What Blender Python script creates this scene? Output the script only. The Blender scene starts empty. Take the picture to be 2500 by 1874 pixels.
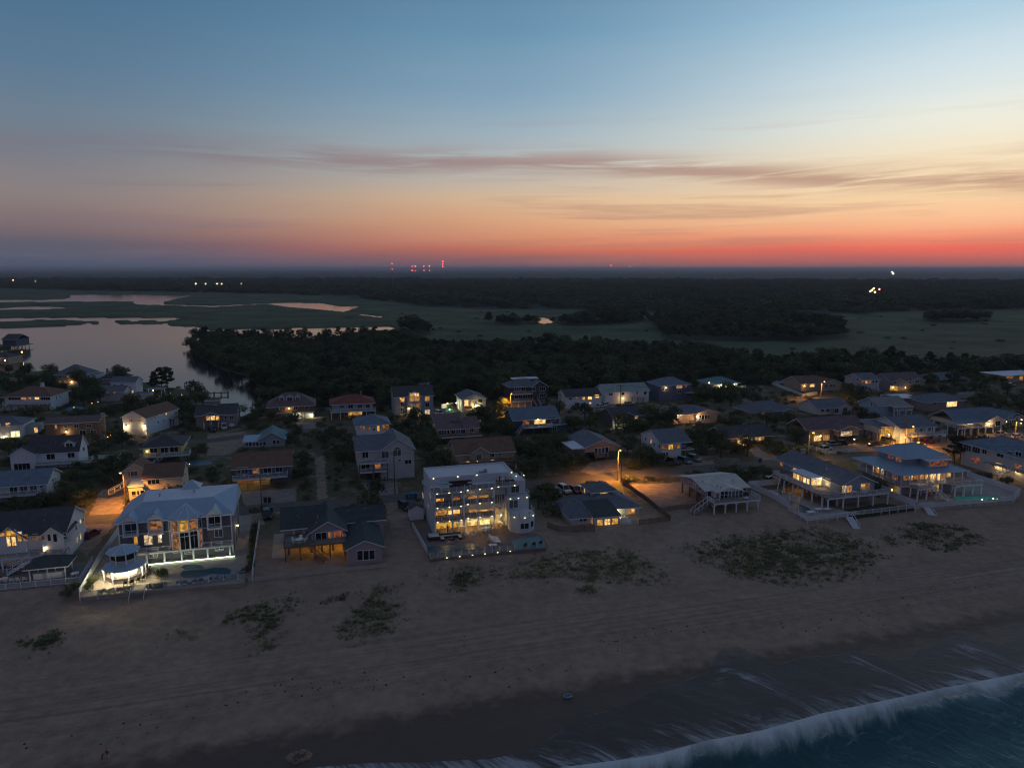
import bpy, math, random
import numpy as np
from mathutils import Vector, Matrix

R = math.radians
random.seed(7)
NP = np.random.default_rng(11)
scene = bpy.context.scene
col = scene.collection

# ------------------------------------------------------------------ camera
CAM_H, PITCH, FPX = 55.0, R(9.2), 1736.0        # drone height, downward tilt, focal length for a 2500 px wide frame
cam_d = bpy.data.cameras.new('camera'); cam = bpy.data.objects.new('camera', cam_d); col.objects.link(cam)
cam.location = (0, 0, CAM_H); cam.rotation_euler = (R(90) - PITCH, 0, 0)
cam_d.sensor_width = 36; cam_d.lens = 36 * FPX / 2500; cam_d.clip_end = 90000; cam_d.clip_start = 1
scene.camera = cam

# ------------------------------------------------------------------ sky (dusk: the sun is below the horizon, right of the view)
SUN_AZ = 36.0                                   # degrees clockwise from the view direction
world = bpy.data.worlds.new('World'); scene.world = world; world.use_nodes = True
def srgb(r, g, b):
    f = lambda c: (c/255/12.92 if c/255 <= 0.04045 else ((c/255 + .055)/1.055)**2.4)
    return (f(r), f(g), f(b), 1)
def build_sky():
    nt = world.node_tree; N = nt.nodes; L = nt.links; N.clear()
    out = N.new('ShaderNodeOutputWorld'); bg = N.new('ShaderNodeBackground'); L.new(bg.outputs[0], out.inputs[0])
    tc = N.new('ShaderNodeTexCoord'); sp = N.new('ShaderNodeSeparateXYZ'); L.new(tc.outputs['Generated'], sp.inputs[0])
    def m(op, a, b=None, c=None, clamp=False):
        n = N.new('ShaderNodeMath'); n.operation = op; n.use_clamp = clamp
        for i, v in enumerate((a, b, c)):
            if v is None: continue
            if isinstance(v, (int, float)): n.inputs[i].default_value = v
            else: L.new(v, n.inputs[i])
        return n.outputs[0]
    el = m('MULTIPLY', m('ARCSINE', sp.outputs[2]), 180/math.pi)          # elevation in degrees
    az = m('MULTIPLY', m('ARCTAN2', sp.outputs[0], sp.outputs[1]), 180/math.pi)
    d0 = m('ABSOLUTE', m('SUBTRACT', az, SUN_AZ))
    dif = m('MINIMUM', d0, m('SUBTRACT', 360.0, d0))                      # degrees away from the sunset
    # wind-drawn coordinates shared by the clouds
    def noise(scale, su, sv, detail=6, rough=.55, off=0.0, warp=None):
        cb = N.new('ShaderNodeCombineXYZ'); L.new(m('MULTIPLY_ADD', az, su, off), cb.inputs[0])
        e2 = el if warp is None else warp
        L.new(m('MULTIPLY', e2, sv), cb.inputs[1])
        n = N.new('ShaderNodeTexNoise'); n.inputs['Scale'].default_value = scale
        n.inputs['Detail'].default_value = detail; n.inputs['Roughness'].default_value = rough
        n.inputs['Distortion'].default_value = .35
        L.new(cb.outputs[0], n.inputs['Vector']); return n.outputs['Fac']
    n_lo = noise(1, .030, .35, 2, .5, 3.1)
    elw = m('ADD', el, m('MULTIPLY', m('SUBTRACT', n_lo, .5), 1.6))       # gently wavy bands
    def ramp(fac_el, stops, top=90.0):
        r = N.new('ShaderNodeValToRGB'); r.color_ramp.interpolation = 'EASE' if False else 'LINEAR'
        t = m('POWER', m('DIVIDE', m('ADD', fac_el, 2.0), top + 2.0, clamp=True), .5)
        L.new(t, r.inputs[0]); e = r.color_ramp.elements
        while len(e) < len(stops): e.new(1.0)
        for k, (deg, c) in enumerate(stops):
            e[k].position = ((deg + 2)/(top + 2))**.5; e[k].color = srgb(*c)
        return r.outputs[0]
    west = ramp(elw, [(-2, (120, 95, 100)), (.1, (150, 108, 112)), (.6, (190, 104, 100)), (1.5, (244, 112, 94)), (2.4, (251, 156, 122)), (3.6, (253, 200, 155)),
                      (5.2, (253, 219, 174)), (7.5, (247, 230, 198)), (10, (236, 238, 226)), (13, (210, 226, 232)), (17, (168, 202, 222)), (24, (112, 150, 184)), (40, (84, 108, 138)), (60, (92, 104, 127)), (90, (93, 101, 121))])
    mid = ramp(elw, [(-2, (96, 90, 104)), (.1, (116, 96, 106)), (.6, (146, 98, 100)), (1.5, (198, 112, 92)), (2.4, (216, 142, 110)), (3.6, (222, 166, 128)),
                     (5.2, (220, 185, 150)), (7.5, (190, 186, 178)), (10, (160, 179, 190)), (13, (134, 165, 187)), (17, (108, 149, 178)), (24, (82, 116, 148)), (40, (82, 102, 130)), (60, (89, 101, 124)), (90, (93, 101, 121))])
    left = ramp(elw, [(-2, (80, 86, 104)), (.1, (84, 92, 114)), (.6, (86, 92, 112)), (1.5, (95, 95, 110)), (2.4, (116, 103, 110)), (3.6, (132, 115, 116)),
                      (5.2, (138, 127, 128)), (7.5, (120, 126, 136)), (10, (106, 126, 144)), (13, (92, 121, 146)), (17, (76, 113, 143)), (24, (66, 96, 127)), (40, (78, 97, 123)), (60, (89, 100, 121)), (90, (93, 101, 121))])
    east = ramp(elw, [(-2, (74, 72, 86)), (2, (80, 76, 92)), (6, (92, 84, 100)), (12, (106, 94, 110)), (20, (102, 96, 114)), (40, (98, 101, 120)), (90, (93, 101, 121))])
    def mix(f, a, b, mode='MIX'):
        x = N.new('ShaderNodeMix'); x.data_type = 'RGBA'; x.blend_type = mode; x.clamp_factor = True
        if isinstance(f, (int, float)): x.inputs[0].default_value = f
        else: L.new(f, x.inputs[0])
        for k, v in ((6, a), (7, b)):
            if isinstance(v, tuple): x.inputs[k].default_value = v
            else: L.new(v, x.inputs[k])
        return x.outputs[2]
    def mr(v, a, b, lo=0.0, hi=1.0):
        n = N.new('ShaderNodeMapRange'); n.interpolation_type = 'SMOOTHSTEP'
        L.new(v, n.inputs[0])
        for i, q in enumerate((a, b, lo, hi)): n.inputs[i + 1].default_value = q
        return n.outputs[0]
    skyc = mix(mr(dif, 2, 38), west, mid)
    skyc = mix(mr(dif, 30, 70), skyc, left)
    skyc = mix(mr(dif, 72, 160), skyc, east)
    # thin cirrus and the long smoke-grey bank, lit from below: they dim and redden the sky behind them
    n1 = noise(1, .035, .75, 5, .6, 8.0, elw); n2 = noise(1, .09, 2.2, 6, .62, 1.7, elw)
    line = m('ADD', m('MULTIPLY_ADD', az, -.035, 7.9), m('MULTIPLY', m('MULTIPLY', az, az), -.001))     # the bank sinks towards the right
    line = m('ADD', line, m('MULTIPLY', m('SUBTRACT', noise(1, .06, 0, 2, .5, 5.2), .5), 1.6))
    dy = m('SUBTRACT', el, line)
    bank = m('MULTIPLY', m('MULTIPLY', m('POWER', 2.718, m('MULTIPLY', m('MULTIPLY', dy, dy), -1.3)), mr(noise(1, .075, 1.5, 6, .6, 2.6, elw), .32, .58)), mr(d0, 78, 40, .45, 1.0))
    low = m('MULTIPLY', m('MULTIPLY', mr(n1, .50, .72), mr(el, 14, 4)), mr(el, -.5, 1.0))
    low = m('MULTIPLY', low, .66)
    cl = m('MAXIMUM', m('MULTIPLY', bank, 1.0), low)
    cloudc = mix(.74, skyc, mix(mr(dif, 5, 75), srgb(174, 128, 114), srgb(122, 112, 126)))
    skyc = mix(cl, skyc, cloudc)
    streak = m('MULTIPLY', mr(n2, .60, .78), m('MULTIPLY', mr(el, 5.5, 1.2), mr(dif, 70, 10)))
    skyc = mix(m('MULTIPLY', streak, .5), skyc, srgb(214, 70, 66))
    # a little of the physical twilight sky, its sun just under the horizon
    sk = N.new('ShaderNodeTexSky'); sk.sky_type = 'NISHITA'; sk.sun_disc = False
    sk.sun_elevation = R(-3.0); sk.sun_rotation = R(SUN_AZ); sk.altitude = 50
    add = N.new('ShaderNodeMix'); add.data_type = 'RGBA'; add.blend_type = 'ADD'; add.inputs[0].default_value = .04
    L.new(skyc, add.inputs[6]); L.new(sk.outputs[0], add.inputs[7])
    L.new(add.outputs[2], bg.inputs[0]); bg.inputs[1].default_value = 1.0
build_sky()
# the afterglow's last directional light: very weak and very soft
sun_d = bpy.data.lights.new('sun', 'SUN'); sun_d.energy = .04; sun_d.angle = R(25); sun_d.color = (1, .62, .42)
sun = bpy.data.objects.new('sun', sun_d); col.objects.link(sun)
sun.rotation_euler = Vector((-math.sin(R(SUN_AZ)), -math.cos(R(SUN_AZ)), -math.tan(R(5)))).to_track_quat('-Z', 'Y').to_euler()

vs = scene.view_settings; vs.view_transform = 'Standard'; vs.look = 'None'; vs.gamma = 1.0; vs.exposure = 0.0; vs.use_curve_mapping = False
cy = scene.cycles; cy.use_denoising = True; cy.filter_width = 1.15; cy.use_adaptive_sampling = True; cy.adaptive_threshold = .02; cy.max_bounces = 5; cy.diffuse_bounces = 2; cy.glossy_bounces = 3; cy.transmission_bounces = 3
cy.transparent_max_bounces = 6; cy.volume_bounces = 0; cy.sample_clamp_indirect = 3.0; cy.caustics_reflective = False; cy.caustics_refractive = False
try: cy.denoiser = 'OPENIMAGEDENOISE'
except Exception: pass

# ------------------------------------------------------------------ survey: photo sight lines -> places on the ground
TH = R(15.5); CT, ST = math.cos(TH), math.sin(TH)      # the shore runs 15.5 degrees off the picture plane
SEA_Z = -3.0
def uv_of(x, y): return (x*CT + (y - 136)*ST, -x*ST + (y - 136)*CT)      # along shore, inland
def xy_of(u, v): return (u*CT - v*ST, 136 + u*ST + v*CT)
def beach_z(v):                                        # profile across the beach
    return np.interp(v, [-200, -75, -58, -47, -30, -14, -5, 0, 4], [-9, -4.6, -3.05, -2.35, -1.75, -1.15, -.85, -.35, 0])
cp, sp_ = math.cos(PITCH), math.sin(PITCH)
def ray(px, py):
    a, b = (px - 1250)/FPX, (py - 937)/FPX
    return (a, cp - b*sp_, -sp_ - b*cp)
def at(px, py, z=0.0):
    r = ray(px, py); t = (z - CAM_H)/r[2]
    return (r[0]*t, r[1]*t)
def at_beach(px, py):
    z = -1.0
    for _ in range(12):
        x, y = at(px, py, z); z = float(beach_z(uv_of(x, y)[1]))
    return (x, y, z)
VIEWS = {'A': (0, 840, 4.422), 'B': (500, 880, 4.422), 'C': (1000, 880, 4.422), 'D': (1500, 880, 4.422), 'E': (2000, 880, 4.422),
         'a': (0, 1120, 4.422), 'b': (180, 1140, 4.422), 'c': (600, 1120, 5.5275), 'd': (960, 1100, 5.5275), 'e': (1300, 1080, 5.5275),
         'f': (1640, 1060, 4.807), 'g': (2040, 1040, 4.807), 'p': (0, 0, 1.0)}
def px_of(view, X, Y):
    ox, oy, s = VIEWS[view]; return (ox + X/s, oy + Y/s)

# ------------------------------------------------------------------ materials
MATS = {}
def mat(name, c, rough=.8, var=.12, scale=.6, bump=.0, bscale=8, metal=0.0, spec=.3):
    if name in MATS: return MATS[name]
    m = bpy.data.materials.new(name); m.use_nodes = True; nt = m.node_tree; N = nt.nodes; L = nt.links
    b = N['Principled BSDF']; b.inputs['Roughness'].default_value = rough; b.inputs['Metallic'].default_value = metal
    b.inputs['Specular IOR Level'].default_value = spec
    tc = N.new('ShaderNodeTexCoord'); n = N.new('ShaderNodeTexNoise'); n.inputs['Scale'].default_value = scale; n.inputs['Detail'].default_value = 6
    n.inputs['Roughness'].default_value = .65
    L.new(tc.outputs['Object'], n.inputs['Vector'])
    r = N.new('ShaderNodeValToRGB'); L.new(n.outputs['Fac'], r.inputs[0])
    r.color_ramp.elements[0].position = .3; r.color_ramp.elements[1].position = .7
    r.color_ramp.elements[0].color = tuple(max(0, q*(1 - var)) for q in c) + (1,); r.color_ramp.elements[1].color = tuple(min(1, q*(1 + var)) for q in c) + (1,)
    L.new(r.outputs[0], b.inputs['Base Color'])
    if bump:
        n2 = N.new('ShaderNodeTexNoise'); n2.inputs['Scale'].default_value = bscale; n2.inputs['Detail'].default_value = 4
        L.new(tc.outputs['Object'], n2.inputs['Vector'])
        bp = N.new('ShaderNodeBump'); bp.inputs['Strength'].default_value = bump; bp.inputs['Distance'].default_value = .1
        L.new(n2.outputs['Fac'], bp.inputs['Height']); L.new(bp.outputs[0], b.inputs['Normal'])
    MATS[name] = m; return m
def lined(name, c, axis, per, depth=.35, rough=.6, var=.1, scale=.5, spec=.3):
    """boards or shingle courses: fine relief and grain along one axis"""
    if name in MATS: return MATS[name]
    m = mat(name, c, rough, var, scale, spec=spec); nt = m.node_tree; N = nt.nodes; L = nt.links; b = N['Principled BSDF']
    tc = N.new('ShaderNodeTexCoord'); w = N.new('ShaderNodeTexWave'); w.bands_direction = axis; w.wave_profile = 'SAW'
    w.inputs['Scale'].default_value = 1/per*.314; w.inputs['Distortion'].default_value = .3; w.inputs['Detail'].default_value = 1
    L.new(tc.outputs['Object'], w.inputs['Vector'])
    bp = N.new('ShaderNodeBump'); bp.inputs['Strength'].default_value = depth; bp.inputs['Distance'].default_value = .05
    L.new(w.outputs['Fac'], bp.inputs['Height']); L.new(bp.outputs[0], b.inputs['Normal'])
    return m
def emit(name, c, s):
    if name in MATS: return MATS[name]
    m = bpy.data.materials.new(name); m.use_nodes = True; nt = m.node_tree; N = nt.nodes
    b = N['Principled BSDF']; b.inputs['Base Color'].default_value = (.02, .02, .02, 1)
    b.inputs['Emission Color'].default_value = tuple(c) + (1,); b.inputs['Emission Strength'].default_value = s
    MATS[name] = m; return m
def lit(name, lo, hi, s, scale=1.9):
    """a lit room seen through glass: bright and dim patches of furniture, lamps and curtains"""
    if name in MATS: return MATS[name]
    m = bpy.data.materials.new(name); m.use_nodes = True; nt = m.node_tree; N = nt.nodes; L = nt.links
    b = N['Principled BSDF']; b.inputs['Base Color'].default_value = (.03, .03, .03, 1); b.inputs['Roughness'].default_value = .1
    g = N.new('ShaderNodeNewGeometry'); n = N.new('ShaderNodeTexNoise'); n.inputs['Scale'].default_value = scale*.5; n.inputs['Detail'].default_value = 2
    L.new(g.outputs['Position'], n.inputs['Vector']); vo = N.new('ShaderNodeTexVoronoi'); vo.distance = 'CHEBYCHEV'; vo.inputs['Scale'].default_value = scale*.9; vo.inputs['Randomness'].default_value = .75
    L.new(g.outputs['Position'], vo.inputs['Vector']); sx = N.new('ShaderNodeSeparateXYZ'); L.new(vo.outputs['Color'], sx.inputs[0])
    av = N.new('ShaderNodeMath'); av.operation = 'MULTIPLY_ADD'; av.inputs[1].default_value = .45; L.new(sx.outputs[0], av.inputs[0]); hf = N.new('ShaderNodeMath'); hf.operation = 'MULTIPLY_ADD'; hf.inputs[1].default_value = .6; hf.inputs[2].default_value = -.03; L.new(n.outputs['Fac'], hf.inputs[0]); L.new(hf.outputs[0], av.inputs[2])
    r = N.new('ShaderNodeValToRGB'); L.new(av.outputs[0], r.inputs[0])
    r.color_ramp.elements[0].position = .34; r.color_ramp.elements[0].color = tuple(lo) + (1,)
    r.color_ramp.elements[1].position = .62; r.color_ramp.elements[1].color = tuple(hi) + (1,)
    L.new(r.outputs[0], b.inputs['Emission Color']); b.inputs['Emission Strength'].default_value = s
    MATS[name] = m; return m
WALL = {k: lined('siding_' + k, c, 'Z', .18, .25, .7, .08, .4) for k, c in dict(
    white=(.70, .75, .82), offwhite=(.60, .61, .62), grey=(.46, .48, .51), bluegrey=(.30, .36, .44), navy=(.07, .10, .15), charcoal=(.075, .07, .072), tan=(.42, .33, .25),
    brown=(.20, .15, .12), beige=(.55, .47, .36), yellow=(.55, .49, .18), salmon=(.58, .36, .27), paleblue=(.34, .46, .56), slateblue=(.13, .16, .24), taupe=(.28, .25, .24),
    mauve=(.34, .30, .34), cream=(.66, .60, .48), darkgrey=(.13, .13, .14)).items()}
ROOF = {k: lined('shingle_' + k, c, 'Z', .15, .3, .85, .22, .7) for k, c in dict(
    slate=(.13, .155, .19), dark=(.068, .072, .084), brown=(.165, .10, .075), red=(.20, .07, .055), grey=(.22, .23, .25), teal=(.11, .22, .26), greenblack=(.048, .066, .072),
    blue=(.135, .19, .26), mauve=(.145, .11, .12), palegreen=(.26, .33, .33), pale=(.50, .51, .48)).items()}
ROOF['metal'] = mat('metal_roof_blue', (.31, .44, .58), .45, .06, .4, metal=.0, spec=.5)
ROOF['metal2'] = mat('metal_roof_steelblue', (.21, .32, .43), .45, .06, .4, spec=.5)
ROOF['flat'] = mat('white_membrane_roof', (.56, .63, .73), .7, .10, .35)
TRIM = mat('white_trim', (.70, .75, .82), .55, .04)
DECK = lined('grey_deck_boards', (.20, .19, .19), 'X', .14, .4, .75)
WOOD = lined('weathered_timber', (.16, .12, .09), 'Z', .2, .3, .85)
RAIL = mat('white_railing', (.62, .67, .74), .5, .06)
GLASS = mat('dark_glass', (.012, .016, .02), .06, .1, spec=.6)
STEEL = mat('galvanised', (.35, .36, .38), .4, .1, metal=.8)
CONC = mat('concrete', (.36, .34, .32), .85, .14, .5, .2)
LIT = {'w': lit('lit_window_warm', (.30, .10, .015), (1.0, .54, .15), 1.0), 'b': lit('lit_window_bright', (.75, .36, .08), (1.0, .74, .32), 1.4), 'o': lit('lit_window_dim', (.10, .03, .008), (.55, .20, .05), .6),
       'g': lit('lit_window_cool', (.70, .62, .30), (1.0, .95, .58), 1.2), 'y': lit('lit_window_amber', (.35, .14, .01), (1.0, .52, .07), .75), 'r': lit('lit_window_red', (.06, .012, .006), (.42, .12, .05), .5)}
LIT['w1'] = lit('lit_window_soft_white', (.26, .15, .06), (1.0, .70, .36), .85, 2.6); LIT['w2'] = lit('lit_window_curtained', (.34, .13, .025), (.72, .33, .09), .75, 3.4); LIT['b1'] = lit('lit_window_lamp', (.40, .17, .03), (1.0, .68, .26), 1.3, 2.8)
PANE = dict(LIT); PANE['d'] = GLASS; PANE['d1'] = mat('curtained_glass', (.10, .10, .11), .12, .2, 2.0, spec=.6)
BULB_W = emit('bulb_warm', (1, .66, .28), 26); BULB_C = emit('bulb_pale', (1, .93, .62), 22); BULB_O = emit('bulb_sodium', (1, .50, .10), 30); BULB_R = emit('beacon_red', (1, .06, .07), 60)

# ------------------------------------------------------------------ mesh helpers
class MB:
    def __init__(s): s.v = []; s.f = []; s.m = []
    def poly(s, pts, mi=0):
        n = len(s.v); s.v += [tuple(p) for p in pts]; s.f.append(tuple(range(n, n + len(pts)))); s.m.append(mi); return s
    def box(s, x0, x1, y0, y1, z0, z1, mi=0):
        if x0 > x1: x0, x1 = x1, x0
        if y0 > y1: y0, y1 = y1, y0
        if z0 > z1: z0, z1 = z1, z0
        n = len(s.v); s.v += [(x0,y0,z0),(x1,y0,z0),(x1,y1,z0),(x0,y1,z0),(x0,y0,z1),(x1,y0,z1),(x1,y1,z1),(x0,y1,z1)]
        for q in ((0,3,2,1),(4,5,6,7),(0,1,5,4),(1,2,6,5),(2,3,7,6),(3,0,4,7)): s.f.append(tuple(n + k for k in q)); s.m.append(mi)
        return s
    def bar(s, a, b, r, mi=0, up=(0, 0, 1), r2=None, n=4):
        a, b = Vector(a), Vector(b); d = (b - a)
        if d.length < 1e-5: return s
        d.normalize(); u = d.cross(Vector(up))
        if u.length < 1e-3: u = d.cross(Vector((1, 0, 0)))
        u.normalize(); w = d.cross(u); r2 = r if r2 is None else r2; i0 = len(s.v)
        for p, rr in ((a, r), (b, r2)):
            for k in range(n):
                t = 2*math.pi*(k + .5)/n; s.v.append(tuple(p + u*math.cos(t)*rr*1.2 + w*math.sin(t)*rr*1.2))
        for k in range(n): s.f.append((i0 + k, i0 + (k+1) % n, i0 + n + (k+1) % n, i0 + n + k)); s.m.append(mi)
        s.f.append(tuple(i0 + k for k in range(n))[::-1]); s.f.append(tuple(i0 + n + k for k in range(n))); s.m += [mi, mi]
        return s
    def lathe(s, prof, n=10, c=(0, 0), mi=0, caps=True):
        i0 = len(s.v)
        for r, z in prof:
            for k in range(n): t = 2*math.pi*k/n; s.v.append((c[0] + r*math.cos(t), c[1] + r*math.sin(t), z))
        for j in range(len(prof) - 1):
            for k in range(n):
                s.f.append((i0 + j*n + k, i0 + j*n + (k+1) % n, i0 + (j+1)*n + (k+1) % n, i0 + (j+1)*n + k)); s.m.append(mi)
        if caps:
            s.f.append(tuple(i0 + k for k in range(n))[::-1]); s.f.append(tuple(i0 + (len(prof)-1)*n + k for k in range(n))); s.m += [mi, mi]
        return s
    def prism(s, pts, z0, z1, mi=0):
        n = len(pts); i0 = len(s.v); s.v += [(p[0], p[1], z0) for p in pts] + [(p[0], p[1], z1) for p in pts]
        s.f.append(tuple(range(i0, i0 + n))[::-1]); s.f.append(tuple(range(i0 + n, i0 + 2*n))); s.m += [mi, mi]
        for k in range(n): s.f.append((i0 + k, i0 + (k+1) % n, i0 + n + (k+1) % n, i0 + n + k)); s.m.append(mi)
        return s
    def mesh(s, name, mats, smooth=False):
        me = bpy.data.meshes.new(name); me.from_pydata(s.v, [], s.f)
        for q in (mats if isinstance(mats, (list, tuple)) else [mats]): me.materials.append(q)
        me.polygons.foreach_set('material_index', s.m)
        if smooth: me.polygons.foreach_set('use_smooth', [True]*len(s.f))
        me.update(); return me
    def build(s, name, mats, parent=None, smooth=False):
        return link(name, s.mesh(name, mats, smooth), parent)
def link(name, data, parent=None, loc=None, rz=None):
    o = bpy.data.objects.new(name, data); col.objects.link(o)
    if parent: o.parent = parent
    if loc is not None: o.location = loc
    if rz is not None: o.rotation_euler = (0, 0, rz)
    return o
def tag(o, label, cat, group=None):
    o['label'] = label; o['category'] = cat
    if group: o['group'] = group
    return o
def empty(name, loc, rz=0.0):
    o = bpy.data.objects.new(name, None); col.objects.link(o); o.location = loc; o.rotation_euler = (0, 0, rz); o.empty_display_size = .5; return o
def structure(o, kind='structure', label=None):
    o['kind'] = kind
    if label: o['label'] = label
    return o
def copy_tree(o, parent=None):
    c = o.copy(); col.objects.link(c); c.parent = parent
    for ch in list(o.children): copy_tree(ch, c)
    return c
def in_poly(x, y, poly):
    """vectorised point-in-polygon"""
    x = np.asarray(x, float); y = np.asarray(y, float); ins = np.zeros(x.shape, bool); n = len(poly)
    for i in range(n):
        x1, y1 = poly[i]; x2, y2 = poly[(i+1) % n]
        c = ((y1 > y) != (y2 > y)); xx = (x2 - x1)*(y - y1)/((y2 - y1) if y2 != y1 else 1e-9) + x1
        ins ^= c & (x < xx)
    return ins
def wpoly(pts, z=0.0): return [at(px, py, z) for px, py in pts]
# ------------------------------------------------------------------ land, water, beach
WATER = [wpoly(p) for p in (
    [(-160,776),(0,776),(270,775),(420,774),(480,775.5),(450,778),(402,785),(415,794),(480,797),(560,815),(520,836),(470,846),(462,858),(480,872),(505,882),(525,898),(560,908),(600,918),(622,930),(628,950),(622,985),(600,1012),(560,1012),(525,992),(508,968),(490,952),(430,945),(380,936),(300,922),(220,908),(130,902),(70,905),(45,898),(0,908),(-160,915)],
    [(-160,732),(0,731),(100,732),(165,729),(172,720),(330,718.5),(470,722),(430,730),(402,737),(398,742),(430,743),(530,746),(640,741),(690,739),(780,739),(815,745),(840,747),(884,746),(870,752),(840,762),(820,760),(790,757),(740,753),(700,750),(660,742.5),(630,743),(540,748.5),(525,750),(380,746),(332,745),(330,736),(150,737),(0,739),(-160,741)],
    [(878,766),(900,768),(946,773),(925,776),(880,769.5)],
    [(-160,752),(0,751),(95,748),(150,750),(166,753),(110,756),(0,757.5),(-160,759)],
    [(520,804),(600,802),(680,801),(720,799),(840,798),(955,797),(985,815),(978,828),(916,828),(840,830),(700,830),(560,818)],
    [(1296,771),(1320,774),(1345,778),(1352,788),(1322,792),(1308,782)])]
ISLES = [wpoly(p) for p in (
    [(-60,790),(49,785),(95,781.5),(171,782),(219,786),(212,790),(114,798),(50,800),(-60,800)],
    [(222,784.5),(241,784.5),(242,791),(222,791)], [(284,782.5),(317,782),(318,791),(286,792)], [(334,782.5),(378,782),(379,790.5),(334,790)], [(316,785.5),(400,786),(400,789.5),(316,789)],
    [(-80,874),(30,876),(57,875),(58,881),(20,889),(-80,897)], [(-80,838),(20,842),(24,852),(-80,860)])]
def water_mask(x, y):
    w = np.zeros(np.shape(x), bool)
    for p in WATER: w |= in_poly(x, y, p)
    for p in ISLES: w &= ~in_poly(x, y, p)
    return w
# woods: where trees stand behind the village
WOODS = [wpoly(p) for p in (
    [(470,842),(520,834),(600,832),(700,834),(840,834),(960,834),(1060,842),(1180,846),(1300,850),(1500,848),(1700,858),(1900,875),(2100,884),(2300,892),(2600,892),(2600,918),(2450,919),(2280,923),(2170,935),(2100,938),(1950,932),(1830,945),(1720,942),(1620,957),(1500,964),(1380,970),(1250,972),(1130,982),(960,988),(860,996),(700,1000),(640,988),(630,960),(628,940),(600,914),(545,900),(500,878),(470,868)],)]
WOODS_MID = [wpoly(p) for p in (
    [(958,808),(985,800),(1040,802),(1062,815),(1020,822),(965,822)], [(1180,790),(1300,784),(1340,792),(1240,797)], [(1345,790),(1420,782),(1500,778),(1620,778),(1640,786),(1400,800)],
    [(1600,790),(1700,762),(1900,760),(2060,800),(2070,822),(1960,835),(1760,832),(1620,828)], [(2240,782),(2330,776),(2420,780),(2400,788),(2280,790)])]
WOODS_FAR = [wpoly(p) for p in (
    [(-200,700),(300,712),(560,716),(840,724),(1000,745),(1100,752),(1400,757),(1600,766),(1900,770),(2100,766),(2300,760),(2600,756),(2600,690),(2000,688),(1000,685),(-200,684)],)]
def terrain():
    rad = np.geomspace(52, 40000, 430); az = np.radians(np.linspace(-62, 62, 520))
    rr, aa = np.meshgrid(rad, az, indexing='ij'); x = rr*np.sin(aa); y = rr*np.cos(aa) - 8
    v = -x*ST + (y - 136)*CT; u = x*CT + (y - 136)*ST
    z = np.where(v < 4, beach_z(v), 0.0)
    # hummocky dunes on the upper beach
    dn = (np.sin(u*.21 + 1.3)*np.sin(v*.33 + u*.05) + .6*np.sin(u*.47 + v*.2)*np.sin(v*.61 + 2))*.28
    z = z + dn*1.7*np.clip(1 - np.abs(v + 13)/13, 0, 1)
    z = z + .05*np.sin(u*1.3 + 2*np.sin(v*.9))*np.sin(v*1.7 + u*.3)*np.clip((-v - 6)/6, 0, 1)*np.clip((v + 48)/8, 0, 1)
    w = water_mask(x, y)
    z = np.where(w, -1.2, z)
    far = y > 640
    z = np.where(far & ~w, 1.1 + .5*np.sin(x*.021)*np.sin(y*.013), z)
    for p in ISLES: z = np.where(in_poly(x, y, p), 1.0, z)
    k = np.clip((y - 2600)/2500, 0, 1)                                 # distant woods as rolling relief
    z = z + k*(NP.random(x.shape)*9 + 4*np.sin(x*.004 + y*.002)**2)
    marsh = np.clip((v - 215)/60, 0, 1)
    woods = np.zeros(x.shape)
    for p in WOODS + WOODS_FAR + WOODS_MID: woods = np.maximum(woods, in_poly(x, y, p))
    woods = np.maximum(woods, k)
    nr, nc = x.shape; verts = np.stack([x, y, z], -1).reshape(-1, 3)
    i = np.arange(nr*nc).reshape(nr, nc); f = np.stack([i[:-1,:-1], i[:-1,1:], i[1:,1:], i[1:,:-1]], -1).reshape(-1, 4)
    me = bpy.data.meshes.new('ground'); me.from_pydata(verts.tolist(), [], f[:, ::-1].tolist())
    for nm, arr in (('marsh', marsh), ('woods', woods), ('shore', v)):
        a = me.attributes.new(nm, 'FLOAT', 'POINT'); a.data.foreach_set('value', arr.reshape(-1).astype(np.float32))
    me.polygons.foreach_set('use_smooth', [True]*len(me.polygons))
    o = link('ground', me); structure(o); return o
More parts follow.
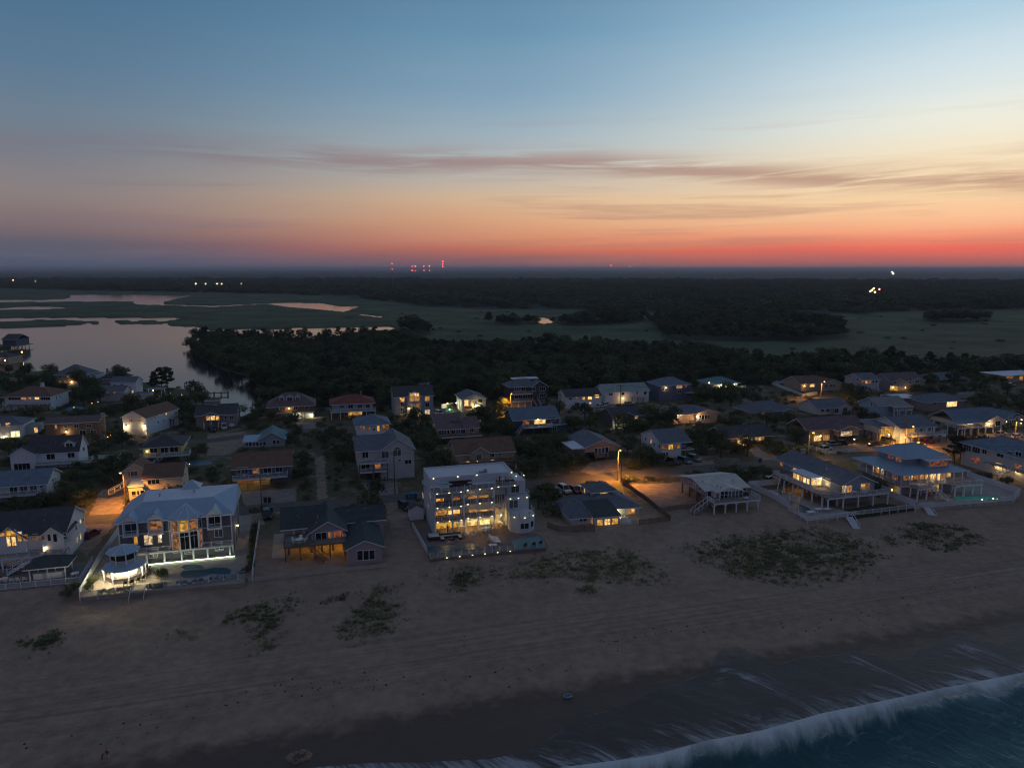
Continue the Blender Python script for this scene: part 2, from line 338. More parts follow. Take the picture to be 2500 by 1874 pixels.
def ground_mat():
    m = bpy.data.materials.new('sand_and_marsh'); m.use_nodes = True; nt = m.node_tree; N = nt.nodes; L = nt.links; b = N['Principled BSDF']
    b.inputs['Specular IOR Level'].default_value = .25
    g = N.new('ShaderNodeNewGeometry')
    rot = N.new('ShaderNodeMapping'); rot.vector_type = 'POINT'; rot.inputs['Rotation'].default_value = (0, 0, -TH); L.new(g.outputs['Position'], rot.inputs[0])
    def at_(nm): a = N.new('ShaderNodeAttribute'); a.attribute_name = nm; return a.outputs['Fac']
    def noise(scale, detail=6, vec=None, rough=.6):
        n = N.new('ShaderNodeTexNoise'); n.inputs['Scale'].default_value = scale; n.inputs['Detail'].default_value = detail; n.inputs['Roughness'].default_value = rough
        L.new(vec or g.outputs['Position'], n.inputs['Vector']); return n.outputs['Fac']
    def ramp(f, a, b_, p0=.35, p1=.65):
        r = N.new('ShaderNodeValToRGB'); L.new(f, r.inputs[0]); r.color_ramp.elements[0].position = p0; r.color_ramp.elements[1].position = p1
        r.color_ramp.elements[0].color = a + (1,); r.color_ramp.elements[1].color = b_ + (1,); return r.outputs[0]
    def mix(f, a, b_):
        x = N.new('ShaderNodeMix'); x.data_type = 'RGBA'; L.new(f, x.inputs[0])
        for k, q in ((6, a), (7, b_)):
            if isinstance(q, tuple): x.inputs[k].default_value = q
            else: L.new(q, x.inputs[k])
        return x.outputs[2]
    def mr(val, a, b_, lo=0.0, hi=1.0):
        n = N.new('ShaderNodeMapRange'); n.interpolation_type = 'SMOOTHSTEP'; L.new(val, n.inputs[0])
        for i, q in enumerate((a, b_, lo, hi)): n.inputs[i+1].default_value = q
        return n.outputs[0]
    def mul(a, b_):
        n = N.new('ShaderNodeMath'); n.operation = 'MULTIPLY'
        for i, q in enumerate((a, b_)):
            if isinstance(q, (int, float)): n.inputs[i].default_value = q
            else: L.new(q, n.inputs[i])
        return n.outputs[0]
    def add(a, b_):
        n = N.new('ShaderNodeMath'); n.operation = 'ADD'
        for i, q in enumerate((a, b_)):
            if isinstance(q, (int, float)): n.inputs[i].default_value = q
            else: L.new(q, n.inputs[i])
        return n.outputs[0]
    sh = at_('shore')
    big = noise(.09, 5); fine = noise(1.7, 9, None, .75); mid = noise(.55, 6)
    sand = mix(fine, ramp(big, (.222, .168, .128), (.335, .258, .196)), ramp(mid, (.205, .156, .120), (.38, .292, .224)))
    # vehicle tracks pressed along the upper beach
    st = N.new('ShaderNodeMapping'); st.inputs['Scale'].default_value = (.012, .9, 1); L.new(rot.outputs[0], st.inputs[0])
    tr = noise(1.6, 7, st.outputs[0], .7)
    track = mul(mr(tr, .52, .60), mul(mr(sh, -44, -34), mr(sh, -20, -29)))
    sand = mix(mul(track, .5), sand, (.165, .132, .11, 1)); band = mul(mr(sh, -41, -37), mr(sh, -24, -29))
    sand = mix(mul(mul(mr(tr, .47, .40), band), .25), sand, (.42, .335, .265, 1))
    # rows of clumped seaweed and damp sand lower down
    wr = noise(.35, 6); damp_edge = add(sh, mul(wr, 9.0))
    damp = mr(damp_edge, -38.5, -43.5)
    sand = mix(mul(damp, .88), sand, (.074, .051, .041, 1))
    # grass between the houses, marsh reeds, woodland floor
    gsel = mul(mr(sh, 6, 30), mr(noise(.12, 6), .30, .50))
    grass = ramp(noise(.9, 6), (.040, .047, .022), (.108, .104, .058))
    c = mix(mul(gsel, .93), sand, grass)
    reed = ramp(noise(.02, 7), (.031, .052, .025), (.100, .134, .066), .32, .68)
    c = mix(at_('marsh'), c, reed)
    c = mix(at_('woods'), c, ramp(noise(.015, 8, None, .75), (.022, .028, .020), (.062, .070, .050), .3, .7))
    L.new(c, b.inputs['Base Color'])
    rg = mr(damp_edge, -40, -45, .95, .5); L.new(rg, b.inputs['Roughness'])
    bp = N.new('ShaderNodeBump'); bp.inputs['Distance'].default_value = .25; bp.inputs['Strength'].default_value = .8
    hgt = add(mul(noise(1.1, 5, None, .7), mr(damp_edge, -46, -36)), mul(tr, .5)); L.new(hgt, bp.inputs['Height']); L.new(bp.outputs[0], b.inputs['Normal'])
    return m
ground = terrain(); ground.data.materials.append(ground_mat())

def water_mat(name, c, rough, sc, strength, stretch=(1, 1, 1), rotz=0.0):
    m = bpy.data.materials.new(name); m.use_nodes = True; nt = m.node_tree; N = nt.nodes; L = nt.links; b = N['Principled BSDF']
    b.inputs['Base Color'].default_value = c + (1,); b.inputs['Roughness'].default_value = rough; b.inputs['IOR'].default_value = 1.33
    g = N.new('ShaderNodeNewGeometry'); mp = N.new('ShaderNodeMapping'); mp.inputs['Scale'].default_value = stretch; mp.inputs['Rotation'].default_value = (0, 0, rotz)
    L.new(g.outputs['Position'], mp.inputs[0])
    n = N.new('ShaderNodeTexNoise'); n.inputs['Scale'].default_value = sc; n.inputs['Detail'].default_value = 4; L.new(mp.outputs[0], n.inputs['Vector'])
    bp = N.new('ShaderNodeBump'); bp.inputs['Strength'].default_value = strength; bp.inputs['Distance'].default_value = .1; L.new(n.outputs['Fac'], bp.inputs['Height'])
    L.new(bp.outputs[0], b.inputs['Normal']); return m
LAGOON = water_mat('lagoon_water', (.016, .020, .024), .10, .6, .12)
def lagoon():
    mb = MB(); mb.poly([at(-260, 1030, -.1) + (-.1,), at(720, 1030, -.1) + (-.1,), at(1500, 800, -.1) + (-.1,), at(1500, 700, -.1) + (-.1,), at(-700, 700, -.1) + (-.1,)])
    return structure(mb.build('lagoon', LAGOON), label='still lagoon reflecting the pale dusk sky')
lagoon()

# --- sea, breaker and swash
SHORE_PX = [(600, 1900), (900, 1872), (1100, 1868), (1350, 1868), (1600, 1836), (1720, 1802), (1850, 1778), (2000, 1735), (2150, 1705), (2300, 1672), (2420, 1650), (2600, 1615)]
sh_uv = sorted(uv_of(*at(px, py, SEA_Z)) for px, py in SHORE_PX)
SU = [q[0] for q in sh_uv]; SV = [q[1] for q in sh_uv]
def shore_v(u): return np.interp(u, SU, SV)
EDGE_PX = [(600, 1880), (1000, 1862), (1200, 1852), (1300, 1830), (1360, 1790), (1410, 1752), (1470, 1738), (1530, 1718), (1580, 1690), (1650, 1668), (1730, 1640), (1745, 1600), (1765, 1582), (1795, 1577), (1825, 1585), (1840, 1602), (1862, 1625), (1880, 1638),
           (1900, 1622), (1950, 1605), (2010, 1600), (2045, 1598), (2065, 1585), (2110, 1592), (2170, 1608), (2225, 1605), (2235, 1585), (2270, 1575), (2330, 1552), (2390, 1558), (2440, 1573), (2480, 1558), (2560, 1535), (2700, 1500)]
e_uv = [uv_of(*at_beach(px, py)[:2]) for px, py in EDGE_PX]
EU = []; EV = []
for q in e_uv:
    if not EU or q[0] > EU[-1] + .15: EU.append(q[0]); EV.append(q[1])
def edge_v(u): return np.maximum(np.interp(u, EU, EV), shore_v(u) + .4)
def foam_mat(name, base, rough, alpha_base, mode):
    """water with drifting foam; the foam is real white froth laid down in torn streaks"""
    m = bpy.data.materials.new(name); m.use_nodes = True; nt = m.node_tree; N = nt.nodes; L = nt.links; b = N['Principled BSDF']
    uvn = N.new('ShaderNodeUVMap'); uvn.uv_map = 'UVMap'; sep = N.new('ShaderNodeSeparateXYZ'); L.new(uvn.outputs[0], sep.inputs[0])   # u along the shore (m), v = metres from the rim
    g = N.new('ShaderNodeNewGeometry'); mp = N.new('ShaderNodeMapping'); mp.inputs['Rotation'].default_value = (0, 0, R(28) if mode == 'swash' else -TH - R(20)); L.new(g.outputs['Position'], mp.inputs[0])
    def noise(sc, st, d=7, rough_=.65, dist=.6):
        m2 = N.new('ShaderNodeMapping'); m2.inputs['Scale'].default_value = st; L.new(mp.outputs[0], m2.inputs[0])
        n = N.new('ShaderNodeTexNoise'); n.inputs['Scale'].default_value = sc; n.inputs['Detail'].default_value = d; n.inputs['Roughness'].default_value = rough_; n.inputs['Distortion'].default_value = dist
        L.new(m2.outputs[0], n.inputs['Vector']); return n.outputs['Fac']
    def M(op, a, c=None, clamp=False):
        n = N.new('ShaderNodeMath'); n.operation = op; n.use_clamp = clamp
        for i, q in enumerate((a, c)):
            if q is None: continue
            if isinstance(q, (int, float)): n.inputs[i].default_value = q
            else: L.new(q, n.inputs[i])
        return n.outputs[0]
    def mr(val, a, b_, lo=0.0, hi=1.0):
        n = N.new('ShaderNodeMapRange'); n.interpolation_type = 'SMOOTHSTEP'; L.new(val, n.inputs[0])
        for i, q in enumerate((a, b_, lo, hi)): n.inputs[i+1].default_value = q
        return n.outputs[0]
    f1 = noise(.55, (1, .28, 1)); f2 = noise(1.9, (1, .5, 1), 5); f3 = noise(.12, (1, 1, 1), 3)
    d = sep.outputs[1]; sa = N.new('ShaderNodeAttribute'); sa.attribute_name = 'tosea'; shd = sa.outputs['Fac']      # metres to the breaker
    def wisp(su, sd, skew, off, detail=8, dist=1.3):
        cb = N.new('ShaderNodeCombineXYZ'); L.new(M('MULTIPLY', M('ADD', sep.outputs[0], M('MULTIPLY', d, skew)), su), cb.inputs[0]); L.new(M('MULTIPLY', d, sd), cb.inputs[1]); cb.inputs[2].default_value = off
        n = N.new('ShaderNodeTexNoise'); n.inputs['Scale'].default_value = 1; n.inputs['Detail'].default_value = detail; n.inputs['Roughness'].default_value = .62; n.inputs['Distortion'].default_value = dist; L.new(cb.outputs[0], n.inputs['Vector']); return n.outputs['Fac']
    if mode == 'swash':
        w1 = wisp(.42, .10, -.75, 1.3); w2 = wisp(1.3, .22, -.75, 4.1)
        W = M('ADD', M('MULTIPLY', w1, .6), M('MULTIPLY', w2, .4)); fans = None
        for (fpx, fpy), wd in (((1880, 1720), 3.2), ((2180, 1645), 5.0), ((2420, 1610), 7.0)):
            u0, v0 = uv_of(*at_beach(fpx, fpy)[:2]); du = M('ADD', M('SUBTRACT', sep.outputs[0], u0), M('MULTIPLY', M('SUBTRACT', d, 6.0), -.7)); g1 = M('POWER', 2.718, M('MULTIPLY', M('MULTIPLY', du, du), -1/(wd*wd))); fans = g1 if fans is None else M('MAXIMUM', fans, g1)
        near = mr(M('SUBTRACT', W, M('MULTIPLY', shd, .034)), .34, .64)
        fan = M('MULTIPLY', mr(M('SUBTRACT', W, M('MULTIPLY', M('SUBTRACT', 1.0, fans), .22)), .42, .62), mr(d, .4, 2.5))
        rim = M('MULTIPLY', M('MULTIPLY', mr(d, .30, .05), mr(f2, .42, .60)), mr(f3, .40, .6))
        veil = M('MULTIPLY', mr(w1, .40, .70), .16)
        foam = M('MAXIMUM', M('MAXIMUM', veil, M('MULTIPLY', rim, .4)), M('MAXIMUM', M('MULTIPLY', near, .7), M('MULTIPLY', fan, .6)))
    else:
        w1 = wisp(.35, .16, .8, 2.2); w2 = wisp(1.1, .40, .8, 7.7); W = M('ADD', M('MULTIPLY', w1, .55), M('MULTIPLY', w2, .45))
        crest = mr(M('SUBTRACT', M('ADD', M('MULTIPLY', wisp(.22, .05, .5, 3.3, 5, .5), .8), M('MULTIPLY', w2, .2)), M('MULTIPLY', d, .085)), .06, .50)
        streak = M('MULTIPLY', M('MULTIPLY', mr(wisp(.22, .45, 1.2, 9.1), .56, .76), mr(d, 40, 4)), .30)
        foam = M('MAXIMUM', crest, streak)
    foam = M('MULTIPLY', foam, .86, True)
    mx = N.new('ShaderNodeMix'); mx.data_type = 'RGBA'; L.new(foam, mx.inputs[0]); mx.inputs[6].default_value = base + (1,); mx.inputs[7].default_value = (.60, .66, .70, 1); L.new(mx.outputs[2], b.inputs['Base Color'])
    L.new(mr(foam, 0, .5, rough, .8), b.inputs['Roughness']); b.inputs['IOR'].default_value = 1.33
    if alpha_base < 1: L.new(mr(foam, 0, .6, alpha_base, .95), b.inputs['Alpha'])
    bp = N.new('ShaderNodeBump'); bp.inputs['Strength'].default_value = .38 if mode == 'sea' else .10; bp.inputs['Distance'].default_value = .25
    L.new(noise(.5, (1, .55, 1), 3), bp.inputs['Height']); L.new(bp.outputs[0], b.inputs['Normal'])
    return m
def sheet_mesh(name, us, vs_of, zf, dist):
    """a strip mesh between two shore curves; UV = (along, metres from the rim)"""
    verts = []; uvs = []; faces = []; nv = None
    for u in us:
        vv = vs_of(u); nv = len(vv)
        for v in vv: x, y = xy_of(u, v); verts.append((x, y, zf(u, v))); uvs.append((u, dist(u, v)))
    for i in range(len(us) - 1):
        for j in range(nv - 1): faces.append((i*nv + j, i*nv + j + 1, (i+1)*nv + j + 1, (i+1)*nv + j)[::-1])
    me = bpy.data.meshes.new(name); me.from_pydata(verts, [], faces); ul = me.uv_layers.new(name='UVMap')
    for lp in me.loops: ul.data[lp.index].uv = uvs[lp.vertex_index]
    at2 = me.attributes.new('tosea', 'FLOAT', 'POINT'); at2.data.foreach_set('value', [float(uv_of(p[0], p[1])[1] - shore_v(uv_of(p[0], p[1])[0])) for p in verts])
    me.polygons.foreach_set('use_smooth', [True]*len(faces)); return me
def sea():
    us = np.arange(-120, 240, .8)
    def zf(u, v):
        d = float(shore_v(u)) - v
        roll = .30*math.exp(-((d - 3.0)/1.9)**2)*(.7 + .35*math.sin(u*.23) + .2*math.sin(u*.71 + 1))             # the small shore break
        swell = .16*math.sin(d*.42 + .6*math.sin(u*.07))*min(1, d/6) + .07*math.sin(u*.55 + d*.9)*min(1, d/5)
        return SEA_Z + roll + swell - (.25 if d < .5 else 0)
    me = sheet_mesh('sea', us, lambda u: shore_v(u) + 1.0 - np.concatenate([np.arange(0, 30, .55), np.geomspace(30, 150, 25)]), zf, lambda u, v: float(shore_v(u)) - v)
    me.materials.append(foam_mat('sea_water', (.008, .055, .064), .12, 1, 'sea')); structure(link('sea', me), label='dark teal sea with foam streaks')
    us = np.arange(-60, 160, .5)
    def vsf(u): a, b_ = float(edge_v(u)), float(shore_v(u)) - 1.5; return np.linspace(a, b_, 26)
    me = sheet_mesh('swash', us, vsf, lambda u, v: float(beach_z(v)) + .05, lambda u, v: float(edge_v(u)) - v)
    me.materials.append(foam_mat('swash_water', (.105, .100, .104), .30, .30, 'swash')); structure(link('swash', me), label='thin sheet of wave water running up the wet sand')
sea()

# --- roads and bare sand lots
ASPH = mat('worn_asphalt', (.105, .095, .088), .9, .25, .25, .2); PALE = mat('sandy_drive', (.25, .20, .16), .95, .35, .5, .3); CONCD = mat('pale_concrete_drive', (.20, .185, .175), .9, .3, .6, .1)
LAWN = mat('dark_lawn', (.045, .058, .026), .95, .3, .4, .5)
def strip_road(name, pts, w, z, m_):
    P = [Vector(at(*p)) for p in pts]; mb = MB(); L_ = []; Rr = []
    Q = []
    for a, b_ in zip(P[:-1], P[1:]):
        for k in range(8): Q.append(a.lerp(b_, k/8))
    Q.append(P[-1])
    for k in range(2): Q = [Q[0]] + [(Q[i-1] + Q[i]*2 + Q[i+1])/4 for i in range(1, len(Q) - 1)] + [Q[-1]]
    for i, q in enumerate(Q):
        d = (Q[min(i+1, len(Q)-1)] - Q[max(i-1, 0)]).normalized(); n = Vector((-d.y, d.x)); j = .25*math.sin(i*1.7)
        L_.append((q.x + n.x*(w/2 + j), q.y + n.y*(w/2 + j), z)); Rr.append((q.x - n.x*(w/2 - j), q.y - n.y*(w/2 - j), z))
    for i in range(len(Q) - 1): mb.poly([Rr[i], Rr[i+1], L_[i+1], L_[i]])
    o = mb.build(name, m_); structure(o); return [(v.x, v.y) for v in Q]
ROADS = []
ROADS.append((strip_road('road', [(-150, 1305), (230, 1268), (500, 1250), (900, 1222), (1300, 1180), (1600, 1152), (1900, 1128), (2200, 1108), (2650, 1066)], 6.4, .024, ASPH), 3.6))
ROADS.append((strip_road('road', [(470, 1080), (640, 1060), (800, 1047), (1000, 1036), (1230, 1023), (1450, 1011), (1640, 1002), (1800, 996), (2100, 984), (2350, 966), (2650, 945)], 6.0, .024, ASPH), 3.4))
ROADS.append((strip_road('road', [(-100, 1110), (120, 1090), (300, 1075), (470, 1080)], 5.5, .020, ASPH), 3.2))
LOTS = []
def lot(pts, name='sandy_ground', m_=PALE, z=.012):
    w0 = wpoly(pts); w = []; rgl = random.Random(int(pts[0][0]))
    for (ax, ay), (bx, by) in zip(w0, w0[1:] + w0[:1]):                 # ragged edges where sand and gravel spill over
        n = max(2, int(math.hypot(bx - ax, by - ay)/1.1))
        for k in range(n): w.append((ax + (bx - ax)*k/n + rgl.gauss(0, .2), ay + (by - ay)*k/n + rgl.gauss(0, .2)))
    LOTS.append(w0); mb = MB(); mb.poly([(x, y, z) for x, y in w])
    if sum((w[i][0]*w[(i+1) % len(w)][1] - w[(i+1) % len(w)][0]*w[i][1]) for i in range(len(w))) < 0: mb.f = [f[::-1] for f in mb.f]
    return structure(mb.build(name, m_))
lot([(1530, 1182), (1690, 1178), (1745, 1185), (1760, 1252), (1640, 1262), (1560, 1215)])
lot([(1460, 1165), (1530, 1140), (1545, 1120), (1500, 1120), (1440, 1128), (1420, 1150)])
lot([(586, 1200), (720, 1192), (725, 1222), (600, 1236)], 'driveway', CONCD)
lot([(770, 1120), (790, 1110), (800, 1215), (775, 1222)], 'path')
lot([(880, 1170), (965, 1168), (975, 1208), (905, 1212)], 'driveway', CONCD)
lot([(940, 1225), (985, 1222), (1004, 1285), (1002, 1312), (966, 1316), (950, 1280)], 'path')
lot([(505, 1062), (600, 1052), (610, 1078), (560, 1110), (505, 1112)], 'driveway', PALE)
lot([(720, 1030), (770, 1032), (772, 1045), (735, 1048)], 'driveway', CONCD)
lot([(1655, 1130), (1740, 1122), (1750, 1140), (1650, 1150)], 'driveway', PALE)
lot([(1830, 1100), (1850, 1092), (1900, 1125), (1860, 1128)], 'driveway', CONCD)
lot([(1855, 1150), (1905, 1146), (1912, 1172), (1868, 1178)], 'driveway', CONCD)
lot([(2000, 1090), (2150, 1082), (2160, 1100), (2010, 1106)], 'driveway', PALE)
lot([(2170, 1080), (2345, 1068), (2360, 1090), (2180, 1100)], 'driveway', PALE)
lot([(2370, 1060), (2500, 1055), (2500, 1078), (2380, 1080)], 'driveway', PALE)
lot([(245, 1195), (300, 1190), (300, 1258), (215, 1262)], 'driveway', PALE)
lot([(1810, 975), (1830, 970), (1850, 996), (1822, 1000)], 'driveway', PALE)
lot([(2335, 957), (2430, 955), (2420, 970), (2340, 972)], 'driveway', CONCD)
lot([(1575, 985), (1600, 985), (1640, 1000), (1600, 1003)], 'driveway', CONCD)
lot([(1400, 990), (1500, 988), (1510, 1003), (1420, 1010)], 'driveway', CONCD)
lot([(600, 1255), (650, 1250), (645, 1280), (605, 1285)], 'driveway', PALE)
lot([(195, 1265), (300, 1262), (235, 1330), (205, 1360), (190, 1320)], 'driveway', PALE)
# ------------------------------------------------------------------ house kit
FOOT = []                                              # footprints (world rectangles) that planting keeps clear of
WIN_CACHE = {}
def win_mesh(w, h, nx, ny, arch=False):
    key = (round(w, 1), round(h, 1), nx, ny, arch)
    if key in WIN_CACHE: return WIN_CACHE[key]
    w, h = max(.3, key[0]), max(.3, key[1]); t = min(.10, w*.12); fr = MB(); d = .09
    fr.box(-t, 0, -d, 0, -t, h + t); fr.box(w, w + t, -d, 0, -t, h + t); fr.box(0, w, -d, 0, h, h + t); fr.box(0, w, -d - .04, 0, -t, 0)
    for k in range(1, nx): fr.box(w*k/nx - t*.35, w*k/nx + t*.35, -d*.7, 0, 0, h)
    for k in range(1, ny): fr.box(0, w, -d*.6, 0, h*k/ny - .025, h*k/ny + .025)
    pn = MB(); pn.poly([(0, -.03, 0), (w, -.03, 0), (w, -.03, h), (0, -.03, h)])
    if arch:
        n = 8; pts = [(w/2 + w/2*math.cos(math.pi*k/n), -.03, h + t + w*.28*math.sin(math.pi*k/n)) for k in range(n + 1)]
        pn.poly(pts); fr.poly([(p[0]*1.08 - w*.04, -.02, (p[2] - h)*1.15 + h) for p in pts])
    me = fr.mesh('window', TRIM); WIN_CACHE[key] = (me, pn); return WIN_CACHE[key]
PANE_CACHE = {}
class House:
    def __init__(s, name, label, cat, view, FL, XR, rot=None, depth=10, wall='white', roof='slate', z0=0.0, group='houses of the beach village', keep=True):
        s.view = view; s.z0 = z0
        x, y = FL[1:] if FL[0] == 'xy' else at(*px_of(view, *FL), z0); s.o = Vector((x, y)); s.th = TH if rot is None else R(rot)
        s.root = empty(name, (x, y, z0), s.th); tag(s.root, label, cat, group); s.label = label
        s.ux = Vector((math.cos(s.th), math.sin(s.th))); s.uy = Vector((-math.sin(s.th), math.cos(s.th)))
        s.depth = depth; s.wall = WALL.get(wall, wall) if isinstance(wall, str) else wall; s.roofm = ROOF[roof] if isinstance(roof, str) else roof
        s.W = s.fx(XR) if XR is not None else 10.0
        if keep: s.keep(-1, s.W + 1, -1.5, depth + 1)
    def keep(s, x0, x1, y0, y1):
        FOOT.append([tuple(s.o + s.ux*a + s.uy*b) for a, b in ((x0, y0), (x1, y0), (x1, y1), (x0, y1))])
    def fx(s, X, y=0.0, view=None):
        """local x where the sight line's column meets the line at depth y"""
        px = px_of(view or s.view, X, 0)[0]; k = (px - 1250)/FPX
        # column plane: x = k * D with D = Y*cp + CAM_H*sp (ground level)
        o = s.o + s.uy*y; f = lambda t: (o.x + s.ux.x*t) - k*((o.y + s.ux.y*t)*cp + (CAM_H - s.z0)*sp_)
        a, b = f(0), f(1); return -a/(b - a)
    def q(s, X, Y, y=0.0, view=None):
        """local (x, z) on the wall plane at depth y"""
        r = Vector(ray(*px_of(view or s.view, X, Y))); o = s.o + s.uy*y; n = s.uy
        t = (o.x*n.x + o.y*n.y)/(r.x*n.x + r.y*n.y); p = r*t; d = Vector((p.x, p.y)) - s.o
        return d.dot(s.ux), CAM_H + p.z - s.z0
    def sd(s, X, Y, x, view=None):
        """local (y, z) on the side-wall plane at x"""
        r = Vector(ray(*px_of(view or s.view, X, Y))); o = s.o + s.ux*x; n = s.ux
        t = (o.x*n.x + o.y*n.y)/(r.x*n.x + r.y*n.y); p = r*t; d = Vector((p.x, p.y)) - s.o
        return d.dot(s.uy), CAM_H + p.z - s.z0
    def g(s, X, Y, z=0.0, view=None):
        """local (x, y) of a point seen at height z"""
        d = Vector(at(*px_of(view or s.view, X, Y), z + s.z0)) - s.o; return d.dot(s.ux), d.dot(s.uy)
    # --- parts
    def block(s, x0, x1, y0, y1, z0, z1, wall=None, gable=None, rise=2.0, name='wall'):
        mb = MB(); mb.box(x0, x1, y0, y1, z0, z1)
        if gable == 'x': ym = (y0 + y1)/2; [mb.poly(p) for p in ([(x0, y0, z1), (x0, ym, z1 + rise), (x0, y1, z1)], [(x1, y0, z1), (x1, y1, z1), (x1, ym, z1 + rise)])]
        if gable == 'y': xm = (x0 + x1)/2; [mb.poly(p) for p in ([(x0, y0, z1), (x1, y0, z1), (xm, y0, z1 + rise)], [(x0, y1, z1), (xm, y1, z1 + rise), (x1, y1, z1)])]
        return mb.build(name, WALL[wall] if isinstance(wall, str) else (wall or s.wall), s.root)
    def gable(s, x0, x1, y0, y1, z, rise, axis='x', over=.5, m=None, t=.2, trim=True, parent=None, name='roof'):
        if axis == 'x': P = lambda a, b, c: (a, b, c); a0, a1, b0, b1 = x0, x1, y0, y1
        else: P = lambda a, b, c: (b, a, c); a0, a1, b0, b1 = y0, y1, x0, x1
        bm = (b0 + b1)/2; sl = rise/((b1 - b0)/2); A0, A1 = a0 - over, a1 + over; B0, B1 = b0 - over, b1 + over; ze = z - over*sl
        mb = MB(); T = lambda a, b, zz: (P(a, b, zz + t)); Bt = lambda a, b, zz: P(a, b, zz)
        e = [(B0, ze), (bm, z + rise), (B1, ze)]
        for (p, zp), (q, zq) in zip(e[:-1], e[1:]):
            mb.poly([T(A0, p, zp), T(A1, p, zp), T(A1, q, zq), T(A0, q, zq)], 0); mb.poly([Bt(A0, p, zp), Bt(A0, q, zq), Bt(A1, q, zq), Bt(A1, p, zp)], 1)
            for A in (A0, A1): mb.poly([Bt(A, p, zp), T(A, p, zp), T(A, q, zq), Bt(A, q, zq)], 1)
        for B, zz in (e[0], e[2]): mb.poly([Bt(A0, B, zz), Bt(A1, B, zz), T(A1, B, zz), T(A0, B, zz)], 1)
        o = mb.build(name, [m or s.roofm, TRIM], parent or s.root)
        if parent is None and a1 - a0 > 5:
            MB().bar(P(A0, bm, z + rise + t), P(A1, bm, z + rise + t), .07).build('ridge_cap', m or s.roofm, o); rv = random.Random(int(a1*97 + z*31))
            for _ in range(2): a_ = rv.uniform(a0 + .8, a1 - .8); f_ = rv.uniform(.25, .7); b_ = b0 + (bm - b0)*f_; MB().lathe([(.09, 0), (.09, .55), (.15, .55), (.15, .66)], 7, P(a_, b_, 0)[:2]).build('vent_pipe', STEEL, o).location = (0, 0, z + rise*f_ + t*.5)
        return o
    def hip(s, x0, x1, y0, y1, z, rise, over=.6, m=None, t=.2, run=None, name='roof', ridge=True):
        X0, X1, Y0, Y1 = x0 - over, x1 + over, y0 - over, y1 + over; half = min(X1 - X0, Y1 - Y0)/2; run = half*.98 if run is None else run
        z = z - over*rise/max(run, .1)*.5
        if X1 - X0 >= Y1 - Y0: r = [(X0 + run, (Y0+Y1)/2), (X1 - run, (Y0+Y1)/2)]
        else: r = [((X0+X1)/2, Y0 + run), ((X0+X1)/2, Y1 - run)]
        mb = MB(); E = [(X0, Y0), (X1, Y0), (X1, Y1), (X0, Y1)]; zt = z + t; R0 = r[0] + (z + rise + t,); R1 = r[1] + (z + rise + t,); e3 = [p + (zt,) for p in E]
        if X1 - X0 >= Y1 - Y0: F = [[e3[0], e3[1], R1, R0], [e3[1], e3[2], R1], [e3[2], e3[3], R0, R1], [e3[3], e3[0], R0]]
        else: F = [[e3[0], e3[1], R0], [e3[1], e3[2], R1, R0], [e3[2], e3[3], R1], [e3[3], e3[0], R0, R1]]
        for f in F: mb.poly(f, 0)
        for k in range(4): a, b = E[k], E[(k+1) % 4]; mb.poly([a + (z,), b + (z,), b + (zt,), a + (zt,)], 1)
        mb.poly([p + (z,) for p in E][::-1], 1)
        o = mb.build(name, [m or s.roofm, TRIM], s.root)
        if ridge:
            rd = MB(); rd.bar(R0, R1, .09)
            for k, c in enumerate(e3):
                tgt = min((R0, R1), key=lambda p: (p[0]-c[0])**2 + (p[1]-c[1])**2); rd.bar(c, tgt, .07)
            rd.build('ridge_cap', m or s.roofm, o)
        return o
    def flat(s, x0, x1, y0, y1, z, t=.25, over=.4, m=None, tilt=0.0, name='roof'):
        mb = MB(); X0, X1, Y0, Y1 = x0 - over, x1 + over, y0 - over, y1 + over
        p = [(X0, Y0, z - tilt), (X1, Y0, z - tilt), (X1, Y1, z), (X0, Y1, z)]; tp = [(a, b, c + t) for a, b, c in p]
        mb.poly(tp, 0); mb.poly(p[::-1], 1)
        for k in range(4): mb.poly([p[k], p[(k+1) % 4], tp[(k+1) % 4], tp[k]], 1)
        return mb.build(name, [m or s.roofm, TRIM], s.root)
    def win_at(s, x, z, w, h, kind='d', y=0.0, face='f', nx=None, ny=1, arch=False, name='window', parent=None):
        nx = nx if nx else (1 if w < 1.1 else 2 if w < 2.2 else 3 if w < 3.4 else 4); me, pn = win_mesh(w, h, nx, ny, arch)
        o = link(name, me, parent or s.root)
        if face == 'f': o.location = (x, y - .01, z)
        elif face == 'l': o.location = (y - .01, x + w, z); o.rotation_euler = (0, 0, -math.pi/2)        # x = local y of the near edge
        else: o.location = (y + .01, x, z); o.rotation_euler = (0, 0, math.pi/2)
        hs = int(x*7.3 + z*13.7 + s.o.x*3.1 if hasattr(s, 'o') else 0); kind = (('w', 'w1', 'w2')[hs % 3] if kind == 'w' else ('b', 'b1')[hs % 2] if kind == 'b' else ('d', 'd', 'd1')[hs % 3] if kind == 'd' else kind)
        k = (round(w, 1), round(h, 1), arch, kind)
        if k not in PANE_CACHE: PANE_CACHE[k] = pn.mesh('pane', PANE[kind])
        link('pane', PANE_CACHE[k], o); return o
    def wins(s, lst, y=0.0, view=None, **kw):
        for X0, Y0, X1, Y1, kind in lst:
            x0, z1 = s.q(X0, Y0, y, view); x1, z0 = s.q(X1, Y1, y, view)
            s.win_at(x0, z0, x1 - x0, z1 - z0, kind, y, **kw)
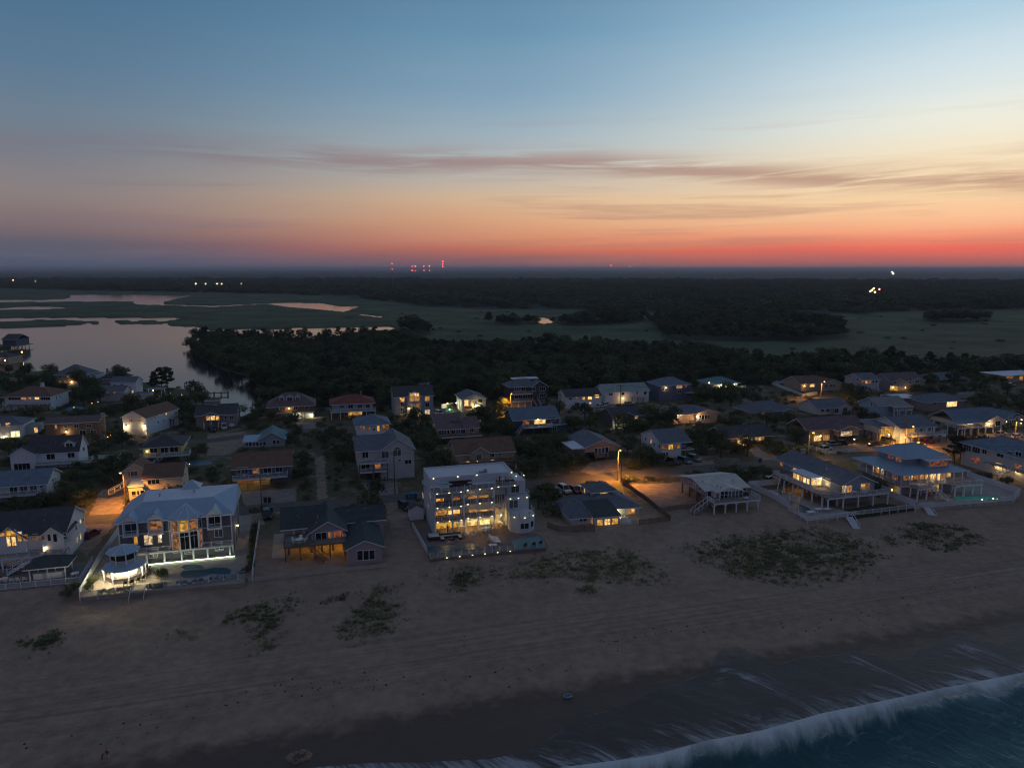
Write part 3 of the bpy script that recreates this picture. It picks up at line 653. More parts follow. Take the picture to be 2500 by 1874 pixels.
    def swins(s, lst, x, face, view=None, **kw):
        for X0, Y0, X1, Y1, kind in lst:
            a, z1 = s.sd(X0, Y0, x, view); b, z0 = s.sd(X1, Y1, x, view); a, b = min(a, b), max(a, b)
            zt = s.sd((X0+X1)/2, Y0, x, view)[1]; zb = s.sd((X0+X1)/2, Y1, x, view)[1]
            s.win_at(a, zb, b - a, zt - zb, kind, x, face, **kw)
    def door(s, x, z, w=1.0, h=2.1, m=None, y=0.0, name='door'):
        mb = MB(); mb.box(-.08, w + .08, -.06, 0, 0, h + .08, 0); mb.box(0, w, -.09, -.06, .02, h, 1)
        o = mb.build(name, [TRIM, m or WALL['offwhite']], s.root); o.location = (x, y - .005, z)
        k = MB(); k.box(w*.86, w*.92, -.14, -.09, h*.47, h*.51); kk = k.build('handle', STEEL, o); return o
    def garage(s, x, z, w, h=2.2, m=None, y=0.0):
        mb = MB(); mb.box(-.1, w + .1, -.05, 0, 0, h + .12, 0)
        o = mb.build('garage_door', [TRIM], s.root); o.location = (x, y - .005, z)
        for k in range(4): p = MB(); p.box(0, w, -.09, -.05, h*k/4 + .02, h*(k+1)/4 - .02); p.build('panel', m or WALL['offwhite'], o)
        return o
    def rail(s, pts, z, h=1.0, m=None, mid=True, name='railing', step=1.8, balus=.16):
        mb = MB()
        for a, b in zip(pts[:-1], pts[1:]):
            a, b = Vector((a[0], a[1], z)), Vector((b[0], b[1], z)); n = max(1, round((b - a).length/step))
            up = Vector((0, 0, h)); mb.bar(a + up, b + up, .05); mb.bar(a + Vector((0, 0, .12)), b + Vector((0, 0, .12)), .035)
            for k in range(n + 1): p = a.lerp(b, k/n); mb.bar(p, p + Vector((0, 0, h + .08)), .06)
            if mid:
                nb = int((b - a).length/balus)
                for k in range(nb): p = a.lerp(b, (k + .5)/nb); mb.bar(p + Vector((0, 0, .12)), p + up, .018, n=3)
        return mb.build(name, m or RAIL, s.root)
    def deck(s, x0, x1, y0, y1, z, posts=True, m=None, t=.25, rail=None, rm=None, edge=None, hr=1.0, pm=None, step=3.0):
        mb = MB(); mb.box(x0, x1, y0, y1, z - t, z, 0); o = mb.build('deck', [m or DECK], s.root)
        e = MB(); e.box(x0 - .04, x1 + .04, y0 - .04, y0 - .003, z - t - .05, z + .02); e.build('fascia_board', edge or RAIL, o)
        if posts:
            n = max(1, round((x1 - x0)/step)); pme = MB(); pme.box(-.13, .13, -.13, .13, 0, z - t); pmesh = pme.mesh('piling', pm or WOOD)
            for k in range(n + 1): link('piling', pmesh, s.root, (x0 + .2 + (x1 - x0 - .4)*k/n, y0 + .2, 0))
        if rail: s.rail(rail, z, hr, rm)
        return o
    def pilings(s, x0, x1, y0, y1, z, nx=4, ny=3, m=None, r=.16):
        pme = MB(); pme.box(-r, r, -r, r, 0, z); pmesh = pme.mesh('piling', m or WOOD)
        for i in range(nx):
            for j in range(ny): link('piling', pmesh, s.root, (x0 + .3 + (x1 - x0 - .6)*i/(nx-1), y0 + .3 + (y1 - y0 - .6)*j/max(1, ny-1), 0))
    def stairs(s, a, b, w=1.1, m=None, rm=None, name='stairs'):
        """a: (x,y,z) top, b: bottom"""
        a, b = Vector(a), Vector(b); n = max(3, round(abs(a.z - b.z)/.2)); d = b - a; side = Vector((-d.y, d.x, 0)); side = side.normalized()*w/2 if side.length else Vector((w/2, 0, 0)); mb = MB()
        for k in range(n):
            p = a.lerp(b, (k + .5)/n); q = a.lerp(b, (k + 1.2)/n); hh = Vector((0, 0, .03))
            mb.poly([p - side + hh, q.xyz*0 + Vector((q.x, q.y, p.z)) - side + hh, Vector((q.x, q.y, p.z)) + side + hh, p + side + hh])
            mb.poly([p - side - hh, p + side - hh, Vector((q.x, q.y, p.z)) + side - hh, Vector((q.x, q.y, p.z)) - side - hh])
        for sg in (-1, 1): mb.bar(a + side*sg, b + side*sg, .09)
        o = mb.build(name, m or DECK, s.root); r = MB()
        for sg in (-1, 1):
            r.bar(a + side*sg + Vector((0, 0, 1)), b + side*sg + Vector((0, 0, 1)), .05)
            for k in range(5): p = a.lerp(b, k/4) + side*sg; r.bar(p, p + Vector((0, 0, 1.05)), .05)
        r.build('handrail', rm or RAIL, o); return o
    def chimney(s, x, y, z0, z1, w=.9, m=None, roof=None):
        mb = MB(); mb.box(x - w/2, x + w/2, y - w/2, y + w/2, z0, z1, 0); mb.box(x - w/2 - .08, x + w/2 + .08, y - w/2 - .08, y + w/2 + .08, z1, z1 + .15, 1)
        return mb.build('chimney', [m or s.wall, CONC], roof or s.root)
    def vent(s, x, y, z, roof):
        mb = MB(); mb.lathe([(.12, 0), (.12, .5), (.2, .5), (.2, .6)], 8, (x, y)); o = mb.build('vent_pipe', STEEL, roof); o.location = (0, 0, z); return o
    def dormer(s, x, w, y, z, h, dep, wall=None, kind='d', m=None, rise=.8):
        mb = MB(); mb.box(x - w/2, x + w/2, y, y + dep, z, z + h); mb.poly([(x - w/2, y, z + h), (x + w/2, y, z + h), (x, y, z + h + rise)])
        o = mb.build('dormer', WALL[wall] if isinstance(wall, str) else (wall or s.wall), s.root)
        s.gable(x - w/2, x + w/2, y, y + dep, z + h, rise, 'y', .3, m, .14, parent=o, name='dormer_roof')
        s.win_at(x - w*.3, z + h*.15, w*.6, h*.75, kind, y, parent=o); return o
    def lamp(s, x, y, z, power=60, bulb=None, color=(1, .62, .26), r=.16, name='porch_light'):
        mb = MB(); mb.lathe([(.02, -r), (r*.8, -r*.6), (r, 0), (r*.8, r*.6), (.02, r)], 8); mb.lathe([(r*.9, r*.9), (r*1.15, r*.95), (r*.3, r*1.5)], 8, mi=1)
        mb.box(-.03, .03, 0, .35, r*1.0, r*1.2, 1)
        o = mb.build(name, [bulb or BULB_W, STEEL], s.root); o.location = (x, y, z)
        if power:
            l = bpy.data.lights.new('lamp', 'POINT'); l.energy = power; l.color = color; l.shadow_soft_size = .12; lo = bpy.data.objects.new('lamp', l); col.objects.link(lo); lo.parent = o; lo.location = (0, -r*1.6, -r*.4)
        return o
    def lampP(s, X, Y, power=60, y=-.45, view=None, **k):
        x, z = s.q(X, Y, y, view); return s.lamp(x, y, z, power, **k)
# ------------------------------------------------------------------ the village, house by house
def std(h, X_eave, Y_eave, rise=2.2, axis='x', x0=0.0, x1=None, over=.5, zb=0.0, kind='gable', wall=None, ev=None, dep=None, y0=0.0, m=None):
    """a main block with one roof; eave height read off the photo"""
    x1 = h.W if x1 is None else x1; dep = h.depth if dep is None else dep
    z = ev if ev is not None else h.q(X_eave, Y_eave, y0)[1]
    h.block(x0, x1, y0, y0 + dep, zb, z, wall, axis if kind == 'gable' else None, rise); h.z = z
    h.roof = h.gable(x0, x1, y0, y0 + dep, z, rise, axis, over, m) if kind == 'gable' else h.hip(x0, x1, y0, y0 + dep, z, rise, over, m)
    return z
def lower(h, z, x0=.6, x1=None, y0=1.2, y1=None, wall='taupe'):
    h.block(x0, (h.W - .6) if x1 is None else x1, y0, (h.depth - .4) if y1 is None else y1, 0, z, wall)

# -- far left, along the lagoon
h = House('cottage', 'low grey-roofed cottage with a white railed deck, cut by the left edge above the thicket', 'house', 'a', (-150, 500), 515, depth=10, wall='offwhite', roof='blue')
z = std(h, 515, 262, 2.3, 'x', zb=2.5); lower(h, 2.5, wall='offwhite'); h.deck(-1, h.fx(440), -2.6, 0, 2.55, rail=[(-1, -2.55), (h.fx(440), -2.55), (h.fx(440) + 1.2, -.1)])
h.wins([(105, 298, 190, 366, 'd'), (215, 292, 300, 362, 'd'), (322, 288, 400, 356, 'd'), (430, 285, 480, 340, 'd')]); h.swins([(560, 215, 580, 245, 'd'), (590, 200, 605, 225, 'd')], h.W, 'r')
h = House('house', 'white house with a steep dark roof, one small dormer and a wrap-around deck', 'house', 'A', (125, 1380), 845, depth=9, wall='white', roof='dark')
x1 = h.fx(390); zg = h.q(200, 1195)[1]; h.block(0, x1, 0, 7, 0, zg, None, 'y', 1.9); h.gable(0, x1, 0, 7, zg, 1.9, 'y', .35)
zz = h.q(700, 1160, 1.5)[1]; h.block(x1 + .01, h.W, 1.5, 9.5, 0, zz, None, 'x', 3.6); h.gable(x1 - 2, h.W, 1.5, 9.5, zz, 3.6, 'x', .35); h.dormer(h.fx(740), 2.6, 2.6, zz + .5, 1.7, 3)
h.deck(x1, h.W + 3.4, -.8, 1.5, zz - 2.7, rail=[(x1, -.75), (h.W + .2, -.75), (h.W + 3.4, .6), (h.W + 3.4, 2.2)], edge=RAIL)
h.wins([(500, 1178, 595, 1238, 'd'), (728, 1168, 808, 1218, 'd')], 1.5); h.wins([(150, 1290, 330, 1345, 'd')], nx=4); h.swins([(890, 1110, 912, 1150, 'd')], h.W, 'r')
h = House('long_house', 'long brown two-storey house with one amber porch lamp and a tall chimney at its right end', 'house', 'A', (495, 995), 1075, depth=9, wall='brown', roof='mauve')
z = std(h, 700, 852, 1.3, 'x', over=.4); h.chimney(h.W + .5, 3.5, 0, z + 2.0, 1.0, WALL['tan']); h.wins([(592, 872, 618, 910, 'w'), (690, 880, 730, 905, 'd'), (800, 868, 850, 900, 'd'), (930, 862, 990, 900, 'd'), (860, 930, 930, 990, 'd'), (980, 925, 1040, 985, 'd')]); h.lampP(715, 945, 170)
h = House('white_house', 'white hip-roofed house at the left edge with a bright open garage', 'house', 'A', (-170, 1020), 250, depth=11, wall='white', roof='slate')
z = std(h, 200, 872, 2.2, kind='hip'); h.wins([(60, 850, 115, 886, 'w'), (-60, 860, 10, 890, 'w')]); x0, z1 = h.q(115, 940); x1_, z0 = h.q(222, 1016); h.win_at(x0, 0.02, x1_ - x0, z1, 'g', nx=2, name='lit_garage_opening'); h.lampP(40, 1000, 90, bulb=BULB_C)
h.block(h.W + .02, h.W + 3.6, 3, 8, 0, 2.9, 'offwhite'); h.flat(h.W, h.W + 3.6, 3, 8, 2.9, over=.2, m=ROOF['grey']); h.win_at(h.W + 2.4, .6, 1.0, 1.7, 'b', 3)
h = House('house', 'white raised house with a broad brown hip roof, a chimney and lit porch windows', 'house', 'A', (65, 715), 555, rot=4, depth=13, wall='white', roof='brown')
z = std(h, 300, 563, 3.2, kind='hip', over=1.0); h.chimney(h.fx(480, 6), 6, z, z + 4.4, 1.1, WALL['offwhite'], h.roof)
h.wins([(90, 572, 220, 600, 'd'), (230, 566, 285, 596, 'w'), (308, 566, 340, 592, 'w'), (375, 560, 425, 594, 'b'), (440, 560, 545, 600, 'd')]); h.swins([(600, 540, 612, 600, 'd'), (640, 530, 650, 580, 'd')], h.W, 'r'); h.stairs((2.5, -1.2, z - 2.8), (.2, -3.2, .1)); h.deck(0, h.W, -1.6, 0, z - 2.7, rail=[(0, -1.55), (h.W, -1.55)])
h = House('house', 'tall tan house with a dark hip roof standing on the lagoon shore behind trees', 'house', 'A', (605, 432), 905, rot=0, depth=12, wall='tan', roof='slate')
z = std(h, 700, 330, 4.2, kind='hip', over=.7); h.wins([(725, 332, 746, 356, 'w'), (815, 326, 838, 346, 'w'), (640, 345, 665, 365, 'd'), (625, 395, 660, 418, 'o'), (690, 392, 720, 415, 'o')]); h.lampP(770, 405, 120)
h.block(h.W + .02, h.W + 4, 3, 11, 0, z - .5, 'white'); h.flat(h.W, h.W + 4, 3, 11, z - .5, over=.4, m=ROOF['slate'])
h = House('house', 'dark low-roofed house half hidden by trees at the water', 'house', 'A', (1085, 425), 1300, rot=0, depth=11, wall='taupe', roof='greenblack')
z = std(h, 1200, 372, 3.0, kind='hip', over=.6); h.chimney(h.fx(1170, 6), 6, z, z + 4, .8, None, h.roof); h.wins([(1120, 378, 1140, 395, 'd'), (1180, 376, 1200, 392, 'd')])
h = House('house', 'stepped white house with slate roofs and a tall side gable by the lagoon lawn', 'house', 'A', (1090, 615), 1345, rot=2, depth=12, wall='grey', roof='slate')
z = std(h, 1200, 508, 1.7, 'x', dep=7); h.block(h.fx(1210, 6), h.W + 2.2, 6, 12, 0, z + 3.0, 'white', 'x', 1.8); h.gable(h.fx(1210, 6), h.W + 2.2, 6, 12, z + 3.0, 1.8, 'x', .4)
h.wins([(1152, 514, 1172, 530, 'o'), (1230, 514, 1250, 530, 'o')]); h.wins([(1225, 432, 1250, 446, 'd'), (1300, 430, 1330, 446, 'd')], 6); h.swins([(1420, 498, 1442, 525, 'w')], h.W + 2.2, 'r')
h.block(h.W + 2.3, h.W + 9, 3, 7, 0, 2.5, 'offwhite'); h.flat(h.W + 2.3, h.W + 9, 3, 7, 2.5, m=ROOF['slate']); h.flat(h.W + 6, h.W + 12, 8, 12, 3.6, .12, m=ROOF['metal2'], name='awning'); h.pilings(h.W + 6, h.W + 12, 8, 12, 3.6, 2, 2, TRIM, .1); h.lamp(h.W + 8, 9, 3.0, 50)
h = House('shed', 'small yellow shed with a blue door on the far left lawn', 'shed', 'A', (107, 402), 258, rot=-4, depth=5, wall='yellow', roof='dark')
z = std(h, 180, 365, .9, 'x', over=.25); h.door(h.fx(195), .02, 1.2, 2.2, mat('blue_door', (.05, .22, .42), .5)); h.wins([(158, 372, 172, 384, 'd')])
h = House('house', 'white gable-front house with a brown roof and two bright lamps on its front', 'house', 'A', (1335, 972), 1588, rot=-10, depth=17, wall='mauve', roof='brown')
z = h.q(1400, 790)[1]; h.block(0, h.W, 0, 17, 0, z, 'white', 'y', 2.2); h.gable(0, h.W, 0, 17, z, 2.2, 'y', .5); h.wins([(1392, 796, 1430, 836, 'o'), (1485, 796, 1520, 836, 'o')]); h.lampP(1350, 890, 260); h.lampP(1556, 886, 260); h.garage(h.W*.36, 0, h.W*.5, 2.1)
h.swins([(1720, 748, 1736, 768, 'w'), (1784, 732, 1800, 762, 'w'), (1660, 770, 1675, 790, 'd'), (1700, 830, 1715, 850, 'd'), (1760, 815, 1775, 835, 'd'), (1820, 800, 1835, 820, 'd')], h.W, 'r'); h.deck(h.W + .02, h.W + 1.6, 12, 17, z - 2.5, rail=[(h.W + .05, 12), (h.W + 1.55, 12), (h.W + 1.55, 17)])
h = House('house', 'yellow raised house with a dark hip roof, a white deck and a diagonal stair', 'house', 'A', (1560, 1295), 1965, depth=11, wall='yellow', roof='dark')
z = std(h, 1750, 1102, 2.4, kind='hip', over=.9, zb=2.5); lower(h, 2.5, wall='darkgrey'); h.deck(-.5, h.W + 2.5, -2.2, 0, 2.55, rail=[(-.5, -2.15), (h.W*.35, -2.15)]); h.rail([(h.W*.55, -2.15), (h.W + 2.5, -2.15), (h.W + 2.5, 0)], 2.55); h.stairs((h.W*.6, -2.4, 2.5), (h.W*.25, -3.4, .1), rm=RAIL)
h.wins([(1620, 1112, 1700, 1166, 'd'), (1736, 1112, 1815, 1172, 'd'), (1835, 1110, 1925, 1165, 'd')]); h.vent(h.fx(1850, 5), 5, z + 2.0, h.roof); h.lamp(1.0, -.4, 3.8, 0)
h = House('house', 'peach stucco house with a brown roof and a pale blue porch roof, lit by the street lamp', 'house', 'a', (1400, 462), 1970, depth=10, wall='cream', roof='brown')
x0 = h.fx(1555); z = h.q(1700, 205, 1)[1]; h.block(x0, h.W, 1, 10, 0, z, None, 'x', 2.3); h.gable(x0, h.W, 1, 10, z, 2.3, 'x', .45); h.wins([(1592, 212, 1726, 264, 'd'), (1612, 330, 1726, 366, 'd')], 1, nx=3)
zp = h.q(1470, 300)[1]; h.block(0, x0 - .02, 0, 6, 0, zp); h.flat(0, x0 - .05, 0, 6, zp + .5, .2, .3, ROOF['metal'], .5); h.wins([(1420, 346, 1468, 388, 'd'), (1480, 342, 1502, 386, 'd'), (1515, 338, 1562, 378, 'd')])
h.block(-2.6, 2.6, 7.5, 14, 0, h.q(1450, 125, 7.5)[1], 'beige', 'y', 1.7); h.gable(-2.6, 2.6, 7.5, 14, h.q(1450, 125, 7.5)[1], 1.7, 'y', .4); h.wins([(1385, 135, 1400, 185, 'd'), (1410, 135, 1485, 180, 'd')], 7.5); h.stairs((-.4, 5, 3.4), (-5.2, 3.4, 1.2), 1.2); h.swins([(1990, 150, 2005, 175, 'd')], h.W, 'r')
# -- second street, left to centre
h = House('house', 'dark-roofed house with a little roof tower and a lit gabled bay, beside the lagoon tip', 'house', 'B', (-90, 735), 345, depth=11, wall='taupe', roof='dark')
z = std(h, 250, 578, 2.6, 'x', zb=0); x1 = h.fx(165); h.block(h.fx(-10), x1, -1.5, 1, 2.6, z + .1, None, 'y', 1.0); h.gable(h.fx(-10), x1, -1.5, 1, z + .1, 1.0, 'y', .35); h.wins([(15, 598, 60, 640, 'w'), (66, 596, 112, 640, 'b'), (120, 596, 156, 638, 'w')], -1.5); h.pilings(h.fx(-10), x1, -1.5, .5, 2.6, 3, 1, TRIM)
a, b = h.fx(25, 5), h.fx(175, 5); h.block(a, b, 5, 8, z + 1, z + 4.1, None); h.flat(a, b, 5, 8, z + 4.1, m=ROOF['dark'], name='tower_roof'); h.wins([(95, 480, 135, 494, 'w')], 5); h.wins([(210, 600, 240, 630, 'd'), (270, 600, 310, 630, 'd')])
h = House('house', 'brown hip-roofed house with three white dormers, a porch lamp and two garage lights', 'house', 'B', (690, 640), 1185, depth=12, wall='brown', roof='mauve')
z = std(h, 900, 490, 4.2, kind='hip', over=.8); [h.dormer(h.fx(X, 2.2), w, 2.2, z + 1.0, 2.0, 3, 'offwhite', rise=.7) for X, w in ((842, 1.9), (925, 2.8), (1010, 1.9))]
h.deck(0, h.W, -1.8, 0, 2.7, rail=[(0, -1.75), (h.W, -1.75)], rm=mat('brown_rail', (.22, .17, .14)), pm=WOOD); h.lampP(910, 516, 110, bulb=BULB_O, color=(1, .5, .15)); h.lampP(990, 585, 240, bulb=BULB_C, color=(1, .85, .5), r=.22); h.lampP(1160, 590, 170, bulb=BULB_C, color=(1, .85, .5)); h.garage(h.fx(1060), 0, 3.6, 2.2); h.garage(h.fx(945), 0, 3.2, 2.2)
h.wins([(770, 500, 810, 535, 'd'), (835, 500, 870, 535, 'd'), (960, 495, 1000, 530, 'd'), (1080, 495, 1130, 525, 'd')])
h = House('stilt_house', 'stilt house with a red hip roof, a white gallery and an amber-lit carport', 'house', 'B', (1385, 628), 1818, depth=11, wall='paleblue', roof='red')
z = std(h, 1600, 463, 2.5, kind='hip', over=1.0, zb=2.9); h.deck(-.8, h.W + .8, -2.2, 0, 2.9, rail=[(-.8, -2.15), (h.W + .8, -2.15)], pm=TRIM); h.pilings(0, h.W, 1, h.depth, 2.9, 5, 3); h.chimney(h.fx(1695, 6), 6, z, z + 3.4, .5, STEEL, h.roof)
h.wins([(1460, 475, 1500, 512, 'd'), (1550, 475, 1600, 512, 'd'), (1650, 475, 1700, 512, 'd'), (1740, 475, 1780, 512, 'd')]); a, b = h.fx(1545, 4), h.fx(1705, 4); h.block(a, b, 4, 9, 0, 2.85, 'tan'); h.win_at(a + .2, .3, b - a - .4, 2.2, 'y', 4, nx=4, name='glowing_carport_pane'); h.lamp((a + b)/2, 3, 2.5, 90)  # glowing pane paints the lamplight on the carport's back wall
h = House('cottage', 'single-storey cottage with a teal roof and a lighter blue roof over its window row', 'house', 'B', (425, 948), 865, depth=10, wall='bluegrey', roof='teal')
a = h.fx(585); z = h.q(720, 850)[1]; h.block(a, h.W, 0, 10, 0, z, None, 'y', 2.2); h.gable(a, h.W, 0, 10, z, 2.2, 'y', .5); h.block(0, a - .02, 0, 5, 0, h.q(500, 882)[1]); h.flat(0, a, 0, 5, h.q(500, 882)[1] + 1.0, .18, .3, ROOF['metal'], .9)
h.wins([(440 + k*38, 886 - k*2, 468 + k*38, 922 - k*2, 'd') for k in range(6)] + [(735, 860, 765, 896, 'd'), (778, 858, 806, 894, 'd')])
h = House('blue_house', 'dark blue house with a broad brown roof, a white balcony of chairs and an amber-lit porch below', 'house', 'B', (320, 1368), 935, depth=11, wall='slateblue', roof='brown')
z = std(h, 600, 1146, 2.5, 'x', zb=2.6, over=.6); lower(h, 2.6, x0=h.fx(720), x1=h.W, wall='slateblue'); lower(h, 2.6, x0=.4, x1=h.fx(535), y0=2, wall='brown')
h.deck(0, h.fx(900), -2.4, 0, 2.65, rail=[(0, -2.35), (h.fx(900), -2.35), (h.fx(900), 0)], edge=RAIL); h.wins([(345, 1155, 385, 1215, 'd'), (395, 1155, 465, 1215, 'd'), (515, 1148, 590, 1210, 'o'), (630, 1142, 718, 1205, 'd'), (765, 1135, 840, 1195, 'd')])
a, b = h.fx(540, 2), h.fx(700, 2); h.block(a, b, 2.4, 6, 0, 2.55, 'tan'); h.win_at(a + .2, .9, 1.9, 1.5, 'y', 2.4); h.win_at(a + 2.6, .9, 1.2, 1.4, 'y', 2.4); h.lamp(a + .8, 1.2, 2.3, 110, color=(1, .55, .15)); h.lamp(2.2, .6, 2.3, 120, color=(1, .5, .12), bulb=BULB_O)
h.rail([(a, .6), (b, .6)], 0, 1.0); AD = [(h, x) for x in (1.0, 2.6, 5, 6.4, 8.4, 9.8)]; BLUE_H = h
h = House('house', 'white house with a blue hip roof, orange-lit doors and a deck with stairs', 'house', 'B', (1600, 918), 1990, depth=10, wall='white', roof='blue')
z = std(h, 1800, 690, 2.4, kind='hip', over=.8, zb=2.7, x0=h.fx(1650)); lower(h, 2.7, x0=h.fx(1660), wall='bluegrey'); h.deck(-1.2, h.W, -2.0, 0, 2.7, rail=[(-1.2, 4), (-1.2, -1.95), (h.fx(1760), -1.95)]); h.stairs((h.fx(1760), -2.2, 2.7), (h.fx(1860), -3.4, .1))
h.wins([(1680, 700, 1728, 745, 'o'), (1766, 705, 1786, 760, 'o'), (1860, 705, 1890, 760, 'y'), (1915, 688, 1990, 738, 'o'), (1815, 730, 1835, 750, 'd')]); h.win_at(h.fx(1680), .5, 1.8, 1.7, 'w', 1.2); h.win_at(h.fx(1605), .4, 1.6, 1.8, 'd', 1.2)
h = House('house', 'big grey house with a front gable, two stacked decks on its left and a car parked beneath', 'house', 'B', (1660, 1295), 2262, depth=13, wall='grey', roof='slate')
a = h.fx(1900); zl = h.q(1780, 972)[1]; h.block(0, a, 0, 13, 2.6, zl, None, 'x', 2.6); h.gable(-.3, a + 3, 0, 13, zl, 2.6, 'x', .4); zr = h.q(2150, 965)[1]; h.block(a + .02, h.W, -.6, 12, 0, zl, None, 'y', 2.9); h.gable(a + .02, h.W, -.6, 12, zl, 2.9, 'y', .5); h.pilings(0, a, 0, 10, 2.6, 4, 3)
h.deck(0, a + 1.8, -2.8, -.62, h.q(1800, 1105, -2.8)[1], rail=[(0, -2.75), (a + 1.8, -2.75)], step=3.2); h.deck(0, a + 1.8, -2.6, -.62, h.q(1800, 1200, -2.6)[1], rail=[(0, -2.55), (a + 1.8, -2.55)], posts=False); h.wins([(1700, 988, 1766, 1046, 'd'), (1690, 1118, 1780, 1170, 'd'), (1835, 1110, 1930, 1160, 'o')])
h.wins([(2042, 965, 2118, 1026, 'd')], -.6, arch=True); h.wins([(1908, 985, 1985, 1050, 'd'), (2085, 1065, 2120, 1082, 'd'), (2160, 1070, 2230, 1110, 'd')], -.6)
# -- second street, centre
h = House('house', 'blue three-storey house with a big lit window under its front gable', 'house', 'C', (-160, 602), 258, depth=11, wall='bluegrey', roof='dark')
z = std(h, 200, 376, 3.0, 'x', over=.5); a, b = h.fx(-30), h.fx(130); h.block(a, b, -1.0, 4, 0, z, None, 'y', 2.0); h.gable(a, b, -1.0, 5, z, 2.0, 'y', .35); h.wins([(0, 388, 50, 434, 'w'), (55, 386, 105, 434, 'w'), (2, 352, 46, 380, 'w'), (52, 350, 100, 380, 'b'), (55, 462, 104, 505, 'o'), (60, 530, 106, 580, 'w')], -1.0)
h.wins([(-106, 398, -56, 440, 'w'), (-95, 450, -62, 500, 'd'), (-95, 515, -62, 570, 'd'), (165, 382, 214, 432, 'w'), (170, 455, 212, 500, 'd'), (165, 532, 218, 576, 'w')]); h.lampP(-8, 520, 120, -1.4, bulb=BULB_O, color=(1, .55, .16), r=.3); h.lampP(88, 592, 120, -1.5); 
r_ = h.rail([(h.fx(100, 8), 6), (h.W - .6, 6), (h.W - .6, 8)], z + 2.9, .9, name='roof_deck_railing')
h = House('cottage', 'beige gable-front cottage with a glowing green-lit side wall and a small lit pool terrace', 'house', 'C', (570, 562), 822, depth=12, wall='cream', roof='slate')
z = h.q(700, 412)[1]; h.block(0, h.W, 0, 12, 0, z, None, 'y', 1.7); h.gable(0, h.W, 0, 12, z, 1.7, 'y', .6); h.wins([(590, 426, 638, 486, 'b'), (666, 422, 690, 446, 'w'), (740, 420, 780, 450, 'd')]); h.lampP(716, 486, 280, bulb=BULB_C, color=(1, .85, .4), r=.24); h.swins([(520, 420, 535, 520, 'g')], 0, 'l'); h.lamp(-1.6, 4, 3.2, 150, BULB_C, (.9, 1, .6))
mb = MB(); mb.poly([(h.W*.08, -2.6, 1.9), (h.W*.38, -2.6, 1.9), (h.W*.38, 0, 2.5), (h.W*.08, 0, 2.5)]); mb.build('red_awning', mat('red_canvas', (.42, .04, .05)), h.root)
POOL_C2 = h
h = House('house', 'charcoal three-storey house with white balconies and a pale flat roof deck', 'house', 'C', (1095, 512), 1490, depth=11, wall='charcoal', roof='slate')
z = h.q(1200, 290)[1]; a = h.fx(1320); h.block(-.02, a, 1.6, 11, 0, z); h.block(a + .02, h.W, 0, 11, 0, z, None, 'y', 2.2); h.gable(a, h.W, 0, 9, z, 2.2, 'y', .4); rf = h.hip(-.2, a + 4, 1.6, 11, z, 2.6, .5); h.flat(h.fx(1115, 6), h.fx(1390, 6), 6, 10, z + 2.3, .3, .1, ROOF['flat'], name='roof_deck')
h.deck(0, a, -.6, 1.6, h.q(1200, 362, -.6)[1], posts=False, rail=[(0, -.55), (a, -.55)]); h.deck(0, a, -.6, 1.6, h.q(1200, 440, -.6)[1], rail=[(0, -.55), (a, -.55)], pm=TRIM); h.block(0, a, .8, 1.55, 0, h.q(1200, 450, .8)[1], 'mauve', name='garage_wall')
h.wins([(1402, 282, 1464, 322, 'd'), (1402, 356, 1462, 396, 'd'), (1402, 430, 1460, 456, 'd'), (1325, 290, 1360, 325, 'd')]); h.wins([(1130, 290, 1200, 325, 'd'), (1205, 288, 1250, 322, 'd'), (1130, 370, 1200, 405, 'd'), (1220, 368, 1300, 405, 'd')], 1.6); h.stairs((h.fx(1350), -.4, 3), (h.fx(1370), -4, .1), 2.2)
h = House('house', 'white two-storey house with a dark roof and four lit windows', 'house', 'C', (1690, 520), 2066, depth=10, wall='white', roof='dark')
z = std(h, 1850, 388, 2.2, 'x', over=.4); h.wins([(1866, 386, 1890, 420, 'w'), (1925, 382, 1968, 418, 'b'), (2000, 368, 2044, 400, 'b'), (1936, 446, 1960, 472, 'w'), (1795, 392, 1815, 412, 'o'), (1720, 395, 1750, 420, 'd'), (1785, 455, 1825, 485, 'd')]); h.door(h.fx(1870), .02, 1.1, 2.2, mat('red_door', (.30, .04, .03)))
h = House('house', 'navy house with a blue-grey roof, a white porch rail and two brightly lit windows', 'house', 'C', (1120, 795), 1610, depth=11, wall='navy', roof='blue')
z = std(h, 1350, 630, 3.0, 'x', zb=2.4, over=.5); lower(h, 2.4, wall='navy'); h.deck(h.fx(1215), h.fx(1520), -2.2, 0, 2.45, rail=[(h.fx(1215), 0), (h.fx(1215), -2.15), (h.fx(1520), -2.15), (h.fx(1520), 0)]); h.wins([(1350, 638, 1402, 682, 'b'), (1410, 636, 1466, 680, 'b'), (1225, 642, 1290, 685, 'o'), (1528, 605, 1572, 650, 'd')]); h.stairs((h.fx(1215), -1.2, 2.4), (h.fx(1130), -3, .1)); h.lamp(h.fx(1380), -.6, 4.6, 60)
h.block(h.W - 4, h.W + 2.5, -1.8, 5, 0, 2.7, 'navy', name='annex'); h.flat(h.W - 4, h.W + 2.5, -1.8, 5, 2.7, m=ROOF['blue']); h.win_at(h.W - 2.9, .6, 1.4, 1.6, 'd', -1.8)
h = House('house', 'tan house with skylights in a brown roof, a row of white windows and a chimney', 'house', 'C', (300, 880), 748, depth=11, wall='tan', roof='mauve')
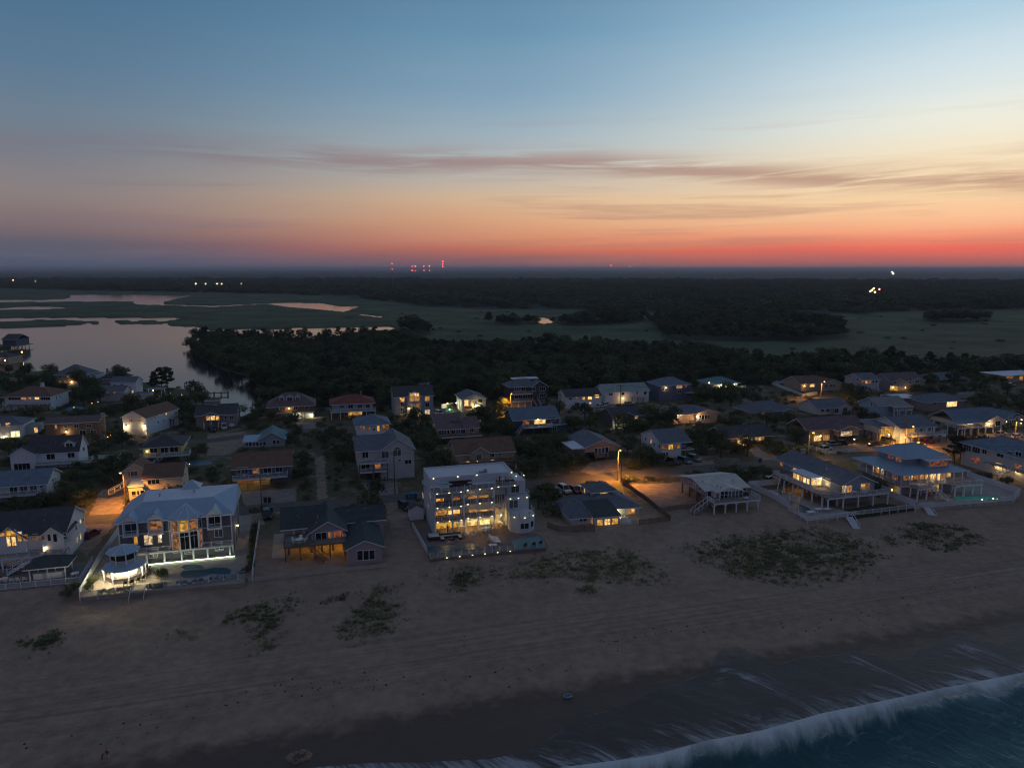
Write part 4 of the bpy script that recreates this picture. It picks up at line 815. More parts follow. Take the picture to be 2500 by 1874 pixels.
a = h.fx(600); z = h.q(450, 745)[1]; h.block(0, a, 0, 10, 2.0, z, None); h.flat(0, a, 0, 10, z + 3.2, .2, .3, h.roofm, 3.2); h.block(a + .02, h.W, -.5, 10, 0, z + .3, None, 'x', 2.6); h.gable(a + .02, h.W, -.5, 10, z + .3, 2.6, 'x', .4); h.chimney(a, 4.5, z, z + 4.4, 1.0); h.block(.4, a, 1.5, 9, 0, 2.0, 'brown')
h.wins([(312, 752, 400, 794, 'd'), (405, 752, 430, 794, 'd'), (448, 750, 495, 790, 'd'), (502, 748, 548, 788, 'd'), (555, 746, 598, 786, 'd')]); h.wins([(650, 714, 690, 770, 'd')], -.5); h.deck(0, h.W + .5, -2.8, -.55, 2.05, rail=[(0, -2.75), (h.W + .5, -2.75)], rm=mat('red_cedar_rail', (.20, .11, .08)), edge=TRIM)
for dx in (.55, .72): mb = MB(); mb.box(0, 1.2, 0, .8, 0, .12); o = mb.build('skylight', GLASS, h.root); o.location = (a*dx, 4, z + 1.62); o.rotation_euler = (math.atan(.3), 0, 0)
h = House('house', 'dark tan house with a front gable and an amber-lit garage, behind the white block', 'house', 'C', (510, 1192), 1128, depth=11, wall='tan', roof='brown')
z = std(h, 950, 985, 2.8, 'x', zb=2.6); a, b = h.fx(640), h.fx(865); h.block(a, b, -1.2, 3, 2.6, z, None, 'y', 1.9); h.gable(a, b, -1.2, 5, z, 1.9, 'y', .35); h.deck(0, h.W, -2.8, -1.22, 2.6, rail=[(0, -2.75), (h.W, -2.75)], rm=WOOD, edge=WOOD, pm=TRIM); h.wins([(720, 1010, 775, 1070, 'd')], -1.2); h.wins([(862, 1000, 915, 1035, 'd'), (960, 1000, 985, 1020, 'd')])
h.block(1, h.W - .5, 3, 10, 0, 2.55, 'tan'); a, b = h.fx(600, 3), h.fx(920, 3); h.win_at(a, .1, (b - a)*.45, 2.2, 'y', 3, nx=2, name='lit_garage_opening'); h.win_at(a + (b - a)*.52, .1, (b - a)*.46, 2.2, 'y', 3, nx=2, name='lit_garage_opening'); h.lamp(a + 3, .5, 2.2, 150, BULB_O, (1, .6, .15))
h = House('house', 'salmon gable-front house with four dark windows and a flat-roofed dark annex', 'house', 'e', (700, 258), 1158, depth=14, wall='salmon', roof='slate')
z = h.q(900, 60)[1]; h.block(0, h.W, 0, 14, 2.7, z, None, 'y', 2.0); h.gable(0, h.W, 0, 14, z, 2.0, 'y', .5); h.pilings(0, h.W, .2, 12, 2.7, 4, 3); h.block(h.fx(860, 3), h.fx(1030, 3), 3, 8, 0, 2.65, 'cream'); h.wins([(842, 76, 876, 146, 'd'), (888, 72, 920, 142, 'd'), (936, 70, 970, 138, 'd'), (984, 66, 1016, 134, 'd')], nx=1)
a = h.fx(540); h.block(a, -.02, -.2, 8, 1.6, h.q(620, 82)[1], 'brown', name='annex'); h.flat(a, -.02, -.2, 8, h.q(620, 82)[1], .22, .5, ROOF['flat'])
h = House('house', 'white house with a pale green roof, one garage door and a lit porch corner', 'house', 'D', (-100, 472), 368, depth=11, wall='white', roof='palegreen')
z = std(h, 150, 332, 2.4, 'x', over=.5); h.garage(h.fx(278), 0, h.fx(358) - h.fx(278), 2.6); h.wins([(320, 335, 345, 365, 'd'), (235, 335, 250, 360, 'd'), (80, 345, 105, 370, 'd'), (-60, 350, -20, 375, 'd')]); h.lampP(95, 405, 170, BULB_O and -1.0, color=(1, .55, .18)); h.deck(h.fx(170), h.fx(300), -1.5, 0, 2.7, rail=[(h.fx(170), -1.45), (h.fx(300), -1.45)])
h = House('house', 'square blue house with a hip roof and one small white lamp', 'house', 'D', (480, 442), 812, depth=11, wall='slateblue', roof='blue')
z = std(h, 650, 264, 2.6, kind='hip', over=.5); h.wins([(670, 268, 730, 298, 'w'), (755, 262, 776, 282, 'o'), (680, 322, 718, 345, 'd'), (510, 300, 540, 325, 'd')]); h.lampP(557, 293, 60, bulb=BULB_W); h.deck(h.W - 3, h.W + 2, -1.6, 0, 3.6, rail=[(h.W - 3, -1.55), (h.W + 2, -1.55)], rm=WOOD)
h = House('house', 'small house with a turquoise hip roof and bright yellow lamps under its eaves', 'house', 'D', (1040, 326), 1330, depth=11, wall='grey', roof='teal')
z = std(h, 1180, 245, 2.4, kind='hip', over=1.0); h.wins([(1190, 264, 1214, 286, 'b'), (1075, 250, 1110, 272, 'w')]); h.lampP(1022, 238, 90); h.lampP(1151, 262, 280, bulb=BULB_C, color=(1, .85, .4), r=.25); h.lampP(1297, 256, 260, bulb=BULB_C, color=(1, .85, .4), r=.25); h.deck(h.W*.6, h.W + 2.5, -2.4, 0, 1.2, rail=[(h.W*.6, -2.35), (h.W + 2.5, -2.35)])
h = House('house', 'brown-roofed house with a white-fenced pool yard, next to an orange street light', 'house', 'D', (2010, 332), 2420, depth=12, wall='tan', roof='brown')
z = std(h, 2150, 245, 2.6, 'x', over=.6, x1=h.fx(2230)); a = h.fx(2232); h.block(a, h.W, -1.5, 10, 0, z, 'beige', 'y', 1.6); h.gable(a, h.W, -1.5, 10, z, 1.6, 'y', .5); h.wins([(2110, 252, 2156, 282, 'b'), (2030, 250, 2060, 275, 'o')]); h.wins([(60, 262, 86, 286, 'd'), (110, 260, 136, 284, 'd'), (144, 258, 166, 282, 'd')], -1.5, 'E'); h.lamp(h.fx(2040), -.6, 2.6, 60, BULB_O)
h = House('house', 'dark gabled house with a lit lower floor, between two large shrubs', 'house', 'D', (-20, 718), 292, depth=10, wall='darkgrey', roof='dark')
z = std(h, 200, 590, 2.0, 'x'); a, b = h.fx(50), h.fx(200); h.block(a, b, -1.2, 2, 0, z, None, 'y', 1.4); h.gable(a, b, -1.2, 3, z, 1.4, 'y', .35); h.wins([(75, 600, 115, 628, 'r')], -1.2); h.wins([(206, 588, 255, 632, 'w'), (195, 672, 222, 706, 'y')]); h.wins([(62, 680, 150, 706, 'g')], -1.2); h.lampP(14, 686, 150, bulb=BULB_C, color=(1, .9, .5)); h.deck(0, h.W + 1, -2.4, -1.22, 2.7, rail=[(0, -2.35), (h.W + 1, -2.35)], rm=WOOD)
h = House('cottage', 'salmon-lit cottage with a front gable of four windows and two glaring porch lamps', 'house', 'D', (640, 682), 1082, depth=10, wall='salmon', roof='slate')
z = std(h, 760, 578, 2.2, 'x', over=.5, wall='salmon', x1=h.fx(900)); a = h.fx(860); h.block(a, h.W, -1.6, 8, 0, z + .2, None, 'y', 1.3); h.gable(a, h.W, -1.6, 8, z + .2, 1.3, 'y', .4); h.wins([(915, 592, 938, 636, 'd'), (945, 590, 967, 634, 'd'), (975, 588, 996, 630, 'd'), (1005, 586, 1028, 628, 'd')], -1.6, nx=1)
h.lampP(893, 600, 330, -2.1, bulb=BULB_W, r=.26); h.lampP(690, 590, 220, -.8, bulb=BULB_C, color=(1, .8, .4)); h.stairs((-.4, -.6, 3.0), (1.4, -3, .1), 1.2, WOOD, WOOD); h.deck(h.fx(780), a + 1.2, -2.6, -1.62, 1.2, rail=[(h.fx(780), -2.55), (a + 1.2, -2.55)], m=mat('green_deck', (.12, .2, .18)))
h = House('cottage', 'dark hip-roofed cottage with three amber windows, by the side road', 'house', 'D', (1480, 608), 1916, depth=11, wall='taupe', roof='slate')
z = std(h, 1700, 545, 3.0, kind='hip', over=.8); h.wins([(1595, 548, 1618, 586, 'w'), (1676, 550, 1690, 572, 'o'), (1800, 550, 1905, 596, 'o'), (1880, 552, 1903, 594, 'w')]); h.block(h.fx(1790), h.W + .5, -1.2, 1, 0, z - .1, None, 'y', .9); h.gable(h.fx(1790), h.W + .5, -1.2, 2, z - .1, .9, 'y', .4)
h = House('house', 'white house with a dark saltbox roof and three parked cars in front', 'house', 'D', (500, 1072), 815, depth=13, wall='white', roof='slate')
a = h.fx(716); z = h.q(600, 890)[1]; h.block(0, a, 0, 13, 0, z, None, 'x', 2.4); h.block(a + .02, h.W, 2.6, 13, 2.6, z, 'offwhite'); h.gable(0, h.W, 0, 13, z, 2.6, 'x', .4); h.wins([(515, 912, 565, 956, 'o'), (585, 906, 630, 956, 'y'), (652, 902, 700, 946, 'o'), (510, 996, 546, 1030, 'd'), (560, 992, 576, 1026, 'd')]); h.wins([(730, 875, 770, 905, 'd')], 2.6); h.deck(a, h.W + 1.5, .2, 2.58, 2.6, rail=[(a, .25), (h.W + 1.5, .25)], rm=WOOD); h.pilings(a, h.W, 3, 12, 2.6, 2, 2); h.swins([(335, 830, 345, 860, 'd'), (390, 850, 405, 890, 'y'), (425, 885, 438, 920, 'd'), (480, 905, 492, 940, 'd')], 0, 'l')
h = House('house', 'long dark-roofed house with a blazing orange glass porch', 'house', 'D', (1320, 918), 1700, depth=11, wall='brown', roof='dark')
z = std(h, 1500, 818, 2.4, 'x', over=.5, x0=-4); a = h.fx(1460); h.block(0, a, -2.2, 0, 0, .5, 'brown'); h.win_at(.2, .5, a*.42, z - .9, 'b', -.05, nx=3, name='glass_porch'); h.win_at(a*.5, .5, a*.44, z - .8, 'w', -.05, nx=2, name='glass_porch'); h.wins([(1475, 828, 1510, 862, 'w'), (1520, 826, 1546, 860, 'w'), (1556, 824, 1612, 860, 'w')]); h.lamp(a*.5, -1.2, 2.6, 260, color=(1, .5, .12)); h.lamp(a*.2, -2.4, .9, 60, color=(1, .5, .12)); h.rail([(0, -2.2), (a, -2.2)], .5, .9, WOOD); h.vent(h.fx(1610, 6), 6, z + 2.3, h.roof)
# -- right, back streets
h = House('house', 'white two-storey house with five upper windows and an entrance stair, right of the street light', 'house', 'E', (455, 348), 640, depth=11, wall='grey', roof='slate')
z = std(h, 550, 206, 2.2, 'x'); h.wins([(460, 214, 480, 245, 'o'), (498, 212, 520, 246, 'w'), (535, 212, 556, 246, 'o'), (574, 210, 592, 240, 'd'), (608, 208, 626, 238, 'd'), (458, 272, 478, 302, 'd'), (496, 272, 514, 302, 'd'), (605, 268, 625, 298, 'd')]); h.deck(h.fx(530), h.fx(600), -1.5, 0, 2.0, rail=[(h.fx(530), -1.45), (h.fx(600), -1.45)]); h.stairs((h.fx(565), -1.6, 2.0), (h.fx(590), -5, .1), 1.8); h.swins([(365, 195, 380, 215, 'd'), (405, 190, 420, 215, 'd')], 0, 'l')
h = House('house', 'mauve house with two front gables and a lit doorway below', 'house', 'E', (760, 328), 1112, depth=11, wall='mauve', roof='mauve')
z = std(h, 900, 222, 3.0, 'x'); [ (h.block(h.fx(p), h.fx(q_), -1.2, 4, 2.4, z, None, 'y', 1.5), h.gable(h.fx(p), h.fx(q_), -1.2, 5, z, 1.5, 'y', .35)) for p, q_ in ((770, 890), (950, 1110))]; h.wins([(790, 220, 830, 245, 'd'), (970, 222, 990, 245, 'd'), (1030, 215, 1080, 240, 'd')], -1.2); h.wins([(895, 228, 930, 248, 'd'), (790, 282, 840, 326, 'y')]); h.lampP(932, 292, 90, -1.5, bulb=BULB_O); h.lampP(800, 285, 120, bulb=BULB_O, color=(1, .6, .2))
h = House('house', 'dim slate-roofed house almost lost in the dark at the wood edge', 'house', 'E', (1200, 242), 1592, depth=11, wall='darkgrey', roof='slate')
z = std(h, 1400, 200, 2.6, kind='hip'); h.wins([(1260, 205, 1290, 225, 'd'), (1400, 205, 1440, 225, 'd')])
h = House('house', 'flat pale-roofed house with lit windows at the far right edge', 'house', 'E', (1990, 238), 2420, depth=12, wall='tan', roof='flat')
z = h.q(2100, 162)[1]; h.block(0, h.W, 0, 12, 0, z); h.flat(0, h.W, 0, 12, z, .3, .8); h.wins([(2020, 166, 2090, 190, 'o'), (2164, 168, 2196, 206, 'w'), (2220, 168, 2300, 200, 'o')])
h = House('house', 'grey house with a slate roof and a right front gable, beside the orange-lit lane', 'house', 'E', (-20, 588), 322, depth=11, wall='offwhite', roof='slate')
z = std(h, 100, 512, 2.4, 'x', over=.5); a = h.fx(150); h.block(a, h.W, -1.4, 5, 0, z, None, 'y', 1.3); h.gable(a, h.W, -1.4, 6, z, 1.3, 'y', .4); h.wins([(165, 516, 205, 560, 'd'), (260, 508, 300, 545, 'd')], -1.4); h.wins([(20, 520, 50, 550, 'd'), (75, 520, 110, 550, 'd')])
h = House('house', 'pale blue house with a white columned porch on posts', 'house', 'E', (700, 622), 1002, depth=13, wall='paleblue', roof='grey')
z = h.q(900, 492)[1]; h.block(0, h.W, 2.5, 13, 0, z, None, 'x', 2.2); h.gable(0, h.W, 2.5, 13, z, 2.2, 'x', .5); a = h.fx(800); h.deck(a, h.W, 0, 2.48, 2.6, rail=[(a, .05), (h.W, .05)], pm=TRIM); h.flat(a, h.W, 0, 3, z, .2, .3, h.roofm, .4, 'porch_roof'); [link('column', MB().box(-.1, .1, -.1, .1, 0, z - 2.8).mesh('column', TRIM), h.root, (a + (h.W - a)*k/6, .1, 2.6)) for k in range(7)]
h.stairs((a + .6, -.3, 2.6), (a - 1.2, -2.4, .1)); h.swins([(560, 455, 575, 485, 'd'), (600, 455, 615, 480, 'd'), (635, 470, 650, 495, 'd')], 0, 'l'); h.wins([(840, 495, 870, 535, 'd'), (900, 494, 930, 534, 'd'), (955, 492, 985, 530, 'd')], 2.5)
h = House('house', 'brown-walled house with a dark roof and a bright four-pane window, mid right', 'house', 'E', (1150, 545), 1555, depth=11, wall='taupe', roof='slate')
z = std(h, 1350, 442, 2.4, kind='hip'); h.wins([(1378, 446, 1482, 492, 'b')], nx=4); h.wins([(1140, 420, 1160, 436, 'w')], 5); h.wins([(1230, 455, 1260, 480, 'd'), (1370, 528, 1420, 545, 'w')]); h.flat(-3, 5, 8, 16, z + .4, .2, .3, ROOF['flat'], name='carport_roof'); h.pilings(-3, 5, 8, 16, z + .4, 3, 2)
h = House('house', 'white two-storey house with shutters, a wide deck and a boat parked alongside', 'house', 'E', (870, 892), 1242, depth=13, wall='white', roof='slate')
z = std(h, 1100, 718, 2.4, 'x', zb=0); h.deck(h.fx(925), h.W + 2.4, -2.6, 0, 2.7, rail=[(h.fx(925), -2.55), (h.W + 2.4, -2.55), (h.W + 2.4, 0)]); h.wins([(932, 728, 1026, 768, 'y'), (1086, 718, 1112, 762, 'd'), (1174, 714, 1200, 758, 'd')]); h.block(-5.5, -.02, 3, 13, 2.8, z - .4, 'offwhite'); h.flat(-5.5, 0, 3, 13, z + .4, .2, .4, ROOF['slate'], .8, 'porch_roof'); h.pilings(-5.5, 0, 3, 13, 2.8, 2, 4); h.win_at(-4.8, 3.4, 2.6, 1.5, 'y', 3); h.win_at(-1.9, 3.4, 1.4, 1.5, 'w', 3); h.swins([(700, 735, 800, 790, 'y')], -5.5, 'l', nx=5)
h.win_at(-4.5, .3, 2.4, 2.0, 'y', 4, name='lit_garage_opening'); h.block(-5.2, -.1, 4.02, 8, 0, 2.7, 'taupe'); h.win_at(-1.8, .3, 1.5, 2.0, 'y', 4); h.lamp(-2, 2.6, 2.4, 160, color=(1, .62, .2)); h.lamp(.6, -1.4, 2.2, 90, color=(1, .62, .2)); [h.win_at(h.fx(X), h.q(X, 762)[1], .35, 1.5, 'd', -.02, name='shutter') for X in (1070, 1116, 1160, 1204)]
h = House('stilt_house', 'stilt house with a long dark blue roof, a railed porch and one glaring gable lamp', 'house', 'E', (1540, 808), 1972, depth=13, wall='cream', roof='blue')
z = h.q(1700, 664)[1]; a = h.fx(1770); h.block(0, a, 2.2, 13, 2.8, z, None); h.gable(-.5, h.W, 2.2, 13, z, 3.0, 'x', .4); h.block(a + .02, h.W, -.4, 8, 2.8, z, None, 'y', 1.8); h.gable(a + .02, h.W, -.4, 8, z, 1.8, 'y', .5); h.deck(-3, a, -1.0, 2.18, 2.8, rail=[(-3, 4), (-3, -.95), (a, -.95)], pm=TRIM); h.pilings(0, h.W, 0, 12, 2.8, 6, 3, TRIM); h.wins([(1620, 672, 1660, 708, 'b'), (1730, 668, 1756, 722, 'w')], 2.2); h.wins([(1822, 668, 1870, 714, 'w'), (1905, 655, 1950, 705, 'd')], -.4); h.lampP(1835, 682, 240, -.9, color=(1, .55, .15), r=.24)
h.flat(-3, a, -1, 2.3, z + .3, .2, .2, h.roofm, .35, 'porch_roof'); h.lamp(a*.4, 1.2, z - .6, 90, color=(1, .6, .2))
h = House('house', 'small dark gable house with a long entry stair and pin-point lamps, far right', 'house', 'E', (1990, 705), 2225, depth=11, wall='navy', roof='blue')
z = h.q(2100, 625)[1]; h.block(0, h.W, 0, 11, 0, z, None, 'y', 1.9); h.gable(0, h.W, 0, 11, z, 1.9, 'y', .5); h.wins([(2040, 610, 2075, 660, 'd'), (2120, 600, 2150, 650, 'd'), (2170, 605, 2200, 650, 'd')]); h.stairs((h.fx(2100), -.6, 2.6), (h.fx(2160), -5, .1), 1.8); h.deck(0, h.W*.6, -1.6, 0, 2.6, rail=[(0, -1.55), (h.W*.5, -1.55)]); [h.lampP(X, Y, 25, -.3, bulb=BULB_C, r=.1) for X, Y in ((2022, 660), (2130, 678), (2180, 676))]
h = House('house', 'low brown house on posts with an orange window and a lit post lantern', 'house', 'E', (200, 885), 425, depth=12, wall='taupe', roof='mauve')
z = h.q(300, 750)[1]; h.block(0, h.W, 0, 10, 2.0, z, None, 'y', 1.4); h.gable(0, h.W, 0, 10, z, 1.4, 'y', .5); h.block(-9, -.02, 2, 12, 0, z, 'brown'); h.gable(-9, h.W + 5, 4, 13, z + .1, 2.6, 'x', .5); h.pilings(0, h.W, 0, 8, 2.0, 3, 2); h.wins([(235, 768, 350, 806, 'w')], nx=4); h.lampP(380, 846, 130, -3, bulb=BULB_O, color=(1, .55, .15)); h.win_at(-7.5, .6, 2.6, 1.6, 'b', 2); h.win_at(-4, .6, 2.2, 1.5, 'w', 2); h.lamp(-6, .8, 2.4, 160, color=(1, .55, .15))
# ------------------------------------------------------------------ the ocean-front row
def slab(name, pts, z1, z0, m, label=None, view=None, beach=False):
    w = [at(*px_of(view, *p), z1) if view else p for p in pts]; mb = MB(); mb.prism(w, z0, z1)
    if sum((w[i][0]*w[(i+1) % len(w)][1] - w[(i+1) % len(w)][0]*w[i][1]) for i in range(len(w))) < 0: mb.f = [f[::-1] for f in mb.f]
    LOTS.append(w); return structure(mb.build(name, m), label=label)
PATIO = mat('patio_pavers', (.30, .27, .24), .85, .15, .5, .15); PATIO2 = mat('patio_wood', (.175, .14, .135), .8, .15, .5); TURQ = mat('painted_teal_deck', (.12, .22, .24), .6, .15)
BULK = lined('bulkhead_timber', (.10, .085, .07), 'X', .4, .5, .9)
POOLW = mat('pool_water', (.012, .085, .13), .35, .08, .3, .15, 1.5, spec=.2); POOLT = mat('pool_water_teal_glow', (.008, .42, .30), .4, .1, .3, .1, 1.5, spec=.12); COPE = mat('pool_coping', (.24, .23, .22), .7, .08)  # teal water: the underwater glow is put into its bright base colour
POOLS = []
def pool(label, pts, view=None, m=POOLW, z=.05, loc=None):
    w = [at(*px_of(view, *p), z) for p in pts]; c = (sum(p[0] for p in w)/len(w), sum(p[1] for p in w)/len(w)); LOTS.append(w)
    root = empty('swimming_pool', (c[0], c[1], z)); tag(root, label, 'pool', 'swimming pools'); q = [(p[0] - c[0], p[1] - c[1]) for p in w]
    if sum((q[i][0]*q[(i+1) % len(q)][1] - q[(i+1) % len(q)][0]*q[i][1]) for i in range(len(q))) < 0: q = q[::-1]
    MB().prism(q, .0, .03).build('water', m, root); o = MB()
    for a, b in zip(q, q[1:] + q[:1]): o.bar((a[0], a[1], .03), (b[0], b[1], .03), .08)
    o.build('coping', COPE, root); return root
def ell(cx, cy, rx, ry, n=18, k=0.0): return [(cx + rx*math.cos(2*math.pi*t/n)*(1 + k*math.sin(4*math.pi*t/n + 1)), cy + ry*math.sin(2*math.pi*t/n) + k*rx*.08*math.cos(4*math.pi*t/n)) for t in range(n)]
PANEL_CACHE = {}
def fence(label, pts, view, style='rail', h=1.1, m=None, z=0.0, step=2.4, name='fence', cat='fence', group='garden fences', xy=False, on_beach=False):
    W = [p if xy else at(*px_of(view, *p), z) for p in pts]; m = m or RAIL; root = empty(name, (W[0][0], W[0][1], z)); tag(root, label, cat, group)
    pk = ('post', round(h, 2), m.name); PANEL_CACHE.setdefault(pk, MB().box(-.06, .06, -.06, .06, -.7, h + .06).mesh('post', m)); first = True
    for a, b in zip(W[:-1], W[1:]):
        a, b = Vector(a), Vector(b); L_ = (b - a).length; n = max(1, round(L_/step)); w = round(L_/n, 2); ang = math.atan2(b.y - a.y, b.x - a.x); key = (style, w, round(h, 2), m.name)
        if key not in PANEL_CACHE:
            mb = MB()
            if style == 'solid':
                mb.box(0, w, -.03, .03, .1, h*.92); mb.box(0, w, -.045, .045, h*.92, h)
                for k in range(1, int(w/.3)): mb.box(k*.3 - .01, k*.3 + .01, -.04, .04, .1, h*.92)
            elif style == 'rail':
                mb.box(0, w, -.04, .04, h - .08, h); mb.box(0, w, -.03, .03, .12, .18)
                for k in range(int(w/.16)): mb.box(k*.16 + .06, k*.16 + .09, -.015, .015, .18, h - .08)
            elif style == 'split':
                for zz in (.35, .7, 1.02): mb.box(0, w, -.035, .035, zz*h - .06, zz*h + .05)
            elif style == 'slat':
                for k in range(int(w/.13)): mb.box(k*.13 + .02, k*.13 + .09, -.015, .015, .05, h - .05*((k*7) % 3))
                mb.box(0, w, -.03, -.015, .3, .38); mb.box(0, w, -.03, -.015, h*.8, h*.8 + .08)
            elif style == 'glass': mb.box(0, w, -.012, .012, .1, h - .05)
            PANEL_CACHE[key] = mb.mesh('panel', m if style != 'glass' else GLASSP)
        for k in range(n):
            p = a.lerp(b, k/n); o = link('panel', PANEL_CACHE[key], root, (p.x - W[0][0], p.y - W[0][1], 0), ang)
        for k in range(0 if first else 1, n + 1): p = a.lerp(b, k/n); link('post', PANEL_CACHE[pk], root, (p.x - W[0][0], p.y - W[0][1], 0), ang)
        first = False
    return root
def mat_glass():
    m = bpy.data.materials.new('clear_panel'); m.use_nodes = True; b = m.node_tree.nodes['Principled BSDF']; b.inputs['Base Color'].default_value = (.35, .4, .42, 1); b.inputs['Roughness'].default_value = .05; b.inputs['Alpha'].default_value = .28; return m
GLASSP = mat_glass()
# --- furniture kits
BLUEC = mat('blue_sling', (.03, .14, .34), .7); WHITEP = mat('white_plastic', (.70, .71, .72), .5, .05); DARKW = mat('dark_wicker', (.05, .04, .035), .8); CUSH = mat('grey_cushion', (.50, .50, .52), .9); TEALP = mat('teal_plastic', (.10, .30, .36), .5); REDP = mat('red_plastic', (.40, .05, .04), .5)
LOUNGER = {}; CHAIRS = {}
def lounger(label, x, y, rz, m=BLUEC, fm=WHITEP, group='sun loungers', z=.05):
    k = m.name + fm.name
    if k not in LOUNGER:
        fr = MB(); [fr.box(sx*.31 - .03, sx*.31 + .03, -.95, .95, .28, .34) for sx in (-1, 1)]; [fr.box(-.31, .31, yy - .03, yy + .03, .28, .34) for yy in (-.93, .2, .93)]
        cu = MB(); cu.box(-.3, .3, -.93, .25, .34, .40); cu.poly([(-.3, .25, .38), (.3, .25, .38), (.3, .9, .85), (-.3, .9, .85)]); cu.poly([(-.3, .25, .34), (-.3, .9, .81), (.3, .9, .81), (.3, .25, .34)])
        LOUNGER[k] = (fr.mesh('frame', fm), cu.mesh('sling', m), MB().box(-.03, .03, -.03, .03, 0, .28).mesh('leg', fm))
    a, b, c = LOUNGER[k]; r = empty('sun_lounger', (x, y, z), rz); tag(r, label, 'lounger', group); link('frame', a, r); link('sling', b, r); [link('leg', c, r, (sx*.28, sy*.85, 0)) for sx in (-1, 1) for sy in (-1, 1)]; return r
def chair(label, x, y, z, rz, m=WHITEP, group='deck chairs', name='deck_chair'):
    k = m.name
    if k not in CHAIRS:
        st = MB(); st.box(-.28, .28, -.28, .3, .38, .43); bk = MB(); bk.poly([(-.28, .26, .4), (.28, .26, .4), (.26, .46, 1.05), (-.26, .46, 1.05)]); bk.poly([(-.28, .31, .4), (-.26, .51, 1.05), (.26, .51, 1.05), (.28, .31, .4)])
        CHAIRS[k] = (st.mesh('seat', m), bk.mesh('backrest', m), MB().box(-.03, .03, -.03, .03, 0, .6).mesh('leg', m), MB().box(-.05, .05, -.3, .34, .6, .64).mesh('armrest', m))
    a, b, c, d = CHAIRS[k]; r = empty(name, (x, y, z), rz); tag(r, label, 'chair', group); link('seat', a, r); link('backrest', b, r); [link('leg', c, r, (sx*.28, sy*.28, 0)) for sx in (-1, 1) for sy in (-1, 1)]; [link('armrest', d, r, (sx*.3, 0, 0)) for sx in (-1, 1)]; return r
def table(label, x, y, z, rz=0, w=1.4, d=.9, h=.74, m=WHITEP, rnd=False, group='outdoor tables'):
    r = empty('outdoor_table', (x, y, z), rz); tag(r, label, 'table', group); t = MB()
    t.lathe([(w/2, h - .05), (w/2, h)], 16) if rnd else t.box(-w/2, w/2, -d/2, d/2, h - .05, h)
    t.build('table_top', m, r); lg = MB().box(-.04, .04, -.04, .04, 0, h - .05).mesh('leg', m); [link('leg', lg, r, (sx*w*.32, sy*d*.3, 0)) for sx in (-1, 1) for sy in (-1, 1)]; return r
def wl(h, x, y):
    p = h.o + h.ux*x + h.uy*y; return p.x, p.y

# 1 -- white house with two gables, far left
h = House('beach_house', 'white three-level beach house with a dark roof and two front gables, cut by the left edge', 'house', 'a', (-260, 1185), 728, depth=12, wall='white', roof='dark')
z = h.q(700, 790)[1]; h.block(0, h.W, 0, 12, 0, z, None, 'x', 3.0); h.roof = h.gable(0, h.W, 0, 12, z, 3.0, 'x', .45)
for X0, X1, Xa, Ya in ((-70, 262, 95, 725), (440, 765, 605, 730)):
    a, b = h.q(X0, 800, -.8)[0], min(h.q(X1, 795, -.8)[0], h.W); rs = max(1.5, min(2.6, h.q(Xa, Ya, -.8)[1] - z - .1)); h.block(a, b, -.8, 4, z - 2.9, z - .1, None, 'y', rs); h.gable(a, b, -.8, 6, z - .1, rs, 'y', .5)
zd = z - 2.9; h.deck(-1, h.W + .5, -3.6, 0, zd, rail=[(-1, -3.55), (h.W + .5, -3.55), (h.W + .5, -.1)], pm=TRIM, step=3.4); h.deck(-1, h.W - 1, -3.8, -.01, zd - 2.9, rail=[(-1, -3.75), (h.W - 5, -3.75)], posts=False)
h.wins([(-10, 802, 52, 828, 'w'), (62, 775, 172, 820, 'y'), (180, 788, 236, 815, 'w'), (68, 838, 120, 935, 'b'), (122, 838, 178, 930, 'b'), (188, 824, 238, 882, 'y'), (248, 820, 300, 880, 'o')], -.8); h.wins([(352, 812, 412, 872, 'o')], 0); h.wins([(442, 822, 482, 868, 'r'), (512, 812, 552, 880, 'd'), (572, 812, 618, 888, 'd'), (684, 796, 724, 860, 'd')], -.8)
h.wins([(170, 1010, 300, 1080, 'r'), (320, 1000, 455, 1060, 'o'), (20, 1030, 150, 1085, 'd'), (600, 965, 690, 1040, 'y')]); h.lampP(480, 990, 130, -1.0); h.lampP(485, 962, 0, -1.0)
h.swins([(852, 652, 874, 694, 'w'), (818, 840, 838, 905, 'y'), (856, 800, 876, 870, 'w'), (805, 710, 830, 770, 'd'), (885, 640, 902, 670, 'd'), (735, 940, 750, 1000, 'd'), (915, 885, 935, 940, 'd')], h.W, 'r'); h.stairs((h.fx(430), -3.9, zd - 2.9 + 2.4), (h.fx(200), -5.2, .3), 1.3, m=TRIM)
slab('deck', [(-120, 1440), (872, 1338), (1010, 1105), (740, 1130), (-120, 1210)], .06, -1.6, DECK, view='a'); fence('white deck railing along the sea side of the leftmost house', [(-100, 1425), (868, 1335), (1004, 1105)], 'a', 'rail', 1.1, z=.06)
lx, ly = at(*px_of('a', 560, 1250), .06); g_ = empty('bar_pavilion', (lx, ly, .06), TH); tag(g_, 'open bar pavilion with a dark pyramid roof on the leftmost deck', 'pavilion'); gh = House.__new__(House); gh.root = g_; gh.roofm = ROOF['greenblack']; gh.hip(-2.9, 2.9, -2.0, 2.0, 2.4, 1.3, .7)
pm_ = MB().box(-.09, .09, -.09, .09, 0, 2.4).mesh('post', TRIM); [link('post', pm_, g_, (sx*2.8, sy*1.9, 0)) for sx in (-1, 0, 1) for sy in (-1, 1)]; MB().box(-2.4, 2.4, -1.6, -1.1, 0, 1.05).box(-2.5, 2.5, -1.8, -1.0, 1.05, 1.12).build('bar_counter', TRIM, g_)
for k in range(5): chair('white bar chair at the pavilion of the leftmost house', *wl(h, h.W - 8.2 + k*1.0, -8.6), .06, TH + math.pi, group='pavilion bar chairs')
